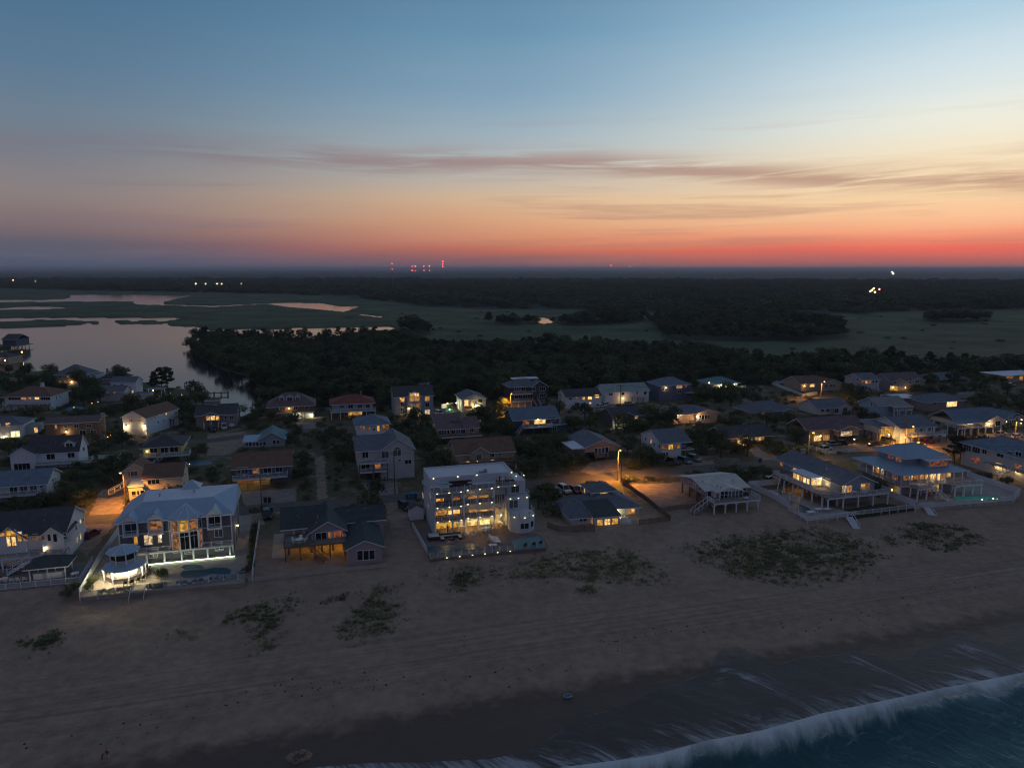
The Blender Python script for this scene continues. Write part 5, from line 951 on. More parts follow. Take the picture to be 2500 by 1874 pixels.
table('round white table on the leftmost deck, beside the right railing', *at(*px_of('a', 812, 1270), .06), .06, rnd=True); table('round white table at the left edge of the deck', *at(*px_of('a', 45, 1330), .06), .06, rnd=True)
chair('red chair at the left edge of the deck', *at(*px_of('a', 18, 1320), .06), .06, 1.0, REDP)

# 2 -- the blue-roofed house with the bar gazebo and pool
h = House('beach_house', 'large grey house with a blue metal roof, arched dormers and a glazed turret above a pool terrace', 'house', 'b', (515, 1052), 1725, depth=13, wall=mat('dark_shingle', (.155, .16, .19), .85, .15, 1.2, .3), roof='metal')
z = h.q(1100, 545)[1]; W = h.W; h.block(0, W, 0, 13, 0, z); f1 = h.q(1000, 875)[1]; f2 = h.q(700, 712)[1]
# mansard: metal slopes round a flat white top
mb = MB(); o_ = .7; E = [(-o_, -o_), (W + o_, -o_), (W + o_, 13 + o_), (-o_, 13 + o_)]; zt = z + 2.3; T = [(3.6, 4.2), (W - 3.6, 4.2), (W + o_ - .4, 12), (2.6, 12)]
for k in range(4): mb.poly([E[k] + (z,), E[(k+1) % 4] + (z,), T[(k+1) % 4] + (zt,), T[k] + (zt,)], 0)
mb.poly([T[k] + (zt,) for k in range(4)], 2); mb.poly([p + (z - .02,) for p in E][::-1], 1); h.roof = mb.build('roof', [ROOF['metal'], TRIM, ROOF['flat']], h.root)
rb = MB(); n = int((W + 2*o_)/.5)
for k in range(1, n):
    x = -o_ + k*.5; t = min(1, (x + o_)/(3.6 + o_), (W + o_ - x)/(3.6 + o_)); rb.bar((x, -o_, z + .02), (x, -o_ + (4.2 + o_)*t, z + 2.3*t + .02), .035, n=3)
rb.build('standing_seam', ROOF['metal'], h.roof); h.vent(h.fx(975, 7), 7, zt, h.roof); h.vent(h.fx(1340, 8), 8, zt, h.roof)
mb = MB(); cx, cy_ = h.fx(1320, 13), 12.5; mb.lathe([(2.6, 0), (2.6, .05), (.02, 1.5)], 4, (0, 0)); o = mb.build('stair_tower_roof', ROOF['metal'], h.root); o.location = (cx, cy_, zt); o.rotation_euler = (0, 0, math.pi/4)
gut = MB().box(-o_, W + o_, -o_ - .1, -o_ - .005, z - .2, z + .05); gut.build('gutter', TRIM, h.roof)
for X, kd in ((655, 'd'), (922, 'o'), (1548, 'd')):                     # arched dormer balconies
    x = h.fx(X); w = 2.6; dm = MB(); dm.box(x - w/2, x - w/2 + .2, -.9, .3, f2 - .2, z + .3); dm.box(x + w/2 - .2, x + w/2, -.9, .3, f2 - .2, z + .3); dm.box(x - w/2 - .05, x + w/2 + .05, -.95, .3, f2 - .35, f2 - .05)
    n = 8; arch = [(x + (w/2)*math.cos(math.pi*k/n), -.9, z + .3 + .55*math.sin(math.pi*k/n)) for k in range(n + 1)]; dm.poly(arch + [(x - w/2 - .2, -.9, z + .3), (x, -.9, z + 1.25), (x + w/2 + .2, -.9, z + .3)][0:0]); pk = [(x - w/2 - .25, -.92, z + .25), (x + w/2 + .25, -.92, z + .25), (x, -.92, z + 1.5)]
    dm.poly([pk[0], pk[1], pk[2]]); o = dm.build('dormer', TRIM, h.root); rfm = MB(); rfm.poly([(pk[0][0], -1.1, pk[0][2]), (x, -1.1, pk[2][2] + .1), (x, 4, pk[2][2] + .1), (pk[0][0], 2, pk[0][2])]); rfm.poly([(pk[1][0], -1.1, pk[1][2]), (pk[1][0], 2, pk[1][2]), (x, 4, pk[2][2] + .1), (x, -1.1, pk[2][2] + .1)]); rfm.build('dormer_roof', ROOF['metal'], o)
    h.win_at(x - w/2 + .3, f2 + .1, w - .6, z - f2 - .1, kd, -.05, nx=2, parent=o); h.rail([(x - w/2 + .2, -.85), (x + w/2 - .2, -.85)], f2 - .05, .9)
# glazed turret
x0, x1 = h.fx(1060), h.fx(1405); xc = (x0 + x1)/2; rr = (x1 - x0)/2; pts = [(xc + rr*math.cos(math.pi + math.pi*k/5), -rr*.62*math.sin(math.pi*k/5)) for k in range(6)]
tw = MB(); tw.prism(pts, f1 - .3, f1 + .05); tw.prism(pts, f2 - .15, f2 + .2); tw.prism(pts, z - .15, z + .2)
for p in pts: tw.box(p[0] - .13, p[0] + .13, p[1] - .13, p[1] + .13, f1 - .3, z + .2)
tur = tw.build('turret', TRIM, h.root); cone = MB()
for a, b in zip(pts[:-1], pts[1:]): cone.poly([(xc + (a[0]-xc)*1.15, a[1]*1.2 - .2, z + .2), (xc + (b[0]-xc)*1.15, b[1]*1.2 - .2, z + .2), (xc, 1.8, z + 2.1)])
cone.build('turret_roof', ROOF['metal'], tur); rc = MB(); [rc.bar((xc + (a[0]-xc)*1.15, a[1]*1.2 - .2, z + .22), (xc, 1.8, z + 2.14), .05) for a in pts]; rc.build('turret_rib', TRIM, tur)
for lv, (za, zb) in enumerate(((f1 + .05, f2 - .15), (f2 + .2, z - .15))):
    for k, (a, b) in enumerate(zip(pts[:-1], pts[1:])):
        kd = (('d', 'o', 'd', 'd', 'o'), ('d', 'o', 'y', 'o', 'd'))[lv][k]; p = MB(); p.poly([(a[0], a[1], za), (b[0], b[1], za), (b[0], b[1], zb), (a[0], a[1], zb)]); p.build('pane', PANE[kd], tur); t = MB(); t.bar(((a[0]+b[0])/2, (a[1]+b[1])/2 - .03, za), ((a[0]+b[0])/2, (a[1]+b[1])/2 - .03, zb), .03); zz = za + (zb - za)*.78; t.bar((a[0], a[1] - .02, zz), (b[0], b[1] - .02, zz), .05); t.build('mullion', TRIM, tur)
h.wins([(648, 742, 692, 830, 'y'), (758, 732, 852, 830, 'w'), (908, 718, 955, 808, 'w'), (1520, 665, 1608, 745, 'd')]); h.wins([(1075, 868, 1165, 912, 'd'), (1195, 858, 1288, 925, 'd'), (1395, 838, 1420, 882, 'd'), (1525, 822, 1615, 890, 'd')], .0)
h.wins([(810, 890, 905, 968, 'd')]); h.deck(h.fx(700), W, -1.6, -.01, f1, posts=False, rail=[(h.fx(700), -1.55), (x0, -1.55)]); h.rail([(x1, -1.55), (W, -1.55)], f1, 1.0); colm = MB().box(-.14, .14, -.14, .14, 0, f1 - .25).mesh('column', TRIM); [link('column', colm, h.root, (h.fx(X, -1.4), -1.4, 0)) for X in (795, 985, 1170, 1298, 1450, 1690)]
bt = MB(); bt.box(-.03, W + .03, -.04, -.004, f2 - .25, f2 - .05); bt.build('belt_course', TRIM, h.root); cn = MB(); cn.box(-.05, .15, -.05, -.004, 0, z); cn.build('corner_board', TRIM, h.root); MB().box(W - .15, W + .05, -.05, -.004, 0, z).build('corner_board', TRIM, h.root)
[MB().box(W + .003, W + .05, yy, yy + .15, 0, z).build('corner_board', TRIM, h.root) for yy in (0, 4, 8, 12.8)]; h.lamp(W + .4, 6, 3.6, 30, BULB_O)
led = MB().box(h.fx(790, -2.2), W + .4, -2.25, -2.15, .30, .38); led.build('led_strip', emit('led_pale_green', (.82, 1.0, .66), 9), h.root); st_ = MB().box(h.fx(760, -2.2), W + .4, -2.15, -.02, .05, .30); st_.build('terrace_step', CONC, h.root); LH = h
slab('patio', [(858, 1492), (1090, 1085), (1310, 760), (2120, 600), (2720, 610), (2650, 1150), (2640, 1335)], .04, -1.7, PATIO, view='a')
bk = fence('dark timber bulkhead under the pool terrace of the blue-roofed house', [(62, 1424), (640, 1352), (1300, 1275), (1932, 1206)], 'b', 'solid', 1.35, BULK, z=-1.55, name='bulkhead', cat='bulkhead', group='bulkheads')
bk2 = fence('dark timber bulkhead under the leftmost deck', [(-60, 1428), (870, 1340)], 'a', 'solid', 1.3, BULK, z=-1.55, name='bulkhead', cat='bulkhead', group='bulkheads')
fence('low white fence along the sea edge of the pool terrace', [(66, 1410), (640, 1338), (1300, 1262), (1926, 1196)], 'b', 'glass', 1.1, z=.04); fence('tall white panel fence left of the bar gazebo', [(862, 1485), (1085, 1090), (1310, 765)], 'a', 'solid', 1.5, z=.04); fence('white fence behind the hedge on the right of the pool terrace', [(1930, 1198), (1962, 950), (2008, 640)], 'b', 'solid', 1.5, z=.04)
pool('kidney-shaped pool of the blue-roofed house with blue loungers in front', [(1145, 1175), (1165, 1130), (1260, 1105), (1400, 1110), (1520, 1085), (1650, 1085), (1705, 1110), (1690, 1150), (1600, 1160), (1480, 1155), (1380, 1180), (1280, 1200), (1190, 1200)], 'b'); pool('small round spa pool behind the kidney-shaped pool', ell(1285, 1085, 120, 34), 'b')
for k, (X, Y) in enumerate(((1135, 1265), (1205, 1258), (1308, 1245), (1378, 1238), (1482, 1222), (1550, 1212), (1625, 1205))): lounger('blue and white lounger in the row between pool and sea fence', *at(*px_of('b', X, Y), .05), TH + math.pi, group='blue loungers in a row')
for X, Y, a in ((1720, 1190, 2.2), (1790, 1145, 2.4), (1850, 1115, 2.6), (1880, 1098, 2.6)): lounger('blue lounger at the right end of the pool, turned towards the corner', *at(*px_of('b', X, Y), .05), TH + a, group='blue loungers in the pool corner')
for X, Y in ((1255, 1250), (1430, 1228)): table('small white side table between blue loungers', *at(*px_of('b', X, Y), .05), .05, TH, .6, .6, .5)
# bar gazebo, two storeys, eight-sided
gx, gy = at(*px_of('b', 560, 1190), .05); g_ = empty('bar_gazebo', (gx, gy, .05), TH + R(22.5)); tag(g_, 'eight-sided two-storey bar gazebo with blue roofs, brightly lit below', 'gazebo'); g_.scale = (.86,)*3
def octo(r, z0, z1, n=8): return [(r, z0), (r, z1)]
oc = lambda r: [(r*math.cos(2*math.pi*k/8), r*math.sin(2*math.pi*k/8)) for k in range(8)]
lw = MB(); lw.lathe([(2.5, 0), (2.5, 2.5)], 8); lw.build('wall', WALL['white'], g_); r1 = MB(); r1.lathe([(4.3, 2.75), (4.3, 2.85), (2.4, 3.6)], 8); r1.build('lower_roof', ROOF['metal'], g_); r2 = MB(); r2.lathe([(2.45, 3.6), (2.45, 4.5)], 8); r2.build('upper_wall', WALL['grey'], g_); r3 = MB(); r3.lathe([(3.3, 6.0), (3.3, 6.1), (.05, 7.35)], 8); tp = r3.build('upper_roof', ROOF['metal'], g_); rc = MB(); [rc.bar((p[0]*3.3/1, p[1]*3.3, 6.12), (0, 0, 7.39), .05) for p in oc(1)]; rc.build('ridge_cap', TRIM, tp)
for k in range(8):
    a, b = oc(2.4)[k], oc(2.4)[(k+1) % 8]; mb = MB(); mb.poly([a + (4.5,), b + (4.5,), b + (6.0,), a + (6.0,)]); mb.build('pane', GLASS, g_); link('post', MB().box(-.1, .1, -.1, .1, 3.6, 6.05).mesh('post', TRIM), g_, oc(2.47)[k] + (0,)); link('post', MB().box(-.1, .1, -.1, .1, 0, 2.8).mesh('post', TRIM), g_, oc(3.9)[k] + (0,))
br = MB(); br.lathe([(3.3, 0), (3.3, 1.05), (3.55, 1.05), (3.55, 1.12), (2.6, 1.12)], 8, caps=False); br.build('bar_counter', WALL['taupe'], g_)
gl = MB()
for k in range(8): a, b = oc(3.75)[k], oc(3.75)[(k+1) % 8]; gl.bar(a + (2.66,), b + (2.66,), .05)
gl.build('soffit_light', emit('soffit_strip', (1, .86, .55), 3), g_)
for k in (4, 5, 6, 7):
    l = bpy.data.lights.new('lamp', 'POINT'); l.energy = 600; l.color = (1, .80, .45); l.shadow_soft_size = .3; lo = bpy.data.objects.new('lamp', l); col.objects.link(lo); lo.parent = g_; lo.location = (oc(4.15)[k][0], oc(4.15)[k][1], 2.5)
for k in range(9):
    t = TH + R(22.5) + R(-100 + k*15); chair('dark bar stool along the lit counter of the gazebo', gx + 3.75*math.cos(t), gy + 3.75*math.sin(t), .05, t - math.pi/2, DARKW, 'gazebo bar stools', 'bar_stool')
wbin = empty('waste_bin', at(*px_of('b', 532, 1225), .05) + (.05,)); tag(wbin, 'blue bin standing against the lit gazebo', 'bin'); MB().lathe([(.3, 0), (.36, 1.0)], 8).build('body', BLUEC, wbin); MB().lathe([(.4, 1.0), (.38, 1.08)], 8).build('lid', BLUEC, wbin)
mb = MB(); 
hs = empty('beach_steps', at(*px_of('b', 700, 1345), 0) + (0,), TH); tag(hs, 'grey wooden steps from the pool terrace down to the sand', 'stairs', 'beach stairs')
for k in range(6): MB().box(-1.1, 1.1, -.35*(k+1), -.35*k, -.2*(k+1) - .05, -.2*(k+1)).build('tread', DECK, hs)
[MB().bar((sx*1.15, 0, .9), (sx*1.15, -2.1, -.3), .05).bar((sx*1.15, 0, -.2), (sx*1.15, 0, .95), .05).bar((sx*1.15, -2.1, -1.4), (sx*1.15, -2.1, -.25), .05).build('handrail', RAIL, hs) for sx in (-1, 1)]

# 3 -- the dark house between
h = House('beach_house', 'dark-roofed house with a broad front gable, a left deck and amber light glowing under it', 'house', 'c', (560, 1340), 1345, depth=14, wall='mauve', roof='greenblack')
fz = 2.9; a, b = h.fx(890, 1), h.fx(1345, 1); z = h.q(1130, 965, 1)[1]; h.block(a, b, 1, 12, fz, z, None, 'y', 1.9); h.gable(a, b, 1, 13, z, 1.9, 'y', .6); h.block(-.4, a, 5, 13, fz, z, None); h.gable(-.9, a + 3, 4.4, 14, z - .1, 2.6, 'x', .4); h.block(b + .02, b + 8, 6, 14, 0, z - .4, None); h.gable(b - 1, b + 8, 6, 14, z - .4, 1.7, 'x', .5)
h.wins([(945, 1000, 1090, 1085, 'd'), (1110, 990, 1170, 1068, 'o'), (1188, 972, 1328, 1050, 'r')], 1); h.deck(-.4, b, -1.8, 1, fz, m=DECK, rail=[(-.4, 4), (-.4, -1.75), (h.fx(850, -1.8), -1.75)], rm=WOOD, edge=WOOD); h.deck(-.4, a, 1.02, 5, fz, posts=False, edge=WOOD); h.pilings(0, b, 1.5, 12, fz - .3, 6, 3); h.block(a, b, 7, 12, 0, fz - .3, 'tan', name='lower_wall'); h.win_at(a + 3, .9, 2.4, 1.5, 'y', 7); h.win_at(a + 6, .9, 1.4, 1.4, 'o', 7)
h.lamp(a + 2.2, 3.2, fz - .7, 240, BULB_O, (1, .55, .06)); h.lamp(a - 2.6, 5.2, fz - .7, 40, BULB_O, (1, .5, .06)); h.lamp(b - 1, 3, fz - .8, 60, BULB_O, (1, .4, .06)); h.stairs((h.fx(870, -2), -2.2, fz), (h.fx(1075, -2), -3.4, .1), 1.4, WOOD, WOOD); h.stairs((h.fx(1340, -2), .6, fz - .1), (h.fx(1365), -1.2, .2), 1.0, WOOD, WOOD)
wy = h.g(1600, 1385)[1]; wx = h.q(1375, 1300, wy)[0]; wx1 = h.q(1842, 1300, wy)[0]; zr = h.q(1400, 1215, wy)[1]; h.block(wx, wx1, wy, 8, -.4, zr, None, 'y', 1.4); h.gable(wx, wx1, wy, 8.5, zr, 1.4, 'y', .5); h.wins([(1502, 1238, 1582, 1358, 'd'), (1586, 1235, 1660, 1352, 'd'), (1664, 1230, 1738, 1345, 'd')], wy, nx=1)
table('round pale table with white chairs on the dark deck', *wl(h, 2.4, 0), fz, TH, 1.4, rnd=True); [chair('white chair around the pale table on the dark deck', *wl(h, 2.4 + 1.1*math.cos(t), 1.1*math.sin(t)), fz, TH + t - math.pi/2, WHITEP, 'white chairs on the dark deck') for t in (.3, 1.4, 2.6, 3.6, 4.7, 5.7)]
[chair('grey chair against the wall at the back of the dark deck', *wl(h, 1.2 + 2*k, 4.2), fz, TH, CUSH, 'grey chairs on the dark deck') for k in range(2)]; [chair('white lounge chair under the big gable window', *wl(h, a + 4 + 2.3*k, .1), fz, TH + math.pi, WHITEP, 'lounge chairs under the gable') for k in range(2)]
slab('paved_terrace', [(380, 1010), (530, 1000), (540, 1330), (350, 1340)], .03, -.4, CONC, view='c')
fence('low pale bulkhead along the sand in front of the dark house', [(40, 1658), (700, 1592), (1250, 1528), (1900, 1462)], 'c', 'solid', .75, mat('pale_timber', (.40, .38, .36)), z=-.6, name='bulkhead', cat='bulkhead', group='bulkheads')

# 4 -- the white block with terraces
h = House('beach_house', 'white four-level block with stacked glass-railed terraces and many small edge lights', 'house', 'd', (545, 1132), 1360, depth=13, wall=mat('white_stucco', (.53, .58, .65), .8, .05, .3), roof='flat')
WT = 18.6; L1, L2, L3, L4 = 3.0, 6.05, 9.15, 10.7; yb = 3.2; h.block(0, WT, yb, 13, 0, L3); h.block(-.02, .25, 0, yb - .01, 0, L3, name='side_wall'); h.block(0, WT, 4.6, 13, L3 + .01, L4); rfl = MB(); rfl.box(.25, WT - .25, 4.85, 12.75, L4 - .42, L4 - .36); h.roof = rfl.build('roof', ROOF['flat'], h.root)
pp = MB(); pp.box(0, WT, 4.6, 4.85, L4, L4 + .25); pp.box(0, WT, 12.75, 13, L4, L4 + .25); pp.box(0, .25, 4.85, 12.75, L4, L4 + .25); pp.box(WT - .25, WT, 4.85, 12.75, L4, L4 + .25); pp.build('parapet', h.wall, h.roof); un = MB(); un.box(0, .9, 0, .8, 0, .8); un.box(1.0, 1.6, 0, .7, 0, 1.2); un.box(-.7, -.1, .1, .7, 0, .5); o = un.build('rooftop_unit', STEEL, h.roof); o.location = (h.fx(1180, 6), 6.2, L4 - .36)
xs = [0, 6.6, 13.4, WT]; ys = [-.7, 0.0, .6]
for lv, zz in enumerate((L1, L2, L3)):
    for k in range(3):
        if lv < 2 and k == 2: continue
        mb = MB(); mb.box(xs[k] + .01, xs[k+1] - .01, ys[k], yb - .01, zz - .32, zz); o = mb.build('terrace_slab', h.wall, h.root); dk = MB(); dk.box(xs[k] + .06, xs[k+1] - .06, ys[k] + .1, yb - .05, zz, zz + .02); dk.build('terrace_deck', PATIO2, o)
        nP = max(2, round((xs[k+1] - xs[k])/1.5)); pr = MB()
        for q_ in range(nP + 1): x = xs[k] + .1 + (xs[k+1] - xs[k] - .2)*q_/nP; pr.box(x - .05, x + .05, ys[k] + .02, ys[k] + .12, zz, zz + 1.1)
        pr.build('railing_post', RAIL, h.root); gp = MB()
        for q_ in range(nP): x = xs[k] + .1 + (xs[k+1] - xs[k] - .2)*q_/nP; x2 = xs[k] + .1 + (xs[k+1] - xs[k] - .2)*(q_+1)/nP; gp.box(x + .07, x2 - .07, ys[k] + .06, ys[k] + .08, zz + .1, zz + 1.0)
        gp.build('glass_railing', GLASSP, h.root)
cm = MB().lathe([(.16, 0), (.16, L1 - .32)], 10).mesh('column', TRIM); [link('column', cm, h.root, (x, ys[0 if x < 6.5 else 1] + .25, zz)) for x in (.35, 4.0, 6.4, 9.6, 13.1) for zz in (0, L1, L2)]
h.wins([(580, 648, 680, 722, 'w'), (792, 630, 900, 716, 'o'), (1015, 618, 1282, 676, 'w'), (1372, 590, 1490, 700, 'd'), (572, 816, 722, 880, 'w'), (742, 802, 900, 872, 'b'), (1020, 802, 1182, 882, 'w'), (1190, 796, 1345, 874, 'w'), (1365, 770, 1420, 860, 'o')], yb, nx=4)
h.wins([(572, 968, 720, 1062, 'y'), (728, 962, 880, 1050, 'y'), (892, 952, 962, 1052, 'w'), (1015, 952, 1160, 1058, 'b'), (1165, 946, 1302, 1045, 'b'), (1366, 936, 1440, 992, 'b')], yb, nx=5)
for x, zz, e_ in ((2.5, 2.3, 70), (8.6, 2.3, 300), (11.8, 2.3, 300), (15, 2.3, 45), (3, 5.3, 50), (10, 5.3, 45), (9.5, 8.4, 25)): h.lamp(x, 1.6, zz, e_, BULB_W, (1, .60, .18), .1, 'ceiling_light')
# right tower of stepped octagonal terraces
tx, ty = 18.6, -1.6
def octm(cx, cy, r, z0, z1): return [(cx + r*math.cos(math.pi/8 + math.pi*k/4), cy + r*math.sin(math.pi/8 + math.pi*k/4)) for k in range(8)]
tb = MB(); tb.prism(octm(tx, ty, 2.9, 0, 0), 0, 3.55); tb.prism(octm(tx, ty, 3.0, 0, 0), 3.3, 3.6); tb.box(tx - 2.5, tx + 2.4, .6, yb + 4, 0, 6.3); tb.box(tx - 1.9, tx + 2.2, 2.6, yb + 6, 6.3, L3); tb.box(tx - 2.7, tx + 2.6, .4, 2.7, 6.1, 6.35); tb.box(WT + .01, tx + 2.2, 2.6, 6, L3 - .01, L3 + .2); tower = tb.build('stepped_tower', h.wall, h.root)
for pts_, zz in (([p for p in octm(tx, ty, 2.85, 0, 0)][3:8] + [octm(tx, ty, 2.85, 0, 0)[0]], 3.6), ([(tx - 2.6, 2.4), (tx - 2.6, .5), (tx + 2.5, .5), (tx + 2.5, 2.6)], 6.35), ([(WT, ys[2]), (tx + 2.1, 2.6), (tx + 2.1, 5.5)], L3 + .2)):
    pr = MB(); gp = MB()
    for p, q_ in zip(pts_[:-1], pts_[1:]): pr.bar(p + (zz,), p + (zz + 1.1,), .06); pr.bar(q_ + (zz,), q_ + (zz + 1.1,), .06); pr.bar(p + (zz + 1.05,), q_ + (zz + 1.05,), .03); gp.poly([p + (zz + .1,), q_ + (zz + .1,), q_ + (zz + 1,), p + (zz + 1,)])
    pr.build('railing_post', RAIL, tower); gp.build('glass_railing', GLASSP, tower)
h.win_at(tx - .9, 1.0, 1.8, 1.2, 'd', ty - 2.68); h.win_at(tx - 2.0, 4.0, 1.9, 1.8, 'd', .6); h.win_at(tx - 1.0, 6.8, 1.8, 1.7, 'd', 2.6)
for sd_ in (1,): mb = MB(); p, q_ = octm(tx, ty, 2.93, 0, 0)[6], octm(tx, ty, 2.93, 0, 0)[7]; mb.poly([(p[0]*.75 + q_[0]*.25, p[1]*.75 + q_[1]*.25, 1.0), (p[0]*.25 + q_[0]*.75, p[1]*.25 + q_[1]*.75, 1.0), (p[0]*.25 + q_[0]*.75, p[1]*.25 + q_[1]*.75, 2.2), (p[0]*.75 + q_[0]*.25, p[1]*.75 + q_[1]*.25, 2.2)]); mb.build('corner_window', GLASS, tower)
# spiral stair
sp_st = MB(); sx_, sy_ = 15.0, .8; sp_st.bar((sx_, sy_, 0), (sx_, sy_, L2 + 1), .07, n=6)
for k in range(30): t = k*R(24); zz = .2*k + .2; sp_st.poly([(sx_, sy_, zz), (sx_ + .9*math.cos(t), sy_ + .9*math.sin(t), zz), (sx_ + .9*math.cos(t + R(24)), sy_ + .9*math.sin(t + R(24)), zz)]); sp_st.bar((sx_ + .9*math.cos(t), sy_ + .9*math.sin(t), zz), (sx_ + .9*math.cos(t), sy_ + .9*math.sin(t), zz + 1), .02, n=3)
sp_st.build('spiral_stair', RAIL, h.root)
DL = emit('deck_light', (1.0, .93, .45), 4.5); dlm = MB().box(-.11, .11, -.07, .0, -.045, .045).mesh('edge_light', DL)
spots = [(x, ys[k] - .01, zz - .12) for lv, zz in enumerate((L1, L2, L3)) for k in range(3) if not (lv < 2 and k == 2) for x in np.linspace(xs[k] + .8, xs[k+1] - .8, 3 if k < 2 else 2)]
spots += [(tx + 2.95*math.cos(t), ty + 2.95*math.sin(t) , 3.5) for t in (R(225), R(270), R(315))] + [(tx - 1.8, .35, 6.2), (tx, .35, 6.2), (tx + 1.9, .35, 6.2), (.9, 4.55, L4 + .1), (6.2, 4.55, L4 + .1), (10.4, 4.55, L4 + .1), (WT - .4, 4.5, L4 + .1), (WT + .4, 3.6, L3 + 1.0), (tx + 2, 3.2, L3 + 1.2)]
for p in spots: o = link('edge_light', dlm, h.root, p)
for x, zz in ((0.2, L3 - .2), (0.2, L3 + .6)): pass
h.swins([(398, 575, 412, 635, 'w'), (490, 585, 512, 625, 'o'), (470, 720, 485, 760, 'o'), (425, 465, 440, 500, 'd'), (395, 410, 408, 435, 'd')], -.02, 'l'); WHH = h
slab('terrace', [(265, 1030), (470, 1010), (1640, 1010), (2000, 1140), (2060, 1230), (2060, 1310), (1640, 1345), (500, 1462)], .03, -1.3, PATIO2, view='d'); slab('teal_deck', [(1590, 1200), (1960, 1150), (2050, 1240), (2040, 1300), (1640, 1335)], .06, 0.0, TURQ, view='d')
pool('dark teal lap pool of the white block', [(440, 1300), (1040, 1225), (1110, 1240), (1120, 1290), (1150, 1310), (1080, 1335), (560, 1390), (475, 1370)], 'd')
fence('clear panel fence with small lights along the front of the white block terrace', [(498, 1455), (1640, 1340)], 'd', 'glass', 1.1, z=.03, step=1.6); fence('white wall along the left side of the white block terrace', [(262, 1040), (455, 1390)], 'd', 'solid', 1.3, z=.03)
for X, Y in ((725, 1442), (897, 1424), (1070, 1405), (1240, 1388), (1410, 1370), (1580, 1353)):
    p = at(*px_of('d', X, Y), .2); r = empty('terrace_light', (p[0], p[1], .05)); tag(r, 'small pale light on the front edge of the white block terrace', 'light', 'terrace edge lights'); link('edge_light', dlm, r, (0, 0, .15)); MB().box(-.03, .03, -.0, .04, 0, .12).build('bracket', STEEL, r)
r = empty('hot_tub', at(*px_of('d', 545, 1185), .05) + (.05,), TH); tag(r, 'dark hot tub with a pale lid on the terrace of the white block', 'hot tub'); MB().box(-1.2, 1.2, -1.1, 1.1, 0, .75).build('cabinet', DARKW, r); MB().box(-1.1, 1.1, -1.0, 1.0, .76, .86).build('lid', mat('pale_green_lid', (.42, .52, .48)), r)
r = empty('outdoor_sofa', at(*px_of('d', 780, 1185), .05) + (.05,), TH); tag(r, 'U-shaped dark wicker sofa with pale cushions beside the lap pool', 'sofa'); MB().box(-2.3, 2.3, .5, 1.3, 0, .38).box(-2.3, 2.3, 1.15, 1.3, .38, .8).box(-2.3, -1.5, -.9, .5, 0, .38).box(1.5, 2.3, -.9, .5, 0, .38).build('frame', DARKW, r); MB().box(-2.2, 2.2, .5, 1.1, .38, .52).box(-2.2, -1.55, -.85, .48, .38, .52).box(1.55, 2.2, -.85, .48, .38, .52).build('cushion', CUSH, r)
table('low dark table inside the U-shaped sofa', *at(*px_of('d', 790, 1200), .05), .05, TH, 1.2, .8, .4, DARKW); table('white dining table under the lit terrace of the white block', *at(*px_of('d', 1260, 1085), .05), .05, TH, 2.0, 1.0); [chair('white dining chair at the lit terrace table', *at(*px_of('d', X, Y), .05), .05, TH + a, WHITEP, 'dining chairs of the white block') for X, Y, a in ((1210, 1075, 0), (1255, 1068, 0), (1300, 1065, 0), (1220, 1100, 3.1), (1265, 1096, 3.1), (1310, 1090, 3.1))]
[lounger('white lounger in the slanted pile left of the tower', *at(*px_of('d', 1345 + 14*k, 1180 + 22*k), .05), TH + 1.2, WHITEP, WHITEP, 'white loungers of the white block') for k in range(4)]; table('white table by the front fence of the white block', *at(*px_of('d', 1345, 1310), .05), .05, TH, 1.6, 1.0); [chair('dark chair on the teal deck', *at(*px_of('d', X, Y), .06), .06, TH + math.pi, DARKW, 'dark chairs on the teal deck') for X, Y in ((1780, 1300), (1895, 1285), (1985, 1265))]; [chair('pale chair between pool and dining table', *at(*px_of('d', X, Y), .05), .05, TH + .5, CUSH, 'pale terrace chairs') for X, Y in ((980, 1160), (1080, 1165))]
# rooftop terrace furniture
r = empty('outdoor_bar', wl(h, 2.6, .8) + (L3 + .02,), TH); tag(r, 'white bar cabinet with a pale canopy on the roof terrace', 'bar'); MB().box(-1.0, 1.0, -.3, .4, 0, 1.05).build('cabinet', WHITEP, r); MB().box(-1.1, 1.0, -.5, .6, 1.5, 1.6).build('canopy', TEALP, r); [MB().box(sx*.9 - .04, sx*.9 + .04, -.3, -.22, 1.05, 1.5).build('post', WHITEP, r) for sx in (-1, 1)]
r = empty('outdoor_sofa', wl(h, 6.4, 3.3) + (L3 + .02,), TH); tag(r, 'long black sofa against the parapet of the roof terrace', 'sofa'); MB().box(-2.6, 2.6, -.4, .5, 0, .4).box(-2.6, 2.6, .35, .55, .4, .95).build('frame', DARKW, r); MB().box(-2.5, -1.7, -.4, .3, .4, .55).box(1.7, 2.5, -.4, .3, .4, .55).build('cushion', CUSH, r)
table('dark table on the right of the roof terrace', *wl(h, 15.2, 1.9), L3 + .02, TH, 1.6, .9, .74, DARKW); [chair('pale chair at the dark roof-terrace table', *wl(h, 14.4 + .8*k, 2.7), L3 + .02, TH, WHITEP, 'roof terrace chairs') for k in range(3)]
r = empty('garden_shed', at(*px_of('d', 320, 930), 0) + (0,), TH); tag(r, 'small white shed with a dark gable roof left of the white block', 'shed'); MB().box(-1.5, 1.5, 0, 3, 0, 2.4).poly([(-1.5, 0, 2.4), (1.5, 0, 2.4), (0, 0, 3.2)]).poly([(-1.5, 3, 2.4), (0, 3, 3.2), (1.5, 3, 2.4)]).build('wall', WALL['white'], r); gh.root = r; gh.roofm = ROOF['dark']; gh.gable(-1.5, 1.5, 0, 3, 2.4, .8, 'y', .2, t=.1); FOOT.append([wl(h, a_, b_) for a_, b_ in ((-7, -2), (-2, -2), (-2, 4), (-7, 4))])

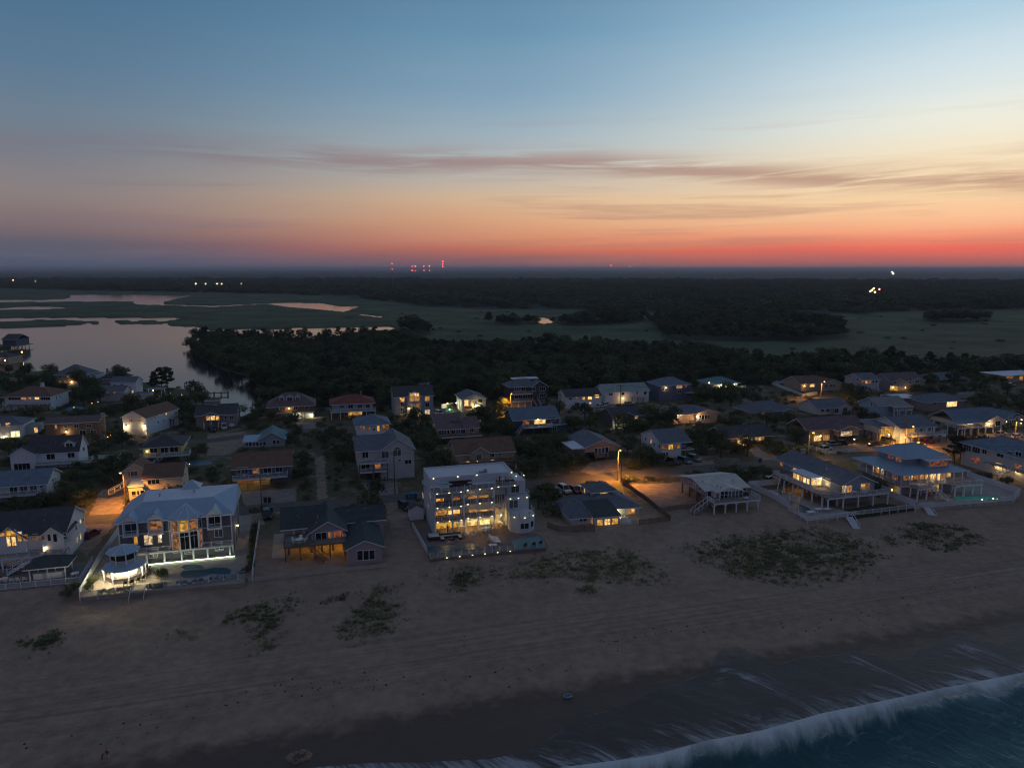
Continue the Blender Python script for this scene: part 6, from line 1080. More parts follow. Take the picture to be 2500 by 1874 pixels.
# 5 -- the teal-roofed cottage with three lit windows
h = House('beach_house', 'low teal-roofed cottage with three amber windows in its front room and a small upper storey', 'house', 'e', (520, 1118), 1450, depth=13, wall='grey', roof='slate')
z = h.q(900, 985)[1]; zr = h.q(1330, 885, 2)[1]; h.block(0, h.fx(840), 0, 10, 0, z, None); h.hip(0, h.fx(840), 0, 11, z, 2.2, .5); h.block(h.fx(830, 3), h.fx(1440, 3), 3, 13, 0, z, None); h.hip(h.fx(700, 3), h.fx(1440, 3), 3, 14, z, 2.3, .5); a, b = h.fx(838, -1.6), h.fx(1170, -1.6); h.block(a, b, -1.6, 3.5, 0, z + .1, 'offwhite'); h.flat(a, b, -1.6, 5.5, z + 1.5, .2, .4, ROOF['greenblack'], 1.4)
h.wins([(872, 1040, 945, 1128, 'y'), (972, 1032, 1046, 1120, 'b'), (1070, 1022, 1145, 1110, 'y')], -1.6, ny=2); h.swins([(770, 990, 785, 1085, 'w'), (800, 1005, 815, 1095, 'w')], a, 'l'); h.wins([(632, 1010, 672, 1060, 'd'), (684, 1005, 728, 1056, 'd')]); h.wins([(1115, 900, 1166, 944, 'b'), (1278, 888, 1325, 955, 'w'), (1332, 884, 1380, 950, 'w')], 3, ny=2); h.lampP(1140, 935, 160, 2.4, bulb=BULB_C, color=(1, .85, .4))
ua, ub = h.fx(800, 8), h.fx(1110, 8); uz = h.q(950, 660, 8)[1]; h.block(ua, ub, 8, 14, z, uz, None); h.hip(ua, ub, 8, 14, uz, 1.5, .5, ROOF['slate']); h.wins([(910, 658, 1014, 732, 'w')], 8, nx=1); h.swins([(700, 610, 715, 680, 'w'), (760, 655, 780, 700, 'd')], ua, 'l'); h.vent(h.fx(1200, 7), 7, z + 1.8, h.root)
r = empty('covered_grill', at(*px_of('e', 1250, 1080), 0) + (0,), TH); tag(r, 'pale covered boat-like bundle beside the lit front room', 'cover'); MB().lathe([(1.5, 0), (1.4, .5), (.9, .9), (.1, 1.0)], 10).build('tarpaulin', CUSH, r); MB().box(-1.2, 1.2, -.4, .4, 0, .1).build('pallet', WOOD, r)
fence('dark slat fence left of the amber-windowed cottage', [(205, 1150), (350, 1198), (560, 1212), (835, 1196)], 'e', 'slat', 1.3, WOOD); fence('brown slat fence wrapping the yard of the amber-windowed cottage', [(1440, 1112), (1580, 1100), (1858, 1055), (1700, 930), (1560, 812), (1330, 645), (1215, 545)], 'e', 'slat', 1.3, WOOD); fence('long brown slat fence below the orange sand lot', [(1735, 938), (1950, 905), (2330, 868)], 'e', 'slat', 1.2, WOOD); fence('short rustic rail fence on the orange-lit lot', [(1385, 545), (1620, 520), (1822, 528)], 'e', 'split', 1.0, WOOD)

# 6 -- stilt cottage with the pale roof
h = House('stilt_house', 'grey stilt cottage with a pale low roof, a windowed sunroom and a deck on braced posts', 'house', 'f', (388, 850), 880, depth=12, wall='mauve', roof='pale')
z = h.q(600, 640)[1]; fz = 2.6; h.block(0, h.W, 0, 12, fz, z, None, 'x', 1.3); h.gable(0, h.W, 0, 12, z, 1.3, 'x', .5); a, b = h.fx(520, -2.4), h.fx(826, -2.4); h.block(a, b, -2.4, 0, fz, z + .05, 'offwhite', 'y', .9); h.gable(a, b, -2.4, 4, z + .05, .9, 'y', .2); h.pilings(0, h.W, .3, 11.5, fz, 5, 4)
h.wins([(578 + 42*k, 672 - 2*k, 612 + 42*k, 750 - 2*k, 'd') for k in range(6)], -2.4, nx=1, ny=2); h.swins([(528, 680, 560, 760, 'd')], a, 'l', nx=3); h.wins([(420, 655, 458, 722, 'd'), (835, 612, 868, 660, 'd')]); h.swins([(200, 560, 225, 600, 'd'), (260, 580, 280, 620, 'd'), (325, 620, 345, 660, 'd')], 0, 'l')
da, db = h.fx(490, -5.5), h.fx(1030, -5.5); h.deck(da, db, -5.5, -2.42, fz, m=DECK, posts=False, rail=[(da, -2.6), (da, -5.45)], edge=RAIL); h.deck(da, db, -2.4, -.02, fz - .03, m=DECK, posts=False); pb = MB(); pb.box(-.14, .14, -.14, .14, 0, fz - .25)
for sx in (-1, 1): pb.bar((0, 0, 1.7), (sx*.75, 0, fz - .3), .06)
pbm = pb.mesh('braced_post', RAIL); [link('braced_post', pbm, h.root, (da + .3 + (db - da - .6)*k/4, -5.2, 0)) for k in range(5)]; h.stairs((da, -3.6, fz), (da - 4.4, -3.9, .1), 1.4, DECK, RAIL); h.rail([(db, -5.4), (db, -2)], fz, 1.0)
r = empty('deck_grill', wl(h, db - 2.2, -3.2) + (fz,), TH); tag(r, 'dark grill on the right of the stilt cottage deck', 'grill'); MB().box(-.6, .6, -.3, .3, .5, .95).build('body', DARKW, r); MB().lathe([(.45, .95), (.4, 1.2), (.1, 1.3)], 8).build('hood', DARKW, r); [MB().box(sx*.5 - .04, sx*.5 + .04, -.04, .04, 0, .5).build('leg', DARKW, r) for sx in (-1, 1)]
lounger('white lounge chair on the stilt cottage deck', *wl(h, db - 3.4, -4.4), TH + 1.5, WHITEP, WHITEP, z=fz)

# 7 -- grey house with the lit sunroom
h = House('beach_house', 'grey house with a long slate roof, a glowing glass sunroom on its side and a white railed deck', 'house', 'g', (48, 935), 440, depth=24, wall='bluegrey', roof='slate')
fz = 2.9; z = h.q(250, 672)[1]; h.block(0, h.W, 0, 24, fz, z, None, 'y', 2.0); h.gable(0, h.W, 0, 24, z, 2.0, 'y', .6); h.block(.4, h.W - .4, 1, 23, 0, fz, 'taupe', name='lower_wall'); h.wins([(78, 700, 122, 778, 'w'), (136, 696, 182, 774, 'w'), (296, 676, 338, 752, 'y'), (352, 672, 394, 748, 'o')], 0, ny=2)
sy0, sy1 = h.g(1650, 615, fz, 'f')[1], h.g(1480, 520, fz, 'f')[1]; sy0, sy1 = max(4, min(sy0, 12)), max(12, min(sy1, 20)); sx0 = -3.2; sz = z - .1; h.block(sx0, -.02, sy0, sy1, fz, sz, 'white', name='sunroom_wall'); h.flat(sx0, .6, sy0, sy1, sz, .25, .4, ROOF['flat'], name='sunroom_roof')
n = 5; w_ = (sy1 - sy0 - .4)/n; [h.win_at(sy0 + .2 + w_*k + .12, fz + .5, w_ - .24, sz - fz - .75, 'bbwbw'[k], sx0, 'l', nx=1) for k in range(n)]; h.win_at(sx0 + .15, fz + .5, 1.4, sz - fz - .75, 'b', sy0, nx=1); h.win_at(sx0 + 1.75, fz + .3, 1.2, sz - fz - .6, 'b', sy0, nx=1); h.win_at(sy0 - 3.0, fz + .7, 1.6, 1.6, 'w', 0, 'l'); h.win_at(sy1 + 1.0, fz + .8, 1.3, 1.5, 'w', 0, 'l'); h.win_at(sy1 + 2.8, fz + .8, 1.3, 1.5, 'w', 0, 'l'); h.win_at(21.5, fz + .9, 1.2, 1.2, 'o', 0, 'l')
h.deck(-5.2, h.W + 2.4, -2.2, 0, fz, step=4.4, rail=[(-2.2, -.2), (-5.2, 1.5), (-5.2, sy1 + 5)], edge=RAIL, pm=TRIM); h.rail([(-2.2, -.2), (-2.2, -2.15), (h.W + 2.4, -2.15), (h.W + 2.4, .2)], fz); h.deck(-5.2, -.02, .02, sy1 + 5, fz - .02, posts=False); h.pilings(-5.0, -.3, 0, sy1 + 5, fz - .3, 2, 6, TRIM); h.lamp(-1.4, sy0 - 1.2, fz + 2.3, 90); h.lamp(-2.6, sy0 + 6, 1.9, 40, BULB_O)
h.stairs((-5.2, sy1 + 1, fz), (-8.2, sy1 - 2, .1), 1.3); table('white table on the front deck of the grey sunroom house', *wl(h, 2.6, -1.2), fz, TH, 1.8, .9); MB().box(5.2, 6.8, -.9, -.1, fz, fz + .9).build('hot_tub_box', WHITEP, h.root); h.chimney(h.W*.5, 20, z + 1.4, z + 3.2, .9, CONC, h.root)
slab('pool_terrace', [(1060, 655), (1280, 640), (1560, 760), (2060, 900), (2230, 920), (1595, 1010), (1380, 880)], .04, -1.2, CONC, view='f'); slab('lawn', [(60, 985), (560, 900), (930, 955), (200, 1055)], .03, -1.0, LAWN, view='g')
pool('blue kidney pool beside the sunroom house', [(1290, 778), (1350, 768), (1440, 800), (1500, 820), (1600, 862), (1630, 885), (1570, 915), (1480, 912), (1380, 868), (1340, 830)], 'f', z=.05)
for k in range(3): lounger('white lounger at the back of the kidney pool terrace', *at(*px_of('f', 1130 + 45*k, 690 + 12*k), .05), TH + 1.8, WHITEP, WHITEP, 'white loungers behind the kidney pool')
for X, Y in ((1630, 940), (1720, 905), (1820, 905)): table('white table on the sea side of the kidney pool', *at(*px_of('f', X, Y), .05), .05, TH, 1.7, 1.1)
for X, Y in ((1375, 872), (1485, 905)):
    p = at(*px_of('f', X, Y), .05); r = empty('closed_parasol', p + (.05,)); tag(r, 'tall white folded parasol pole beside the kidney pool', 'parasol', 'folded parasols'); MB().lathe([(.07, 0), (.07, 3.6)], 6).build('pole', RAIL, r); MB().lathe([(.05, 2.4), (.18, 2.5), (.10, 3.6)], 8).build('canopy', WHITEP, r); MB().lathe([(.35, 0), (.3, .12)], 8).build('base', CONC, r)
fence('low white fence in front of the kidney pool', [(1370, 885), (1592, 1018), (2060, 968)], 'f', 'rail', 1.0, z=.04); fence('low white fence in front of the dark lawn', [(20, 1070), (930, 962)], 'g', 'rail', 1.0, z=.03); fence('tall white wall fence left of the kidney pool', [(900, 628), (1185, 755), (1372, 872)], 'f', 'solid', 1.6); fence('tall white wall fence behind the kidney pool', [(905, 622), (1275, 588)], 'f', 'solid', 1.6)
def beach_stair(label, top, bot, view):
    a = at(*px_of(view, *top), 0); b = at_beach(*px_of(view, *bot)); r = empty('beach_stair', a + (0,)); tag(r, label, 'stairs', 'beach stairs'); d = Vector((b[0] - a[0], b[1] - a[1], b[2] - .3)); s_ = Vector((-d.y, d.x, 0)).normalized()*.7; n = 14; tr = MB()
    for k in range(n): p = d*(k/n); q_ = d*((k + .85)/n); tr.poly([p - s_, q_ - s_, q_ + s_, p + s_]); 
    tr.build('treads', RAIL, r); [MB().bar(s_*sg + Vector((0, 0, .9)), d + s_*sg + Vector((0, 0, .8)), .05).bar(s_*sg, d + s_*sg, .08).bar(s_*sg, s_*sg + Vector((0, 0, 1)), .06).bar(d*.5 + s_*sg - Vector((0, 0, .4)), d*.5 + s_*sg + Vector((0, 0, .9)), .06).bar(d + s_*sg - Vector((0, 0, .3)), d + s_*sg + Vector((0, 0, .85)), .06).build('handrail', RAIL, r) for sg in (-1, 1)]
beach_stair('white wooden stair down to the sand in front of the dark lawn', (2080, 965), (2175, 1095), 'f'); beach_stair('white wooden stair to the sand left of the lit green pool', (1065, 950), (1150, 1050), 'g')

# 8 -- the wrap-porch house with steel-blue roofs
zE = 5.9; P0 = Vector(at(*px_of('g', 770, 578), zE)); P1 = Vector(at(*px_of('g', 1585, 518), zE)); P2 = Vector(at(*px_of('g', 155, 362), zE)); We = (P1 - P0).length; De = min(30, (P2 - P0).length); ov = 1.6; rot8 = math.atan2(P1.y - P0.y, P1.x - P0.x); d8 = Vector((math.cos(rot8), math.sin(rot8))); n8 = Vector((-d8.y, d8.x)); o8 = P0 + d8*ov + n8*ov
h = House('beach_house', 'large house with steel-blue double hip roofs, a lit wrap-around porch and a glowing green pool', 'house', 'g', ('xy', o8.x, o8.y), None, rot=math.degrees(rot8), depth=De - 2*ov, wall='bluegrey', roof='metal2', keep=False)
W = We - 2*ov; D_ = De - 2*ov; h.W = W; h.keep(-2, W + 2, -4, D_ + 1); fz = 2.9; h.block(.8, W - .8, .8, D_, 0, zE - .1); h.hip(0, W, 0, D_, zE, 2.6, ov, t=.15); ux0, ux1, uy0, uy1 = 3.2, W - 2.6, 3.2, D_ - 2.5; uz = zE + 3.0
h.block(ux0, ux1, uy0, uy1, zE, uz); h.hip(ux0, ux1, uy0, uy1, uz, 2.4, 1.2, t=.15); h.block(ux0 + 4.4, ux1 - .3, .6, uy0 + 2, zE + .3, zE + 2.6, name='front_dormer'); h.flat(ux0 + 4.4, ux1 - .3, .6, uy0 + 3, zE + 2.9, .15, .5, ROOF['metal2'], .5, 'dormer_roof')
for k in range(3): h.win_at(ux0 + 5.0 + k*((ux1 - ux0 - 5.6)/3), zE + 1.0, (ux1 - ux0 - 5.6)/3 - .3, 1.3, 'r', .6, nx=1)
[h.win_at(uy0 + .8 + 2.6*k, zE + 1.5, 1.9, 1.0, 'rrod'[k % 4], ux0, 'l') for k in range(int((uy1 - uy0 - 1)/2.6))]
kinds = 'owowwbbow'; nw = 9; ww = (W - 2.6)/nw; [h.win_at(1.2 + ww*k, fz + (.9 if k not in (5, 6, 7) else .2), ww*.78, 1.2 if k not in (5, 6, 7) else 2.1, kinds[k], .8, nx=1 if k < 5 else 2) for k in range(nw)]
[h.win_at(2 + 3.0*k, fz + .5, 1.7, 1.7, 'odowdowd'[k % 8], .8, 'l') for k in range(int((D_ - 3)/3.0))]
pc = MB().box(-.11, .11, -.11, .11, fz, zE - .15).mesh('porch_column', TRIM); [link('porch_column', pc, h.root, (-.5 + (W + 1)*k/7, -.5, 0)) for k in range(8)]; [link('porch_column', pc, h.root, (-.5, -.5 + D_*k/6, 0)) for k in range(1, 7)]
h.deck(-.8, W + .8, -.8, .79, fz, pm=TRIM, rail=[(W*.42, -.75), (W + .8, -.75)], edge=RAIL); h.deck(-.8, .79, .8, D_, fz - .01, posts=False); h.rail([(-.75, -.75), (-.75, D_)], fz); h.deck(1.5, W*.42, -3.8, -.82, fz, rail=[(-.75, -.75), (1.5, -3.75), (W*.3, -3.75)], pm=TRIM, edge=RAIL); h.deck(W*.74, W + 3.6, -3.6, -.82, fz, rail=[(W*.62, -.8), (W*.74, -3.55), (W + 3.6, -3.55), (W + 3.6, -.8)], pm=TRIM, edge=RAIL)
h.stairs((W*.33, -3.9, fz), (W*.5, -5.6, .1), 1.5, RAIL, RAIL); h.win_at(W*.46, .4, 2.2, 1.9, 'o', .8); h.win_at(W*.62, .4, 1.4, 1.9, 'y', .8); h.lamp(.1, D_*.55, fz + 2.2, 50); h.lamp(W*.6, .3, fz + 2.5, 120); h.lamp(W*.35, .3, fz + 2.5, 60); h.lamp(-.9, D_*.12, 1.2, 20, BULB_O); table('white outdoor table on the left deck under the steel-blue roofs', *wl(h, 3.8, -2.4), fz, rot8, 2.6, 1.1)
slab('pool_terrace', [(880, 880), (1260, 790), (1560, 600), (2160, 800), (2085, 868), (1160, 950), (1040, 945)], .04, -1.2, CONC, view='g'); LP = pool('glowing green lap pool in front of the wrap-porch house', [(1340, 838), (1420, 820), (1880, 815), (1925, 835), (1920, 862), (1500, 886), (1420, 880)], 'g', POOLT, z=.05)
for X, Y, e_, c_ in ((1850, 842, 10, (.3, 1, .5)), (1720, 852, 6, (.08, 1, .55)), (1895, 846, 3, (1, .3, .2))):  # green lamps added above the water in place of the pool's underwater light
    p = at(*px_of('g', X, Y), .3); l = bpy.data.lights.new('lamp', 'POINT'); l.energy = e_; l.color = c_; l.shadow_soft_size = .08; lo = bpy.data.objects.new('lamp', l); col.objects.link(lo); r = empty('pool_light', p + (.06,)); tag(r, 'added lamp above the green pool, standing in for its underwater light' if c_[0] < 1 else 'small red light at the end of the green pool', 'light', 'pool lights'); lo.parent = r; lo.location = (0, 0, .7); MB().lathe([(.09, .05), (.09, .16), (.03, .2)], 8).build('lens', BULB_C if c_[0] < 1 else emit('lens_red', (1, .3, .2), 8), r); MB().lathe([(.16, 0), (.14, .05)], 8).build('base', STEEL, r)
fence('low white fence in front of the green pool', [(935, 978), (1040, 950), (1165, 948), (2085, 868)], 'g', 'rail', 1.0, z=.04); fence('tall white panel fence between the lawn and the porch house', [(440, 765), (925, 940)], 'g', 'solid', 1.6); fence('tall white panel fence right of the green pool', [(1540, 595), (2160, 802), (2088, 866)], 'g', 'solid', 1.6, z=.04)

# 9 -- house at the right edge, seen along its side
zE = 6.4; Pb = Vector(at(*px_of('g', 1495, 188), zE)); uyv = Vector((-ST, CT)); fl = Pb - uyv*24
h = House('beach_house', 'cream house with a slate hip roof, white decks and stairs along its side, cut by the right edge', 'house', 'g', ('xy', fl.x, fl.y), None, depth=24, wall='offwhite', roof='blue', keep=False)
h.W = 13; h.keep(-3, 14, -1, 25); h.block(0, 13, 0, 24, 0, zE); h.hip(0, 13, 0, 24, zE, 2.8, .9); h.swins([(1510, 215, 1590, 292, 'd'), (1612, 238, 1692, 312, 'd'), (1728, 262, 1772, 322, 'd'), (1900, 290, 1970, 362, 'd'), (2018, 298, 2080, 345, 'd'), (2118, 302, 2182, 348, 'd'), (1602, 362, 1690, 432, 'r'), (1772, 415, 1810, 442, 'w'), (1835, 420, 1860, 480, 'o'), (1882, 432, 1952, 512, 'b'), (2105, 450, 2180, 520, 'o')], 0, 'l')
y1, y0 = h.sd(1740, 340, -2)[0], h.sd(2330, 470, -2)[0]; y0 = max(0, min(y0, 6)); h.deck(-2.0, -.02, y0, min(22, max(y1, 14)), 3.2, posts=False, edge=RAIL); h.rail([(-1.95, y0), (-1.95, min(22, max(y1, 14)))], 3.2); h.stairs((-2.6, y0 + 5.2, 3.2), (-3.0, y0 + 8.6, .4), 1.2, RAIL, RAIL); h.lamp(-.8, 12, 2.7, 110); h.lamp(-.8, 7, 2.7, 50)
fence('low white deck railing beside the right-edge house', [(1900, 560), (2110, 590), (2260, 640)], 'g', 'rail', 1.0)
# smaller fences of the back streets
fence('white fence round the pool yard behind the orange street light', [(2000, 228), (1697, 256), (2030, 394), (2186, 368)], 'D', 'solid', 1.5); fence('white three-rail fence beside the yellow street lamp', [(1555, 155), (1845, 240), (2150, 210)], 'f', 'split', 1.2); fence('short white rail fence behind the steel-blue roofs', [(645, 872), (795, 905)], 'E', 'split', 1.1); fence('white rail fence in front of the dark parked car', [(560, 968), (745, 948)], 'E', 'split', 1.1)
fence('white fence behind the pale blue house', [(660, 398), (902, 392)], 'E', 'solid', 1.4); fence('short white fence by the orange-lit lane', [(400, 402), (532, 418)], 'E', 'rail', 1.1); fence('white fence behind the thicket below the lagoon houses', [(1065, 1250), (1218, 1248)], 'A', 'solid', 1.5); fence('slanting white fence beside the yellow raised house', [(1225, 1335), (1312, 1222)], 'A', 'solid', 1.5); fence('pale fence along the left lagoon yard', [(2085, 1215), (2160, 1110)], 'A', 'slat', 1.2, WOOD)
pool('blue round pool beside the yellow raised house', ell(2150, 1282, 145, 26), 'A'); pool('bright blue pool among the left lagoon gardens', [(700, 708), (740, 680), (820, 668), (900, 680), (890, 700), (800, 716)], 'A', mat('pool_water_bright', (.03, .22, .38), .35, .1, .3, spec=.2)); pool('small teal-lit pool beside the blue three-storey house', [(385, 535), (395, 522), (465, 520), (468, 534)], 'C', POOLT)
p = at(*px_of('C', 430, 522), .4); r = empty('pool_light', p + (.06,)); tag(r, 'lamp over the small teal pool', 'light', 'pool lights'); l = bpy.data.lights.new('lamp', 'POINT'); l.energy = 120; l.color = (.4, 1, .75); lo = bpy.data.objects.new('lamp', l); col.objects.link(lo); lo.parent = r; lo.location = (0, 0, .8); MB().lathe([(.1, 0), (.1, .3)], 8).build('lens', BULB_C, r)
fence('brightly lit white wall behind the small teal pool', [(345, 520), (470, 505)], 'C', 'solid', 1.9)
r = empty('terrace_lamp', at(*px_of('C', 410, 520), 0) + (0,)); tag(r, 'amber lamp lighting the wall behind the small teal pool', 'lamp'); MB().lathe([(.05, 0), (.05, 2.0)], 6).build('post', STEEL, r); MB().lathe([(.12, 2.0), (.15, 2.2), (.05, 2.35)], 8).build('lantern', BULB_W, r); l = bpy.data.lights.new('lamp', 'POINT'); l.energy = 150; l.color = (1, .6, .3); lo = bpy.data.objects.new('lamp', l); col.objects.link(lo); lo.parent = r; lo.location = (0, -.3, 2.1)
[chair('deck chair on the balcony of the dark blue house', *wl(BLUE_H, x, -1.2), 2.67, TH + math.pi, (TEALP, WHITEP, REDP)[k % 3], 'balcony chairs of the dark blue house') for k, (hh_, x) in enumerate(AD)]
# ------------------------------------------------------------------ planting
def leaf_mat(name, lo, hi):
    m = bpy.data.materials.new(name); m.use_nodes = True; nt = m.node_tree; N = nt.nodes; L = nt.links; b = N['Principled BSDF']; b.inputs['Roughness'].default_value = .75; b.inputs['Specular IOR Level'].default_value = .2
    oi = N.new('ShaderNodeObjectInfo'); g = N.new('ShaderNodeNewGeometry'); a = N.new('ShaderNodeMath'); a.operation = 'ADD'; a.use_clamp = True
    mu = N.new('ShaderNodeMath'); mu.operation = 'MULTIPLY'; mu.inputs[1].default_value = .55; L.new(oi.outputs['Random'], mu.inputs[0]); mu2 = N.new('ShaderNodeMath'); mu2.operation = 'MULTIPLY'; mu2.inputs[1].default_value = .45; L.new(g.outputs['Random Per Island'], mu2.inputs[0]); L.new(mu.outputs[0], a.inputs[0]); L.new(mu2.outputs[0], a.inputs[1])
    r = N.new('ShaderNodeValToRGB'); r.color_ramp.elements[0].color = lo + (1,); r.color_ramp.elements[1].color = hi + (1,); L.new(a.outputs[0], r.inputs[0]); L.new(r.outputs[0], b.inputs['Base Color']); return m
LEAF = leaf_mat('evergreen_leaves', (.038, .058, .027), (.125, .150, .068)); NEEDLE = leaf_mat('pine_needles', (.028, .044, .022), (.078, .100, .050)); BLADE = leaf_mat('dune_grass_blades', (.105, .140, .062), (.28, .30, .165)); BARK = mat('bark', (.10, .075, .055), .95, .25, 3)
def crown_mesh(name, seed, nb, per, ell_, r0, r1, leaf, m, centre=(0, 0, .6), flat=1.0):
    rg = np.random.default_rng(seed); C = rg.normal(size=(nb, 3)); C /= np.linalg.norm(C, axis=1)[:, None]; C *= (rg.random(nb)**.45)[:, None]; C = C*np.array(ell_) + np.array(centre); rb = r0 + (r1 - r0)*rg.random(nb)
    n = nb*per; k = np.repeat(np.arange(nb), per); d = rg.normal(size=(n, 3)); d /= np.linalg.norm(d, axis=1)[:, None]; rad = rb[k]*(.62 + .42*rg.random(n)); P = C[k] + d*rad[:, None]*np.array([1, 1, flat]); ok = P[:, 2] > .02; P = P[ok]; d = d[ok]; n = len(P)
    nrm = d + rg.normal(size=(n, 3))*.55; nrm /= np.linalg.norm(nrm, axis=1)[:, None]; t = np.cross(nrm, rg.normal(size=(n, 3))); t /= np.linalg.norm(t, axis=1)[:, None] + 1e-9; b = np.cross(nrm, t); s = leaf*(.6 + .8*rg.random(n))[:, None]; V = np.stack([P - t*s*.9, P - b*s*.55, P + t*s*.9, P + b*s*.55], 1).reshape(-1, 3)
    F = np.arange(4*n).reshape(n, 4); me = bpy.data.meshes.new(name); me.from_pydata(V.tolist(), [], F.tolist()); me.materials.append(m); return me
def trunk_mesh(name, seed, h, r, limbs, spread, z0=.3):
    rg = random.Random(seed); mb = MB(); bend = Vector((rg.uniform(-.05, .05), rg.uniform(-.05, .05), 0)); a = Vector((0, 0, -.02)); p = a
    for k in range(3): q = Vector((bend.x*(k+1), bend.y*(k+1), h*(k+1)/3)); mb.bar(p, q, r*(1 - .25*k), r2=r*(1 - .25*(k+1)), n=6); p = q
    for k in range(limbs): t = 2*math.pi*k/limbs + rg.random(); s = Vector((0, 0, h*rg.uniform(z0, .95))); mb.bar(s, s + Vector((math.cos(t)*spread, math.sin(t)*spread, spread*rg.uniform(.3, .9))), r*.4, r2=r*.1, n=4)
    return mb.mesh(name, BARK)
def pine_crown(seed):
    rg = random.Random(seed); ms = []; V = []; F = []
    for k in range(17):
        zz = .40 + .56*k/16; rr = .27*(1.15 - .75*(k/16)) * rg.uniform(.7, 1.2); t = rg.random()*6.28; c = (math.cos(t)*rr*.75, math.sin(t)*rr*.75, zz); me = crown_mesh('tmp', seed*31 + k, 3, 60, (.09, .09, .02), .06, .11, .028, NEEDLE, c, .45)
        n0 = len(V); vv = np.empty(len(me.vertices)*3); me.vertices.foreach_get('co', vv); V += vv.reshape(-1, 3).tolist(); F += [tuple(n0 + i for i in p.vertices) for p in me.polygons]; bpy.data.meshes.remove(me)
    me = bpy.data.meshes.new('crown'); me.from_pydata(V, [], F); me.materials.append(NEEDLE); return me
KIT = {'bush': [(crown_mesh('crown', 40 + k, 15, 62, (.62, .62, .30), .16, .30, .050, LEAF, (0, 0, .46)), trunk_mesh('trunk', k, .5, .04, 5, .3, .1)) for k in range(4)],
       'oak': [(crown_mesh('crown', 60 + k, 17, 70, (.36, .36, .26), .12, .22, .036, LEAF, (0, 0, .66)), trunk_mesh('trunk', 9 + k, .62, .035, 6, .26, .45)) for k in range(3)],
       'pine': [(pine_crown(80 + k), trunk_mesh('trunk', 20 + k, .95, .022, 9, .2, .45)) for k in range(3)]}
PLANTS = []
def plant(kind, x, y, h, w=1.0, label=None, group=None, seed=None, z=0.0):
    rg = random.Random(int(x*131 + y*17)); c, t = rg.choice(KIT[kind]); nm = {'bush': 'evergreen_bush', 'oak': 'broadleaf_tree', 'pine': 'pine_tree'}[kind]; r = empty(nm, (x, y, z), rg.random()*6.28); r.scale = (h*w*rg.uniform(.9, 1.1), h*w*rg.uniform(.9, 1.1), h)
    link('trunk', t, r); link('crown', c, r); r['category'] = {'bush': 'bush'}.get(kind, 'tree'); r['label'] = label or ''; PLANTS.append((r, kind, h, label, group)); return r
FB = [(min(p[0] for p in f), max(p[0] for p in f), min(p[1] for p in f), max(p[1] for p in f), f) for f in FOOT + LOTS]
def free(x, y, pad=0.0):
    for x0, x1, y0, y1, f in FB:
        if x0 - pad < x < x1 + pad and y0 - pad < y < y1 + pad:
            for dx, dy in ((0, 0), (pad, 0), (-pad, 0), (0, pad), (0, -pad)):
                if in_poly(x + dx, y + dy, f): return False
    for R_, w in ROADS:
        for qx, qy in R_:
            if (x - qx)**2 + (y - qy)**2 < (w + pad*.5)**2: return False
        
    return not bool(water_mask(x, y))
def thicket(pts, h, spacing, kind='bush', w=1.12, mixk=None, seed=0):
    spacing *= 1.22
    P = wpoly(pts); rg = random.Random(seed + int(pts[0][0])); xs = [p[0] for p in P]; ys = [p[1] for p in P]; got = []; area = (max(xs) - min(xs))*(max(ys) - min(ys)); n = int(area/(spacing**2)*6) + 4
    for _ in range(n):
        x, y = rg.uniform(min(xs), max(xs)), rg.uniform(min(ys), max(ys))
        if not in_poly(x, y, P) or any((x - a)**2 + (y - b)**2 < spacing**2 for a, b in got) or not free(x, y, .8): continue
        got.append((x, y)); k = mixk[0] if (mixk and rg.random() < mixk[1]) else kind; hh = h*rg.uniform(.7, 1.15)*(1.35 if k == 'oak' else 1.8 if k == 'pine' else 1); plant(k, x, y, hh, w*(1 if k != 'oak' else 1.05))
OAK = ('oak', .35)
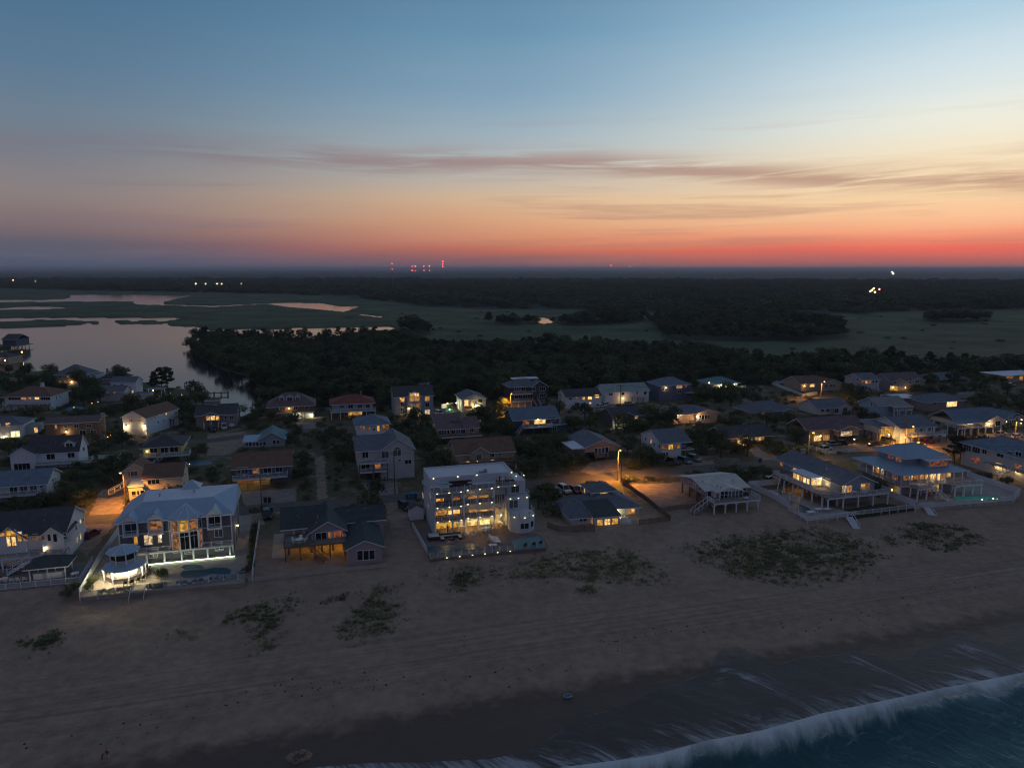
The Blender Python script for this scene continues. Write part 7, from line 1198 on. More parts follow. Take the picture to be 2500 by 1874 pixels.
for a in (([(100, 1235), (160, 1180), (230, 1140), (320, 1118), (325, 1150), (290, 1190), (240, 1222), (180, 1240)], 3.6, 3.0), ([(-40, 1232), (120, 1232), (110, 1252), (-40, 1262)], 2.4, 2.4), ([(235, 1018), (300, 990), (430, 985), (485, 1003), (470, 1032), (330, 1020)], 4.6, 4.6), ([(580, 1018), (655, 1005), (655, 1045), (590, 1045)], 4.2, 4.2),
          ([(655, 1030), (720, 1028), (745, 1040), (700, 1046)], 3.6, 4.0), ([(700, 1062), (760, 1056), (835, 1055), (825, 1086), (720, 1092)], 4.4, 4.4), ([(812, 1100), (868, 1090), (872, 1140), (815, 1152)], 4.6, 3.6), ([(712, 1120), (765, 1118), (768, 1200), (722, 1190)], 3.0, 4.0), ([(800, 1120), (830, 1150), (840, 1200), (805, 1205)], 1.6, 4.0),
          ([(965, 1045), (1045, 1040), (1060, 1120), (1100, 1135), (1090, 1155), (1030, 1135), (1015, 1100), (965, 1070)], 5.0, 4.4), ([(1150, 1015), (1240, 1040), (1250, 1075), (1185, 1080), (1140, 1042)], 5.0, 4.2), ([(1262, 1085), (1380, 1080), (1450, 1130), (1400, 1163), (1272, 1170)], 4.2, 3.4), ([(1380, 1030), (1465, 1020), (1475, 1052), (1390, 1056)], 4.6, 4.0),
          ([(1500, 1052), (1560, 1022), (1640, 1025), (1665, 1052), (1560, 1066)], 5.0, 4.0), ([(1520, 1098), (1560, 1095), (1612, 1128), (1600, 1148), (1530, 1140)], 3.8, 3.2), ([(1690, 1062), (1790, 1052), (1835, 1110), (1800, 1125), (1720, 1122), (1690, 1090)], 5.2, 4.0), ([(1870, 1082), (1960, 1085), (1990, 1112), (1930, 1122), (1880, 1115)], 4.6, 3.8),
          ([(1755, 1166), (1860, 1160), (1868, 1184), (1775, 1190)], 5.0, 3.2), ([(1290, 1195), (1372, 1205), (1385, 1262), (1320, 1262)], 3.6, 3.0), ([(1690, 955), (1800, 950), (1855, 980), (1810, 1000), (1700, 992)], 5.0, 5.0), ([(2060, 955), (2095, 948), (2115, 985), (2075, 992)], 5.0, 4.4), ([(2180, 950), (2250, 935), (2420, 928), (2460, 950), (2280, 960)], 4.6, 5.6),
          ([(2370, 975), (2520, 962), (2520, 1008), (2400, 1012)], 4.6, 5.0), ([(2085, 1008), (2150, 1003), (2155, 1020), (2090, 1022)], 3.4, 3.4), ([(2180, 1150), (2200, 1140), (2240, 1215), (2215, 1228)], 3.4, 2.6), ([(2375, 1172), (2490, 1200), (2490, 1190), (2400, 1160)], 2.2, 2.6), ([(560, 985), (640, 960), (660, 990), (600, 1005)], 5.0, 4.6),
          ([(0, 915), (60, 915), (95, 935), (60, 960), (0, 955)], 4.6, 5.0), ([(110, 905), (130, 930), (125, 960), (100, 950)], 5.5, 5.5), ([(140, 968), (240, 955), (250, 990), (160, 995)], 5.0, 5.2), ([(250, 920), (330, 925), (330, 940), (270, 940)], 5.0, 5.0), ([(225, 1070), (290, 1060), (310, 1090), (240, 1112)], 4.0, 4.4), ([(20, 1075), (60, 1095), (40, 1140), (0, 1130)], 4.4, 4.4), ([(440, 1015), (480, 1020), (500, 1060), (450, 1050)], 3.6, 4.4),
          ([(1020, 1170), (1020, 1140), (985, 1130), (975, 1165)], 3.4, 3.6), ([(900, 1100), (905, 1040), (955, 1035), (960, 1075)], 4.4, 4.6), ([(2145, 1215), (2085, 1190), (2110, 1180), (2170, 1200)], 2.6, 2.6), ([(2360, 1085), (2395, 1080), (2400, 1110), (2365, 1125)], 4.2, 2.8), ([(1850, 1020), (1950, 1015), (1960, 1045), (1870, 1050)], 4.0, 4.4)):
    thicket(*a, mixk=OAK)
for px, py, k, hh, w in ((393, 962, 'pine', 12, .9), (412, 960, 'pine', 12, .9), (378, 960, 'pine', 10, .9), (70, 922, 'oak', 8, 1), (122, 925, 'oak', 8, 1.1), (195, 950, 'oak', 10, 1.15), (215, 965, 'oak', 9, 1.1), (178, 962, 'bush', 4, 1), (478, 985, 'oak', 10, 1.1), (495, 1000, 'oak', 8, 1.1), (300, 935, 'oak', 8, 1.2), (90, 1010, 'bush', 4.2, 1.5), (60, 1012, 'bush', 3.6, 1.3),
                            (907, 1238, 'bush', 5.4, .8), (922, 1230, 'oak', 6.5, .8), (2330, 1130, 'pine', 8, 1.0), (2345, 1120, 'pine', 7, 1.0), (420, 1212, 'bush', 4.6, 1.0), (440, 1205, 'bush', 4.2, .9), (1180, 1040, 'oak', 8, 1.1), (1225, 1012, 'oak', 7, 1.0), (1210, 1015, 'bush', 4, 1), (168, 1455, 'bush', 2.4, .9), (182, 1440, 'bush', 2.2, .9), (1365, 1015, 'oak', 6, 1), (2070, 1018, 'bush', 3.4, 1.2), (2110, 1020, 'bush', 3.2, 1.2), (645, 1245, 'bush', 1.4, 1.4), (620, 1250, 'bush', 1.3, 1.4), (560, 1300, 'bush', 2.0, .8)):
    plant(k, *at(px, py), hh, w)
# clipped shrubs along the pool-terrace fence and the hedge at its right side
for k, (X, Y) in enumerate(((310, 1365), (400, 1352), (490, 1345), (545, 1335), (610, 1330), (820, 1305), (900, 1298), (960, 1290))): plant('bush', *at(*px_of('b', X, Y), .05), 1.1, 1.0, 'small clipped shrub behind the glass fence of the pool terrace', 'clipped terrace shrubs', z=.04)
for k in range(9): t = k/8; plant('bush', *at(*px_of('b', 1905 + 55*t, 1130 - 460*t), .05), 2.1, .62, 'dark hedge bush inside the right fence of the pool terrace', 'hedge bushes', z=.04)
for X, Y in ((190, 1270), (170, 1330), (215, 1235)): plant('bush', *at(*px_of('b', X, Y), .05), 1.5, .9, 'leafy shrub in the left corner of the gazebo terrace', 'corner shrubs', z=.04)
for X, Y in ((945, 1190), (985, 1180), (920, 1200)): plant('bush', *at(*px_of('b', X, Y), .05), 2.2, .55, 'potted tropical shrub beside the kidney pool', 'potted shrubs', z=.04)
# promontory pines along the lagoon that stand out one by one
rg = random.Random(5)
for k, px in enumerate(list(range(478, 960, 15))): plant('pine' if k % 3 else 'oak', *at(px + rg.uniform(-4, 4), 834 + rg.uniform(0, 8)), rg.uniform(9, 13), .95, 'tall pine on the wooded shore in front of the far lagoon arm', 'pines on the lagoon shore')
for px, py in ((462, 852), (466, 862), (476, 870), (492, 880), (512, 888), (532, 902), (556, 910), (585, 920), (608, 926), (620, 940)): plant('oak', *at(px + 5, py - 1), rg.uniform(8, 11), 1.1, 'dark shore tree mirrored in the lagoon', 'trees along the lagoon edge')

# woods that read as one mass: points carrying linked crowns
def woods(name, polys, spacing, hlo, hhi, kinds, seed, wmul=1.0, zoff=0.0, label=None, jit=.45, avoid=True, given=None):
    rg = np.random.default_rng(seed); pts = [] if given is None else [np.array(given)]
    for P in polys:
        A = np.array(P); x0, y0 = A.min(0); x1, y1 = A.max(0); gx, gy = np.meshgrid(np.arange(x0, x1, spacing), np.arange(y0, y1, spacing)); gx = gx + rg.normal(size=gx.shape)*spacing*jit; gy = gy + rg.normal(size=gy.shape)*spacing*jit; ok = in_poly(gx, gy, P) & ~water_mask(gx, gy); ok &= np.abs(gx) < gy*.85 + 60; pts.append(np.stack([gx[ok], gy[ok]], -1))
    P = np.concatenate(pts)
    if avoid: P = np.array([p for p in P if free(p[0], p[1], 1.5)])
    n = len(P); me = bpy.data.meshes.new(name); me.from_pydata([(p[0], p[1], zoff) for p in P], [], []); hh = rg.uniform(hlo, hhi, n)*(.85 + .3*np.sin(P[:, 0]*.05)*np.sin(P[:, 1]*.04))
    for nm, arr, ty in (('hgt', hh, 'FLOAT'), ('rot', rg.random(n)*6.28, 'FLOAT'), ('pick', rg.integers(0, len(kinds), n), 'INT')): a = me.attributes.new(nm, ty, 'POINT'); a.data.foreach_set('value', arr.astype(np.int32 if ty == 'INT' else np.float32))
    o = link(name, me); o['kind'] = 'stuff'; o['label'] = label or name
    ng = bpy.data.node_groups.new(name, 'GeometryNodeTree'); ng.interface.new_socket('Geometry', in_out='INPUT', socket_type='NodeSocketGeometry'); ng.interface.new_socket('Geometry', in_out='OUTPUT', socket_type='NodeSocketGeometry'); N = ng.nodes; L = ng.links; gi = N.new('NodeGroupInput'); go = N.new('NodeGroupOutput'); jn = N.new('GeometryNodeJoinGeometry')
    def attr(nm, ty): a = N.new('GeometryNodeInputNamedAttribute'); a.data_type = ty; a.inputs[0].default_value = nm; return a.outputs[0]
    h_, r_, p_ = attr('hgt', 'FLOAT'), attr('rot', 'FLOAT'), attr('pick', 'INT'); cr = N.new('ShaderNodeCombineXYZ'); L.new(r_, cr.inputs[2]); cs = N.new('ShaderNodeCombineXYZ'); mw = N.new('ShaderNodeMath'); mw.operation = 'MULTIPLY'; mw.inputs[1].default_value = wmul; L.new(h_, mw.inputs[0]); L.new(mw.outputs[0], cs.inputs[0]); L.new(mw.outputs[0], cs.inputs[1]); L.new(h_, cs.inputs[2])
    for i, src in enumerate(kinds):
        cmp_ = N.new('FunctionNodeCompare'); cmp_.data_type = 'INT'; cmp_.operation = 'EQUAL'; L.new(p_, cmp_.inputs[2]); cmp_.inputs[3].default_value = i; ins = N.new('GeometryNodeInstanceOnPoints'); oi = N.new('GeometryNodeObjectInfo'); oi.inputs[0].default_value = src; oi.transform_space = 'ORIGINAL'
        L.new(gi.outputs[0], ins.inputs['Points']); L.new(cmp_.outputs[0], ins.inputs['Selection']); L.new(oi.outputs['Geometry'], ins.inputs['Instance']); L.new(cr.outputs[0], ins.inputs['Rotation']); L.new(cs.outputs[0], ins.inputs['Scale']); L.new(ins.outputs[0], jn.inputs[0])
    L.new(jn.outputs[0], go.inputs[0]); md = o.modifiers.new('scatter', 'NODES'); md.node_group = ng; return n
def crown_of(kind, k):
    for r, kd, *_ in PLANTS:
        if kd == kind:
            c = [q for q in r.children if q.name.startswith('crown')][0]
            if c.data == KIT[kind][k][0]: return c
CROWNS = [c for c in [crown_of('oak', 0), crown_of('oak', 1), crown_of('oak', 2), crown_of('bush', 0), crown_of('bush', 1)] if c]; PCR = [c for c in [crown_of('pine', 0), crown_of('pine', 1), crown_of('pine', 2)] if c]
nW = woods('maritime_forest', WOODS, 5.4, 4.2, 10.5, CROWNS + PCR, 1, 1.25, label='dense dark maritime forest behind the village')
nM = woods('marsh_woods', WOODS_MID, 9, 8, 13, CROWNS[:3] + PCR[:2], 2, 1.3, label='dark clumps of trees standing in the marsh', avoid=False)
nF = woods('distant_forest', WOODS_FAR, 24, 11, 19, CROWNS, 3, 1.7, label='distant dark forest fading to the horizon', avoid=False)
woods('marsh_shrubs', [wpoly([(700, 770), (1100, 760), (1500, 764), (2000, 775), (2600, 765), (2600, 880), (2000, 868), (1500, 842), (1100, 838), (960, 832), (1000, 790)])], 62, 1.0, 3.6, CROWNS, 6, 2.2, label='scattered shrubs and reed clumps over the marsh', avoid=False, jit=1.6)
# rough scrub between woods and back gardens, and along the marsh
SCRUB = [wpoly(p) for p in ([(640, 990), (760, 968), (900, 958), (1100, 944), (1300, 930), (1500, 920), (1800, 910), (2050, 910), (2300, 918), (2600, 940), (2600, 925), (2300, 908), (2000, 900), (1500, 910), (1100, 935), (760, 960)],)]
woods('scrub', SCRUB, 5.5, 3.5, 6, CROWNS[3:], 4, 1.2, label='scrub at the edge of the forest')
print('woods', nW, nM, nF, 'plants', len(PLANTS))
# low scrub filling the plots between the houses: nobody could count it
P_ = []; rg = random.Random(21)
for _ in range(26000):
    u = rg.uniform(-230, 260); v = rg.uniform(30, 235); x, y = xy_of(u, v)
    if abs(x) > y*.74 + 6 or math.sin(u*.13 + 1)*math.sin(v*.17) + .5*math.sin(u*.31 + v*.2) + rg.gauss(0, .25) < .0: continue
    if any((x - a)**2 + (y - b)**2 < 14 for a, b in P_[-400:]) or in_poly(x, y, WOODS[0]) or not free(x, y, 1.2): continue
    P_.append((x, y))
    if len(P_) > 1100: break
woods('undergrowth', [], 1, .9, 2.3, CROWNS[3:], 9, 1.3, label='low scrub and undergrowth between the houses', avoid=False, given=P_)
# --- dune grass
def grass(pts, dens, seed, hlo=.16, hhi=.5):
    P = [uv_of(*at_beach(*p)[:2]) for p in pts]; rg = np.random.default_rng(seed); A = np.array(P); x0, y0 = A.min(0); x1, y1 = A.max(0); n = int((x1 - x0)*(y1 - y0)*dens*2.2); nc = max(2, n//15); cu, cv, cr = rg.uniform(x0, x1, nc), rg.uniform(y0, y1, nc), rg.choice([.25, .4, .7, 1.1, 1.7], nc); kk = rg.integers(0, nc, n); U = cu[kk] + rg.normal(size=n)*cr[kk]; Vv = cv[kk] + rg.normal(size=n)*cr[kk]*.8; mu_, mv_ = np.mean(A, 0); fade = 1.25 - np.hypot((U - mu_)/((x1 - x0)*.5 + .1), (Vv - mv_)/((y1 - y0)*.5 + .1)); ok = in_poly(cu[kk], cv[kk], P) & (rg.random(n) < np.clip(fade, .12, 1)); U, Vv = U[ok], Vv[ok]; V = []; F = []
    for u, v in zip(U, Vv):
        x, y = xy_of(u, v); z = float(beach_z(v)) + .476*(math.sin(u*.21 + 1.3)*math.sin(v*.33 + u*.05) + .6*math.sin(u*.47 + v*.2)*math.sin(v*.61 + 2))*max(0, min(1, 1 - abs(v + 13)/13)) - .06
        for _ in range(9):
            t = rg.random()*6.283; r = rg.random()*.30; hh = rg.uniform(hlo, hhi); lean = rg.uniform(.2, .8)*hh; w = .04; bx, by = x + r*math.cos(t), y + r*math.sin(t); n0 = len(V); c, s = math.cos(t), math.sin(t)
            V += [(bx - s*w, by + c*w, z), (bx + s*w, by - c*w, z), (bx + c*lean*.4 + s*w*.8, by + s*lean*.4 - c*w*.8, z + hh*.6), (bx + c*lean*.4 - s*w*.8, by + s*lean*.4 + c*w*.8, z + hh*.6), (bx + c*lean, by + s*lean, z + hh)]; F += [(n0, n0+1, n0+2, n0+3), (n0+3, n0+2, n0+4)]
    if not V: return
    me = bpy.data.meshes.new('dune_grass'); me.from_pydata(V, [], F); me.materials.append(BLADE); o = link('dune_grass', me); o['kind'] = 'stuff'; o['label'] = 'tufts of dune grass on the upper beach'
for k, (p, d) in enumerate((([(540, 1510), (600, 1475), (720, 1450), (740, 1470), (700, 1500), (650, 1545), (680, 1580), (630, 1580), (600, 1530)], 3.2), ([(780, 1470), (850, 1442), (860, 1458), (800, 1480)], 3.5), ([(810, 1530), (880, 1480), (930, 1425), (975, 1420), (978, 1490), (955, 1545), (900, 1572), (815, 1560)], 4.0), ([(1080, 1442), (1120, 1382), (1172, 1378), (1178, 1412), (1120, 1442)], 5),
        ([(1215, 1392), (1300, 1348), (1420, 1348), (1500, 1332), (1560, 1358), (1640, 1400), (1650, 1428), (1560, 1428), (1400, 1412), (1250, 1416)], 4.0), ([(1655, 1338), (1780, 1308), (1900, 1298), (2000, 1288), (2100, 1310), (2175, 1355), (2110, 1402), (1980, 1440), (1860, 1424), (1740, 1384), (1680, 1355)], 4.0), ([(2170, 1295), (2280, 1272), (2380, 1292), (2405, 1322), (2310, 1348), (2220, 1332)], 3.6),
        ([(85, 1582), (95, 1552), (130, 1540), (168, 1555), (150, 1572), (110, 1588)], 9), ([(22, 1580), (45, 1564), (85, 1566), (60, 1582)], 6), ([(430, 1550), (440, 1528), (460, 1530), (456, 1550)], 9), ([(465, 1570), (468, 1556), (484, 1556), (482, 1570)], 9), ([(540, 1520), (560, 1500), (585, 1500), (570, 1520)], 8), ([(1410, 1452), (1420, 1428), (1450, 1430), (1452, 1455)], 7), ([(2150, 1330), (2165, 1310), (2190, 1316), (2180, 1334)], 7), ([(620, 1588), (630, 1560), (675, 1568), (672, 1590)], 6), ([(1195, 1408), (1200, 1388), (1225, 1388), (1220, 1408)], 5))): grass(p, d, k + 1)
# ------------------------------------------------------------------ poles, wires, lamps, vehicles, people, small things
POLEM = lined('pole_wood', (.14, .10, .075), 'Z', .5, .2, .9)
def pole(label, px, py, top_py, view_px=True, lamp=None, arm=1.6, cross=True, ang=TH, color=(1, .38, .06), power=4200, group='utility poles'):
    x, y = at(px, py); r_ = Vector(ray(px, top_py)); hgt = CAM_H + r_.z*(y/r_.y); hgt = max(8.6, min(14, hgt)) if lamp else max(6, min(14, hgt)); r = empty('street_lamp' if lamp else 'utility_pole', (x, y, 0), ang); tag(r, label, 'street lamp' if lamp else 'utility pole', group if not lamp else 'street lamps')
    MB().lathe([(.17, -.3), (.16, 0), (.11, hgt)], 8).build('pole', POLEM, r)
    if cross: MB().box(-1.1, 1.1, -.06, .06, hgt - .7, hgt - .55).build('crossarm', POLEM, r); [MB().lathe([(.05, hgt - .55), (.07, hgt - .42), (.04, hgt - .35)], 6, (xx, 0)).build('insulator', CONC, r) for xx in (-1, -.5, .5, 1)]
    if lamp:
        zl = lamp if lamp > 1 else hgt - .4; MB().bar((0, 0, zl), (0, -arm, zl + .35), .05).build('lamp_arm', STEEL, r); hd = MB().lathe([(.05, .22), (.22, .12), (.26, 0)], 8).build('lamp_head', STEEL, r); hd.location = (0, -arm, zl + .3); lens = MB().lathe([(.22, -.02), (.20, -.14), (.05, -.2)], 8).build('lens', emit('sodium_lens', (1, .50, .12), 14), hd)
        l = bpy.data.lights.new('lamp', 'SPOT'); l.energy = power; l.color = color; l.spot_size = R(150); l.spot_blend = .6; l.shadow_soft_size = .25; lo = bpy.data.objects.new('lamp', l); col.objects.link(lo); lo.parent = hd; lo.location = (0, 0, -.3)
    return (x, y, hgt)
P1 = pole('utility pole between the grey gabled house and the street', 964, 1204, 1100); P2 = pole('tall utility pole at the orange-lit junction', 1516, 1178, 1078); P2b = pole('shorter pole carrying the sodium lamp at the orange-lit junction', 1508, 1172, 1128, lamp=.5, power=16000, arm=1.2, cross=False)
pole('sodium street lamp in front of the peach stucco house', 307, 1232, 1178, lamp=.5, power=10000, arm=2.2, cross=False); P3 = pole('street lamp with an orange-lit wooden pole beside the charcoal house', 1246, 1012, 970, lamp=.5, power=12000, cross=False, color=(1, .42, .05)); P4 = pole('street lamp with a glowing orange pole beside the brown-roofed house', 2003, 978, 935, lamp=.5, power=12000, cross=False, color=(1, .42, .05))
P5 = pole('yellow street lamp above the white three-rail fence', 1972, 1122, 1052, lamp=.5, power=2600, cross=False, color=(1, .58, .12)); P6 = pole('utility pole beside the white house with shutters', 2209, 1092, 1042, lamp=7.0, power=15000, arm=2.5); P7 = pole('utility pole beside the white four-window house', 1367, 1012, 962); P8 = pole('utility pole in front of the pale green roof', 1514, 992, 938); P0_ = pole('utility pole on the path behind the blue-roofed house', 640, 1252, 1165); P9 = pole('street lamp beyond the cream house at the right edge', 2475, 1085, 1040, lamp=.5, power=8000, cross=False)
def wire(label, a, b, sag=1.4, n=14):
    mb = MB(); pts = [Vector((a[0] + (b[0]-a[0])*k/n, a[1] + (b[1]-a[1])*k/n, a[2] - .45 + (b[2]-a[2])*k/n - sag*4*(k/n)*(1 - k/n))) for k in range(n + 1)]; [mb.bar(p, q_, .022, n=3) for p, q_ in zip(pts[:-1], pts[1:])]; o = mb.build('power_line', mat('wire', (.02, .02, .02), .5)); tag(o, label, 'power line', 'power lines')
wire('power line from the path pole to the grey gabled house', P0_, P1); wire('power line along the street behind the white block', P1, P2); wire('power line from the orange-lit junction to the yellow street lamp', P2, P5); wire('power line from the yellow street lamp to the shuttered house', P5, P6); wire('power line along the back street between the two centre poles', P7, P8); wire('power line from the pale green roof to the glowing orange pole', P8, P4, 2.2); wire('power line from the charcoal house to the four-window house', P3, P7)

def car_kit(name, body_c, suv):
    bm_ = mat('car_paint_' + name, body_c, .28, .04, .5, spec=.5); h1 = .78 if not suv else .95; h2 = 1.42 if not suv else 1.78; L_ = 2.25; W_ = .9; mb = MB()
    prof = [(-L_, .32), (-L_, h1*.88), (-L_*.97, h1), (L_*.98, h1*.92), (L_, h1*.6), (L_, .3)]
    lo = [(p[0], -W_, p[1]) for p in prof]; hi = [(p[0], W_, p[1]) for p in prof]; mb.poly(lo); mb.poly(hi[::-1]); n = len(prof)
    for k in range(n): a, b = k, (k+1) % n; mb.poly([lo[b], lo[a], hi[a], hi[b]])
    cb = MB(); x0, x1, x2, x3 = (-1.9, -1.5, .35, 1.15) if not suv else (-2.18, -2.0, .45, 1.15); wt = W_*.78
    cab = [(x0, -W_*.96, h1*.97), (x3, -W_*.96, h1*.95), (x3, W_*.96, h1*.95), (x0, W_*.96, h1*.97), (x1, -wt, h2), (x2, -wt, h2), (x2, wt, h2), (x1, wt, h2)]
    gl = MB(); [gl.poly([cab[i] for i in q_]) for q_ in ((0, 1, 5, 4), (1, 2, 6, 5), (2, 3, 7, 6), (3, 0, 4, 7))]; rf = MB(); rf.poly([cab[i] for i in (4, 5, 6, 7)]).box(x1 + .05, x2 - .05, -wt + .02, wt - .02, h2 - .02, h2 + .04)
    for i, j in ((0, 4), (1, 5), (2, 6), (3, 7)): rf.bar(cab[i], cab[j], .05)
    ty = MB(); ty.lathe([(.33, -.11), (.33, .11)], 12); rm = MB(); rm.lathe([(.19, -.12), (.19, .12)], 8); return dict(body=mb.mesh('body', bm_), glass=gl.mesh('windows', GLASS), roof=rf.mesh('roof', bm_), tyre=ty.mesh('tyre', mat('rubber', (.02, .02, .02))), rim=rm.mesh('rim', STEEL), hl=MB().box(2.2, 2.27, -.14, .14, h1*.62, h1*.82).mesh('headlight', mat('headlight', (.6, .62, .65), .1)), tl=MB().box(-2.28, -2.22, -.12, .12, h1*.65, h1*.85).mesh('tail_light', mat('tail_light', (.35, .02, .02), .2)))
CARK = {k: car_kit(k, c, s) for k, (c, s) in dict(white=((.62, .64, .66), False), silver=((.36, .38, .41), False), dark=((.025, .028, .035), False), red=((.22, .02, .02), False), suv_dark=((.03, .035, .045), True), suv_grey=((.16, .19, .22), True), suv_white=((.60, .62, .64), True)).items()}
def car(label, kind, px, py, deg, name='parked_car'):
    x, y = at(px, py); k = CARK[kind]; r = empty(name, (x, y, .03), TH + R(deg)); tag(r, label, 'car', 'cars parked in the village'); link('body', k['body'], r); link('windows', k['glass'], r); link('roof', k['roof'], r)
    for sx in (-1, 1):
        for sy in (-1, 1): t = link('wheel', k['tyre'], r, (sx*1.4, sy*.84, .33)); t.rotation_euler = (math.pi/2, 0, 0); link('rim', k['rim'], t)
    [link('headlight', k['hl'], r, (0, s_*.6, 0)) for s_ in (-1, 1)]; [link('tail_light', k['tl'], r, (0, s_*.65, 0)) for s_ in (-1, 1)]; return r
for a in (('dark car, leftmost of three in front of the saltbox-roofed house', 'suv_dark', 1645, 1132, -70), ('grey-blue pickup-like SUV, middle of three before the saltbox roof', 'suv_grey', 1671, 1130, -72), ('dark grey SUV, rightmost of three before the saltbox roof', 'suv_grey', 1694, 1124, -72), ('white SUV behind the amber-windowed cottage', 'suv_white', 1378, 1200, -80), ('red car beside the white SUV behind the amber-windowed cottage', 'red', 1403, 1200, -80), ('pale car half hidden by bushes behind the amber-windowed cottage', 'white', 1356, 1204, -80), ('pale car tucked against the small upper storey of the amber-windowed cottage', 'white', 1420, 1200, -80),
          ('silver car parked before the pale green roof', 'silver', 1535, 988, 10), ('dark car in the drive of the square blue house', 'suv_dark', 1686, 986, -60), ('white car, front of two beside the white four-window house', 'white', 1468, 994, 20), ('white car, rear of two beside the white four-window house', 'white', 1480, 990, 20), ('white van-like SUV by the small teal pool', 'suv_white', 1072, 1012, -60), ('dark car in front of the white four-window house', 'dark', 1408, 998, 5), ('dark car in front of the lit bay by the lagoon tip', 'suv_dark', 518, 1052, -70), ('white car beside the lit bay by the lagoon tip', 'suv_white', 547, 1046, -80), ('pale car parked under the stacked decks of the grey gabled house', 'silver', 945, 1166, -85), ('silver car at the roadside left of the glowing sunroom house', 'silver', 1876, 1174, 30), ('dark car behind the glowing sunroom house', 'dark', 1900, 1178, 10),
          ('white car behind the white three-rail fence', 'white', 2015, 1098, 5), ('dark car behind the white rail fence at the steel-blue roofs', 'suv_dark', 2135, 1090, 5), ('silver car in front of the shuttered white house', 'silver', 2243, 1090, 5), ('red car under the deck of the shuttered white house', 'red', 2262, 1082, 0), ('dark car parked under the side porch of the shuttered white house', 'suv_dark', 2168, 1078, 0), ('pale car under the stilt house with the long blue roof', 'silver', 2442, 1062, 15), ('white car at the far right roadside', 'white', 2482, 1068, 15), ('grey car in front of the low brown house', 'silver', 2034, 1086, 0), ('dark car right of the grey car before the low brown house', 'dark', 2055, 1084, 0), ('white car near the flat pale-roofed house at the far right', 'white', 2468, 942, 10), ('dark SUV beside the white shed of the white block', 'suv_dark', 988, 1242, -75), ('red car in the alley beside the leftmost beach house', 'red', 222, 1308, 70), ('dark pickup-like car beside the drive of the blue-roofed house', 'suv_dark', 652, 1262, -80)): car(*a)
# boat on its trailer
x, y = at(2292, 1076); r = empty('motor_boat', (x, y, .7), TH + .05); tag(r, 'white motor boat on a trailer beside the deck of the shuttered house', 'boat'); hb = MB(); S = [(-3.2, .95, .75), (-1.5, 1.05, .8), (.8, .95, .9), (2.2, .6, 1.05), (3.4, .03, 1.2)]
for (xa, wa, ha), (xb, wb, hb_) in zip(S[:-1], S[1:]): [hb.poly(p) for p in ([(xa, -wa, ha), (xb, -wb, hb_), (xb, 0, .1 + .3*max(0, xb)/3.4), (xa, 0, .1 + .3*max(0, xa)/3.4)], [(xa, wa, ha), (xa, 0, .1 + .3*max(0, xa)/3.4), (xb, 0, .1 + .3*max(0, xb)/3.4), (xb, wb, hb_)], [(xa, -wa, ha), (xa, wa, ha), (xb, wb, hb_), (xb, -wb, hb_)])]
hb.poly([(-3.2, -.95, .75), (-3.2, 0, .1), (-3.2, .95, .75)]); hb.build('hull', WHITEP, r); ws = MB(); ws.poly([(.4, -.7, .9), (.4, .7, .9), (-.1, .6, 1.5), (-.1, -.6, 1.5)]); ws.build('windscreen', GLASS, r); MB().box(-3.5, -3.2, -.25, .25, .3, 1.2).build('outboard_motor', DARKW, r); MB().box(-2.4, 1.8, -.06, .06, -.25, -.12).box(-1.2, -1.0, -.9, .9, -.3, -.2).build('trailer', STEEL, r); [link('wheel', MB().lathe([(.3, -.1), (.3, .1)], 10).mesh('wheel', MATS['rubber']), r, (-1.1, s_*.95, -.4)).__setattr__('rotation_euler', (math.pi/2, 0, 0)) for s_ in (-1, 1)]
x, y = at(565, 1042); r = empty('covered_boat', (x, y, .4), TH); tag(r, 'small boat under a pale cover near the lagoon tip', 'boat'); MB().lathe([(.1, 1.0), (1.0, .6), (1.2, .1), (.9, -.3)], 8).build('cover', CUSH, r); MB().box(-1.2, 1.2, -.06, .06, -.4, -.3).build('trailer', STEEL, r)
def bin_(label, px, py, m, s=1.0):
    x, y = at(px, py); r = empty('wheelie_bin', (x, y, .02), TH); tag(r, label, 'bin', 'wheelie bins'); b = MB(); t0, t1 = .24*s, .33*s; v = [(-t0, -t0, 0), (t0, -t0, 0), (t0, t0, 0), (-t0, t0, 0), (-t1, -t1, s), (t1, -t1, s), (t1, t1, s), (-t1, t1, s)]; [b.poly([v[i] for i in q_]) for q_ in ((0, 1, 5, 4), (1, 2, 6, 5), (2, 3, 7, 6), (3, 0, 4, 7))]; b.build('body', m, r); MB().box(-t1 - .03, t1 + .03, -t1 - .05, t1 + .03, s, s + .07).build('lid', m, r); [link('wheel', MB().lathe([(.1, -.03), (.1, .03)], 8).mesh('wheel', MATS['rubber']), r, (sx*t0, t0, .1)).__setattr__('rotation_euler', (0, math.pi/2, 0)) for sx in (-1, 1)]
BB = mat('blue_bin', (.03, .10, .26), .5); KB = mat('black_bin', (.015, .016, .018), .5)
for a in (('black bin, left of a pair by the drive of the dark blue house', 648, 1226, KB, 1.2), ('black bin, right of a pair by the drive of the dark blue house', 658, 1226, KB, 1.2), ('blue bin on the kerb behind the blue-roofed house', 663, 1250, BB, 1.2), ('blue bin, left of three behind the white block', 994, 1217, BB, 1.2), ('teal bin, middle of three behind the white block', 1005, 1216, mat('teal_bin', (.02, .18, .24), .5), 1.25), ('blue bin, right of three behind the white block', 1014, 1215, BB, 1.2), ('blue bin beside the drive near the yellow street lamp', 1856, 1128, BB, 1.2), ('blue bin at the end of the lane below the thicket', 253, 1214, BB, 1.2)): bin_(*a)
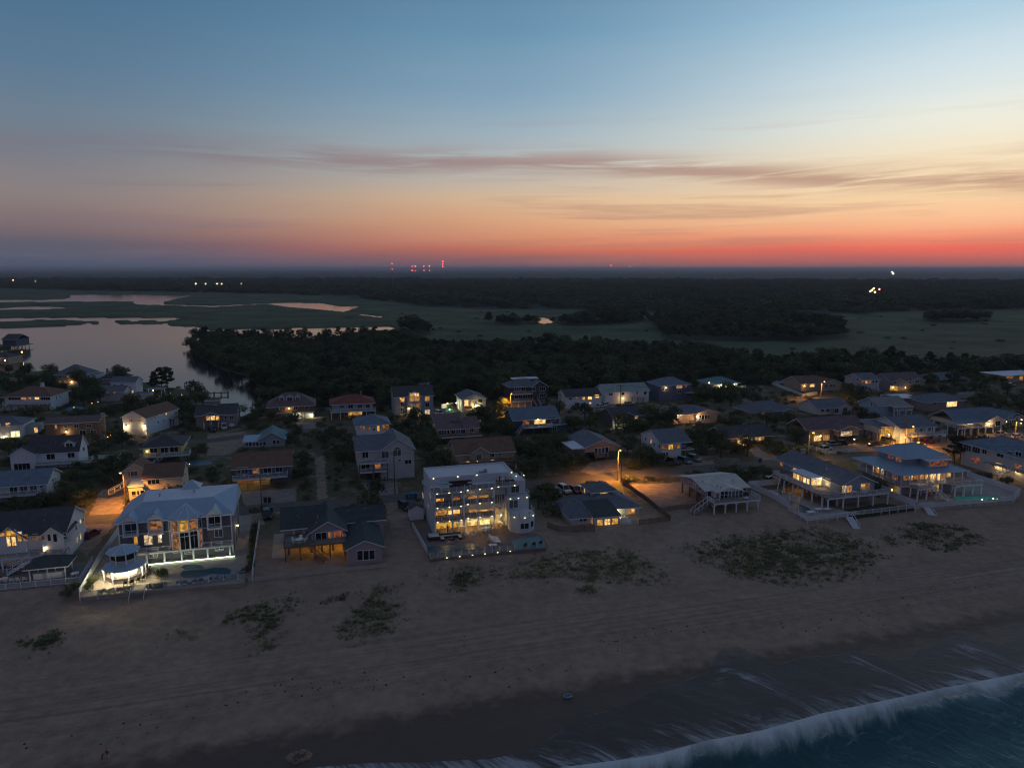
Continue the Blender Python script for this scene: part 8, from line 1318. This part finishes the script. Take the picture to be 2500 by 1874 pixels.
# people
SKIN = mat('skin', (.42, .27, .20), .6, .03); HAIR = mat('dark_hair', (.03, .02, .015), .7)
def skin_obj(name, chains, m, parent, sub=1):
    V = []; E = []; Rr = []; idx = {}
    for ch in chains:
        prev = None
        for p, r in ch:
            k = tuple(round(c, 3) for c in p)
            if k not in idx: idx[k] = len(V); V.append(p); Rr.append(r)
            if prev is not None and prev != idx[k] and (min(prev, idx[k]), max(prev, idx[k])) not in E: E.append((min(prev, idx[k]), max(prev, idx[k])))
            prev = idx[k]
    me = bpy.data.meshes.new(name); me.from_pydata(V, E, []); me.materials.append(m); o = link(name, me, parent); md = o.modifiers.new('skin', 'SKIN'); md.use_smooth_shade = True
    for i, sv in enumerate(me.skin_vertices[0].data): sv.radius = (Rr[i], Rr[i]); sv.use_root = (i == 0)
    o.modifiers.new('smooth', 'SUBSURF').levels = sub; o.modifiers['smooth'].render_levels = sub; return o
def person(label, x, y, z, rz, top, bottom, bend=0.0, stride=.12, h=1.72, legs_bare=True, hair=HAIR):
    r = empty('person', (x, y, z), rz); tag(r, label, 'person', 'people'); r.scale = (h/1.72,)*3; s, c = math.sin(bend), math.cos(bend)
    def T(a, b, zz): d = zz - .95; return (a, b - s*d, .95 + c*d) if d > 0 else (a, b, zz)
    hipL, hipR = (-.09, 0, .90), (.09, 0, .90); pel = (0, 0, .95); wa = T(0, 0, 1.1); che = T(0, 0, 1.32); nk = T(0, 0, 1.46); hd0 = T(0, -.02, 1.54); hd1 = T(0, -.02, 1.66)
    legs = [[(pel, .12), (hipL, .09), ((-.10, -stride*.5, .50), .062), ((-.10, -stride, .09), .042), ((-.10, -stride - .14, .04), .035)], [(pel, .12), (hipR, .09), ((.10, stride*.35, .50), .062), ((.10, stride, .09), .042), ((.10, stride - .14, .04), .035)]]
    arms = [[(che, .13), (T(sg*.19, 0, 1.40), .055), (T(sg*.25, .03, 1.14) if bend < .3 else T(sg*.22, -.2, 1.3), .042), (T(sg*.25, -.08, .92) if bend < .3 else (sg*.2, -.55, .62), .032), (T(sg*.25, -.11, .84) if bend < .3 else (sg*.2, -.6, .52), .028)] for sg in (-1, 1)]
    body = skin_obj('body', [[(pel, .12), (wa, .11), (che, .13), (nk, .055), (hd0, .085), (hd1, .09)]] + legs + arms, SKIN, r); skin_obj('shirt', [[(T(0, 0, .98), .135), (wa, .125), (che, .15), (T(0, 0, 1.42), .09)]] + [[(che, .15), (T(sg*.19, 0, 1.40), .07), (T(sg*.23, .02, 1.24), .062)] for sg in (-1, 1)], top, r)
    skin_obj('trousers', [[((0, 0, 1.0), .13), (pel, .14), (lg[1][0], .11), ((lg[1][0][0], lg[2][0][1]*.6, .55), .085)] + ([] if legs_bare else [(lg[2][0], .075), (lg[3][0], .06)]) for lg in legs], bottom, r)
    skin_obj('hair', [[(T(0, .03, 1.60), .085), (T(0, .0, 1.70), .085), (T(0, -.03, 1.72), .06)]], hair, r); return r
PB = mat('pale_blue_cloth', (.34, .42, .54)); RT = mat('red_cloth', (.40, .02, .06)); WS = mat('white_cloth', (.55, .58, .66)); DTl = mat('dark_teal_cloth', (.03, .09, .11)); BK = mat('black_cloth', (.015, .015, .018)); TN = mat('tan_cloth', (.35, .26, .18))
x, y, z = at_beach(1134, 1578); person('lone walker in pale blue clothes on the open sand', x, y, z, TH + 1.2, PB, PB, stride=.2, legs_bare=True); x, y, z = at_beach(264, 1858); person('person in a red top and white shorts on the lower left beach', x, y, z, TH + 2.4, RT, WS); x, y, z = at_beach(250, 1862); person('person in dark teal bending over beside the red top', x, y, z, TH + 1.4, DTl, BK, bend=.75)
for k, (lx_, ly_, t_, lab) in enumerate(((14.2, 2.2, WS, 'person in white by the roof-terrace table, left of three'), (15.0, 2.6, BK, 'person in black standing at the roof-terrace table, middle of three'), (16.2, 2.2, TN, 'person in tan at the roof-terrace table, right of three'))): person(lab, *wl(WHH, lx_, ly_), L3 + .02, TH + 2.8 + k*.5, t_, BK, legs_bare=False)
person('dark figure standing under the lit terrace of the white block', *at(*px_of('d', 735, 1105), .05), .05, TH + .4, BK, BK, legs_bare=False)
# things left on the sand
x, y, z = at_beach(1386, 1700); r = empty('inflatable', (x, y, z - .05), TH); r.scale = (.72,)*3; tag(r, 'white and blue inflatable lying in a hollow near the wet sand', 'inflatable'); tb = MB(); n = 14
for k in range(n):
    for j in range(6):
        f = lambda a, b: ((.75 + .22*math.cos(b))*math.cos(a), (.5 + .22*math.cos(b))*math.sin(a), .22 + .2*math.sin(b)); a0, a1, b0, b1 = 2*math.pi*k/n, 2*math.pi*(k+1)/n, 2*math.pi*j/6, 2*math.pi*(j+1)/6; tb.poly([f(a0, b0), f(a1, b0), f(a1, b1), f(a0, b1)])
tb.build('ring', mat('pale_vinyl', (.16, .21, .30), .4), r, True); MB().prism([(.62*math.cos(t), .38*math.sin(t)) for t in np.linspace(0, 6.283, 14)[:-1]], .06, .12).build('floor', TEALP, r)
x, y, z = at_beach(730, 1846); r = empty('sand_castle', (x, y, z), TH); tag(r, 'ring of heaped sand around a dug hole at the bottom edge', 'sand heap'); hp = MB()
for k in range(10): t = 2*math.pi*k/10; rr = random.uniform(.4, .75); hp.lathe([(rr, -.1), (rr*.7, .1), (rr*.3, .16 + rr*.15), (.02, .2 + rr*.16)], 9, (1.15*math.cos(t), .8*math.sin(t)))
hp.build('heap', mat('heaped_sand', (.22, .17, .13), .95, .2, 2, .4), r, True); r2 = empty('bucket', (x - .1, y - .9, z), TH); tag(r2, 'blue bucket beside the dug sand hole', 'bucket'); MB().lathe([(.14, 0), (.2, .32)], 10, caps=False).lathe([(.14, 0), (.02, .01)], 10).build('pail', BB, r2); MB().bar((-.2, 0, .32), (0, 0, .5), .012).bar((0, 0, .5), (.2, 0, .32), .012).build('handle', STEEL, r2)
# seaweed clumps in the wrack line
sw = MB()
for _ in range(190):
    u = random.choice((-62, -41, -30, -8, 12, 38, 47, 70)) + random.gauss(0, 7); v = -38.5 + 2.2*math.sin(u*.11) + random.gauss(0, 1.5); x, y = xy_of(u, v); z = float(beach_z(v)); s_ = random.uniform(.05, .2); a = random.random()*6.28
    sw.lathe([(s_, z - .03), (s_*.7, z + s_*.3), (.02, z + s_*.4)], 5, (x, y), caps=False)
o = sw.build('seaweed', mat('dry_seaweed', (.045, .032, .024), .95)); o['kind'] = 'stuff'; o['label'] = 'line of seaweed clumps and pits on the lower beach'
# far lagoon: boathouse on the left
h = House('boathouse', 'dark boathouse standing in the lagoon at the left edge', 'boathouse', 'p', (8, 851), 40, rot=0, depth=14, wall='navy', roof='dark', group='lagoon buildings'); h.block(0, h.W, 0, 14, 2, 6.5); h.gable(0, h.W, 0, 14, 6.5, 3, 'x', .6); h.pilings(0, h.W, 0, 14, 2, 4, 3); h.deck(-1, h.W + 3, -2, 14, 2.1, posts=True, edge=WOOD)
for px, py, e_ in ((-2, 832, 200), (9, 878, 260), (14, 896, 420), (55, 874, 60)):
    x, y = at(px, py); r = empty('garden_lamp', (x, y, 1.0)); tag(r, 'orange garden lamp on the lawn spit at the left edge', 'lamp', 'lamps on the lawn spit'); MB().lathe([(.06, 0), (.06, 2.6)], 6).build('post', STEEL, r); MB().lathe([(.25, 2.6), (.32, 2.9), (.1, 3.2)], 8).build('lantern', BULB_O, r); l = bpy.data.lights.new('lamp', 'POINT'); l.energy = e_*4; l.color = (1, .55, .15); lo = bpy.data.objects.new('lamp', l); col.objects.link(lo); lo.parent = r; lo.location = (0, -.4, 3)
h = House('house', 'orange-lit house on the lawn spit at the left edge', 'house', 'p', (-40, 890), 22, rot=0, depth=12, wall='tan', roof='dark', group='lagoon buildings'); std(h, -10, 872, 2.5, kind='hip', ev=4.0); h.win_at(2, 1, 2, 1.6, 'w'); h.win_at(6, 1, 2, 1.6, 'w')
x, y = at(505, 965); r = empty('wooden_jetty', (x, y, 0), .2); tag(r, 'dark wooden jetty reaching into the lagoon by the garden trees', 'jetty'); MB().box(-1.5, 9, -1, 1, .9, 1.05).build('deck', WOOD, r); [link('piling', MB().box(-.12, .12, -.12, .12, -1.5, 1.5).mesh('piling', WOOD), r, (xx, yy, 0)) for xx in (0, 3, 6, 8.8) for yy in (-1, 1)]
# tiny garden lights among the left gardens
for k, (X, Y) in enumerate(((1165, 1022), (1195, 1006), (1230, 992), (1258, 982), (1285, 970), (345, 735), (390, 738), (520, 708), (800, 700), (1060, 640), (1090, 640), (995, 655), (1725, 572), (1840, 545), (1965, 560), (1960, 575), (40, 700), (2048, 1318), (1580, 985), (20, 1025), (95, 1040))):
    x, y = at(*px_of('A', X, Y)); r = empty('path_light', (x, y, 0)); tag(r, 'tiny amber path light in the gardens by the lagoon', 'light', 'garden path lights'); MB().lathe([(.03, 0), (.03, .6)], 5).build('stake', STEEL, r); MB().lathe([(.09, .6), (.10, .7), (.03, .78)], 6).build('lens', emit('path_lens', (1, .6, .2), 7), r)
# --- far masts and lights on the horizon
def mast(label, px, ys, d, base_z=0):
    a = (px - 1250)/FPX; y = d; x = a*(d*cp + (CAM_H)*sp_); tops = [CAM_H + Vector(ray(px, q_)).z*(y/ray(px, q_)[1]) for q_ in ys]; hh = max(tops); r = empty('radio_mast', (x, y, 0)); tag(r, label, 'mast', 'red-lit radio masts'); mb = MB(); mb.bar((0, 0, 0), (0, 0, hh), .35, r2=.2, n=4); mb.build('mast', STEEL, r)
    for t in tops: b = MB(); b.lathe([(.1, t - .65), (.65, t), (.1, t + .65)], 8); b.build('beacon', BULB_R, r)
mast('leftmost red-lit radio mast on the horizon', 959, (643, 657), 2300); mast('second red-lit radio mast from the left', 1007, (650, 660), 2300); mast('third red-lit radio mast from the left', 1015, (650, 660.5), 2300); mast('fourth red-lit radio mast from the left', 1036, (650, 660), 2300); mast('fifth red-lit radio mast from the left', 1049, (649, 660), 2300); mast('tallest red-lit radio mast on the horizon', 1082, (638, 645, 651), 2300); mast('short red-lit mast right of the tall one', 1536, (650,), 2600); mast('red-lit mast at the foot of the red glow', 1491, (647.5,), 2600)
def far_lamp(label, px, py, rr, m, group='distant lights', hh=9):
    x, y = at(px, py, hh); r = empty('distant_lamp', (x, y, 0)); tag(r, label, 'light', group); MB().bar((0, 0, 0), (0, 0, hh), .1, n=4).build('post', DARKW, r); MB().lathe([(.1, hh - rr), (rr, hh), (.1, hh + rr)], 8).build('lens', m, r)
FO = emit('far_orange', (1, .55, .2), 22); FY = emit('far_yellow', (1, .95, .55), 26); FRd = emit('far_red', (1, .25, .25), 20)
for k, px in enumerate((478, 502, 530, 541, 589)): far_lamp('orange lamp in the row beyond the marsh', px, 692.5, .9, FO, 'orange lamps beyond the marsh', 22)
for px, py in ((32, 684), (87, 686), (112, 660)): far_lamp('faint orange lamp near the left horizon', px, py, .9, FO, 'faint lamps at the left horizon', 24)
for px, py, rr in ((2178, 664, 2.4), (2181, 668, 2.8)): far_lamp('bright yellow floodlight at the right horizon', px, py, rr, FY, 'yellow floodlights', 30)
for px, py in ((2133, 704), (2129, 708), (2125, 711), (2136, 713)): far_lamp('amber lamp in the small cluster in the right woods', px, py, 1.5, FO, 'amber lamps in the right woods', 16)
far_lamp('red lamp beside the amber cluster in the right woods', 2147, 706, 1.4, FRd, hh=16)
for px, py in ((1602, 665), (1616, 665), (1658, 666), (1776, 659), (1960, 659), (1983, 659), (2109, 656.5), (2300, 657), (2345, 657), (2362, 656.5)): far_lamp('pin-prick orange light on the right horizon', px, py, 1.6, FO, 'horizon lights', 16)
# ------------------------------------------------------------------ dusk air
def haze():
    mb = MB(); mb.box(-42000, 42000, -1500, 43000, -12, 84); m = bpy.data.materials.new('dusk_air'); m.use_nodes = True; nt = m.node_tree; nt.nodes.clear(); o = nt.nodes.new('ShaderNodeOutputMaterial'); v = nt.nodes.new('ShaderNodeVolumePrincipled'); v.inputs['Color'].default_value = (.72, .77, .88, 1); v.inputs['Density'].default_value = HAZE; v.inputs['Anisotropy'].default_value = .15; nt.links.new(v.outputs[0], o.inputs['Volume'])
    ob = mb.build('haze', m); ob['kind'] = 'stuff'; ob['label'] = 'thin dusk haze over the land'
HAZE = 8.5e-5
haze()
# ------------------------------------------------------------------ labels: tell look-alikes apart by where they stand
def px_x(o): p = o.matrix_world.translation if False else Vector(o.location); D = p.y*cp + (CAM_H - p.z)*sp_; return 1250 + FPX*p.x/max(D, 1)
HS = [o for o in bpy.data.objects if o.parent is None and o.get('category') in ('house', 'boathouse')]
HL = [o['label'].replace(',', '') for o in HS]; BRIEF = {}
for o in HS:
    w = o['label'].replace(',', '').split(); k0 = w.index('with') if 'with' in w else 2; c = [' '.join(w[:k]) for k in range(4, 8)] + ['house ' + ' '.join(w[k0:k0 + k]) for k in range(4, 7)]
    BRIEF[o.name] = next((q for q in c if sum((q[6:] if q.startswith('house with') else q) in l for l in HL) == 1 and q.split()[-1] not in ('a', 'and', 'of', 'with', 'its', 'the', 'an', 'one', 'two', 'by', 'in', 'on')), c[3])
def brief(o): return BRIEF[o.name]
NUM = ['%d%s' % (k, 'st' if k == 1 else 'nd' if k == 2 else 'rd' if k == 3 else 'th') for k in range(1, 31)]
for r, kind, hgt, lab, grp in PLANTS:
    nm = {'bush': 'dark bush', 'oak': 'leafy tree', 'pine': 'dark pine'}[kind]; sz = 'tall ' if hgt > 6.5 else 'low ' if hgt < 2.6 else ''
    if not lab:
        best = min(HS, key=lambda o: (o.location.x - r.location.x)**2 + (o.location.y - r.location.y)**2); d = Vector((r.location.x - best.location.x, r.location.y - best.location.y)); a = best.rotation_euler.z; lx = d.x*math.cos(a) + d.y*math.sin(a); ly = -d.x*math.sin(a) + d.y*math.cos(a)
        rel = 'behind' if ly > 8 else 'in front of' if ly < -1 else 'left of' if lx < 4 else 'right of'; lab = f'{sz}{nm} {rel} the {brief(best)}'
    r['label'] = lab; r['group'] = grp or {'bush': 'bushes among the houses', 'oak': 'trees among the houses', 'pine': 'pines among the houses'}[kind]
by = {}
for o in bpy.data.objects:
    if o.parent is None and o.get('category'): by.setdefault(o['label'], []).append(o)
for lab, os_ in by.items():
    if len(os_) < 2: continue
    os_.sort(key=px_x); n = len(os_)
    for k, o in enumerate(os_):
        if n == 2: t = ('left', 'right')[k] + ' one'
        elif k == 0: t = 'leftmost one'
        elif k == n - 1: t = 'rightmost one'
        else: t = NUM[k] + ' from left' if k < 30 else NUM[n - k - 1] + ' from right'
        o['label'] = lab + ', ' + t
for o in bpy.data.objects:
    if o.parent is None and o.get('label') and len(o['label'].split()) > 16: o['label'] = ' '.join(o['label'].split()[:16])
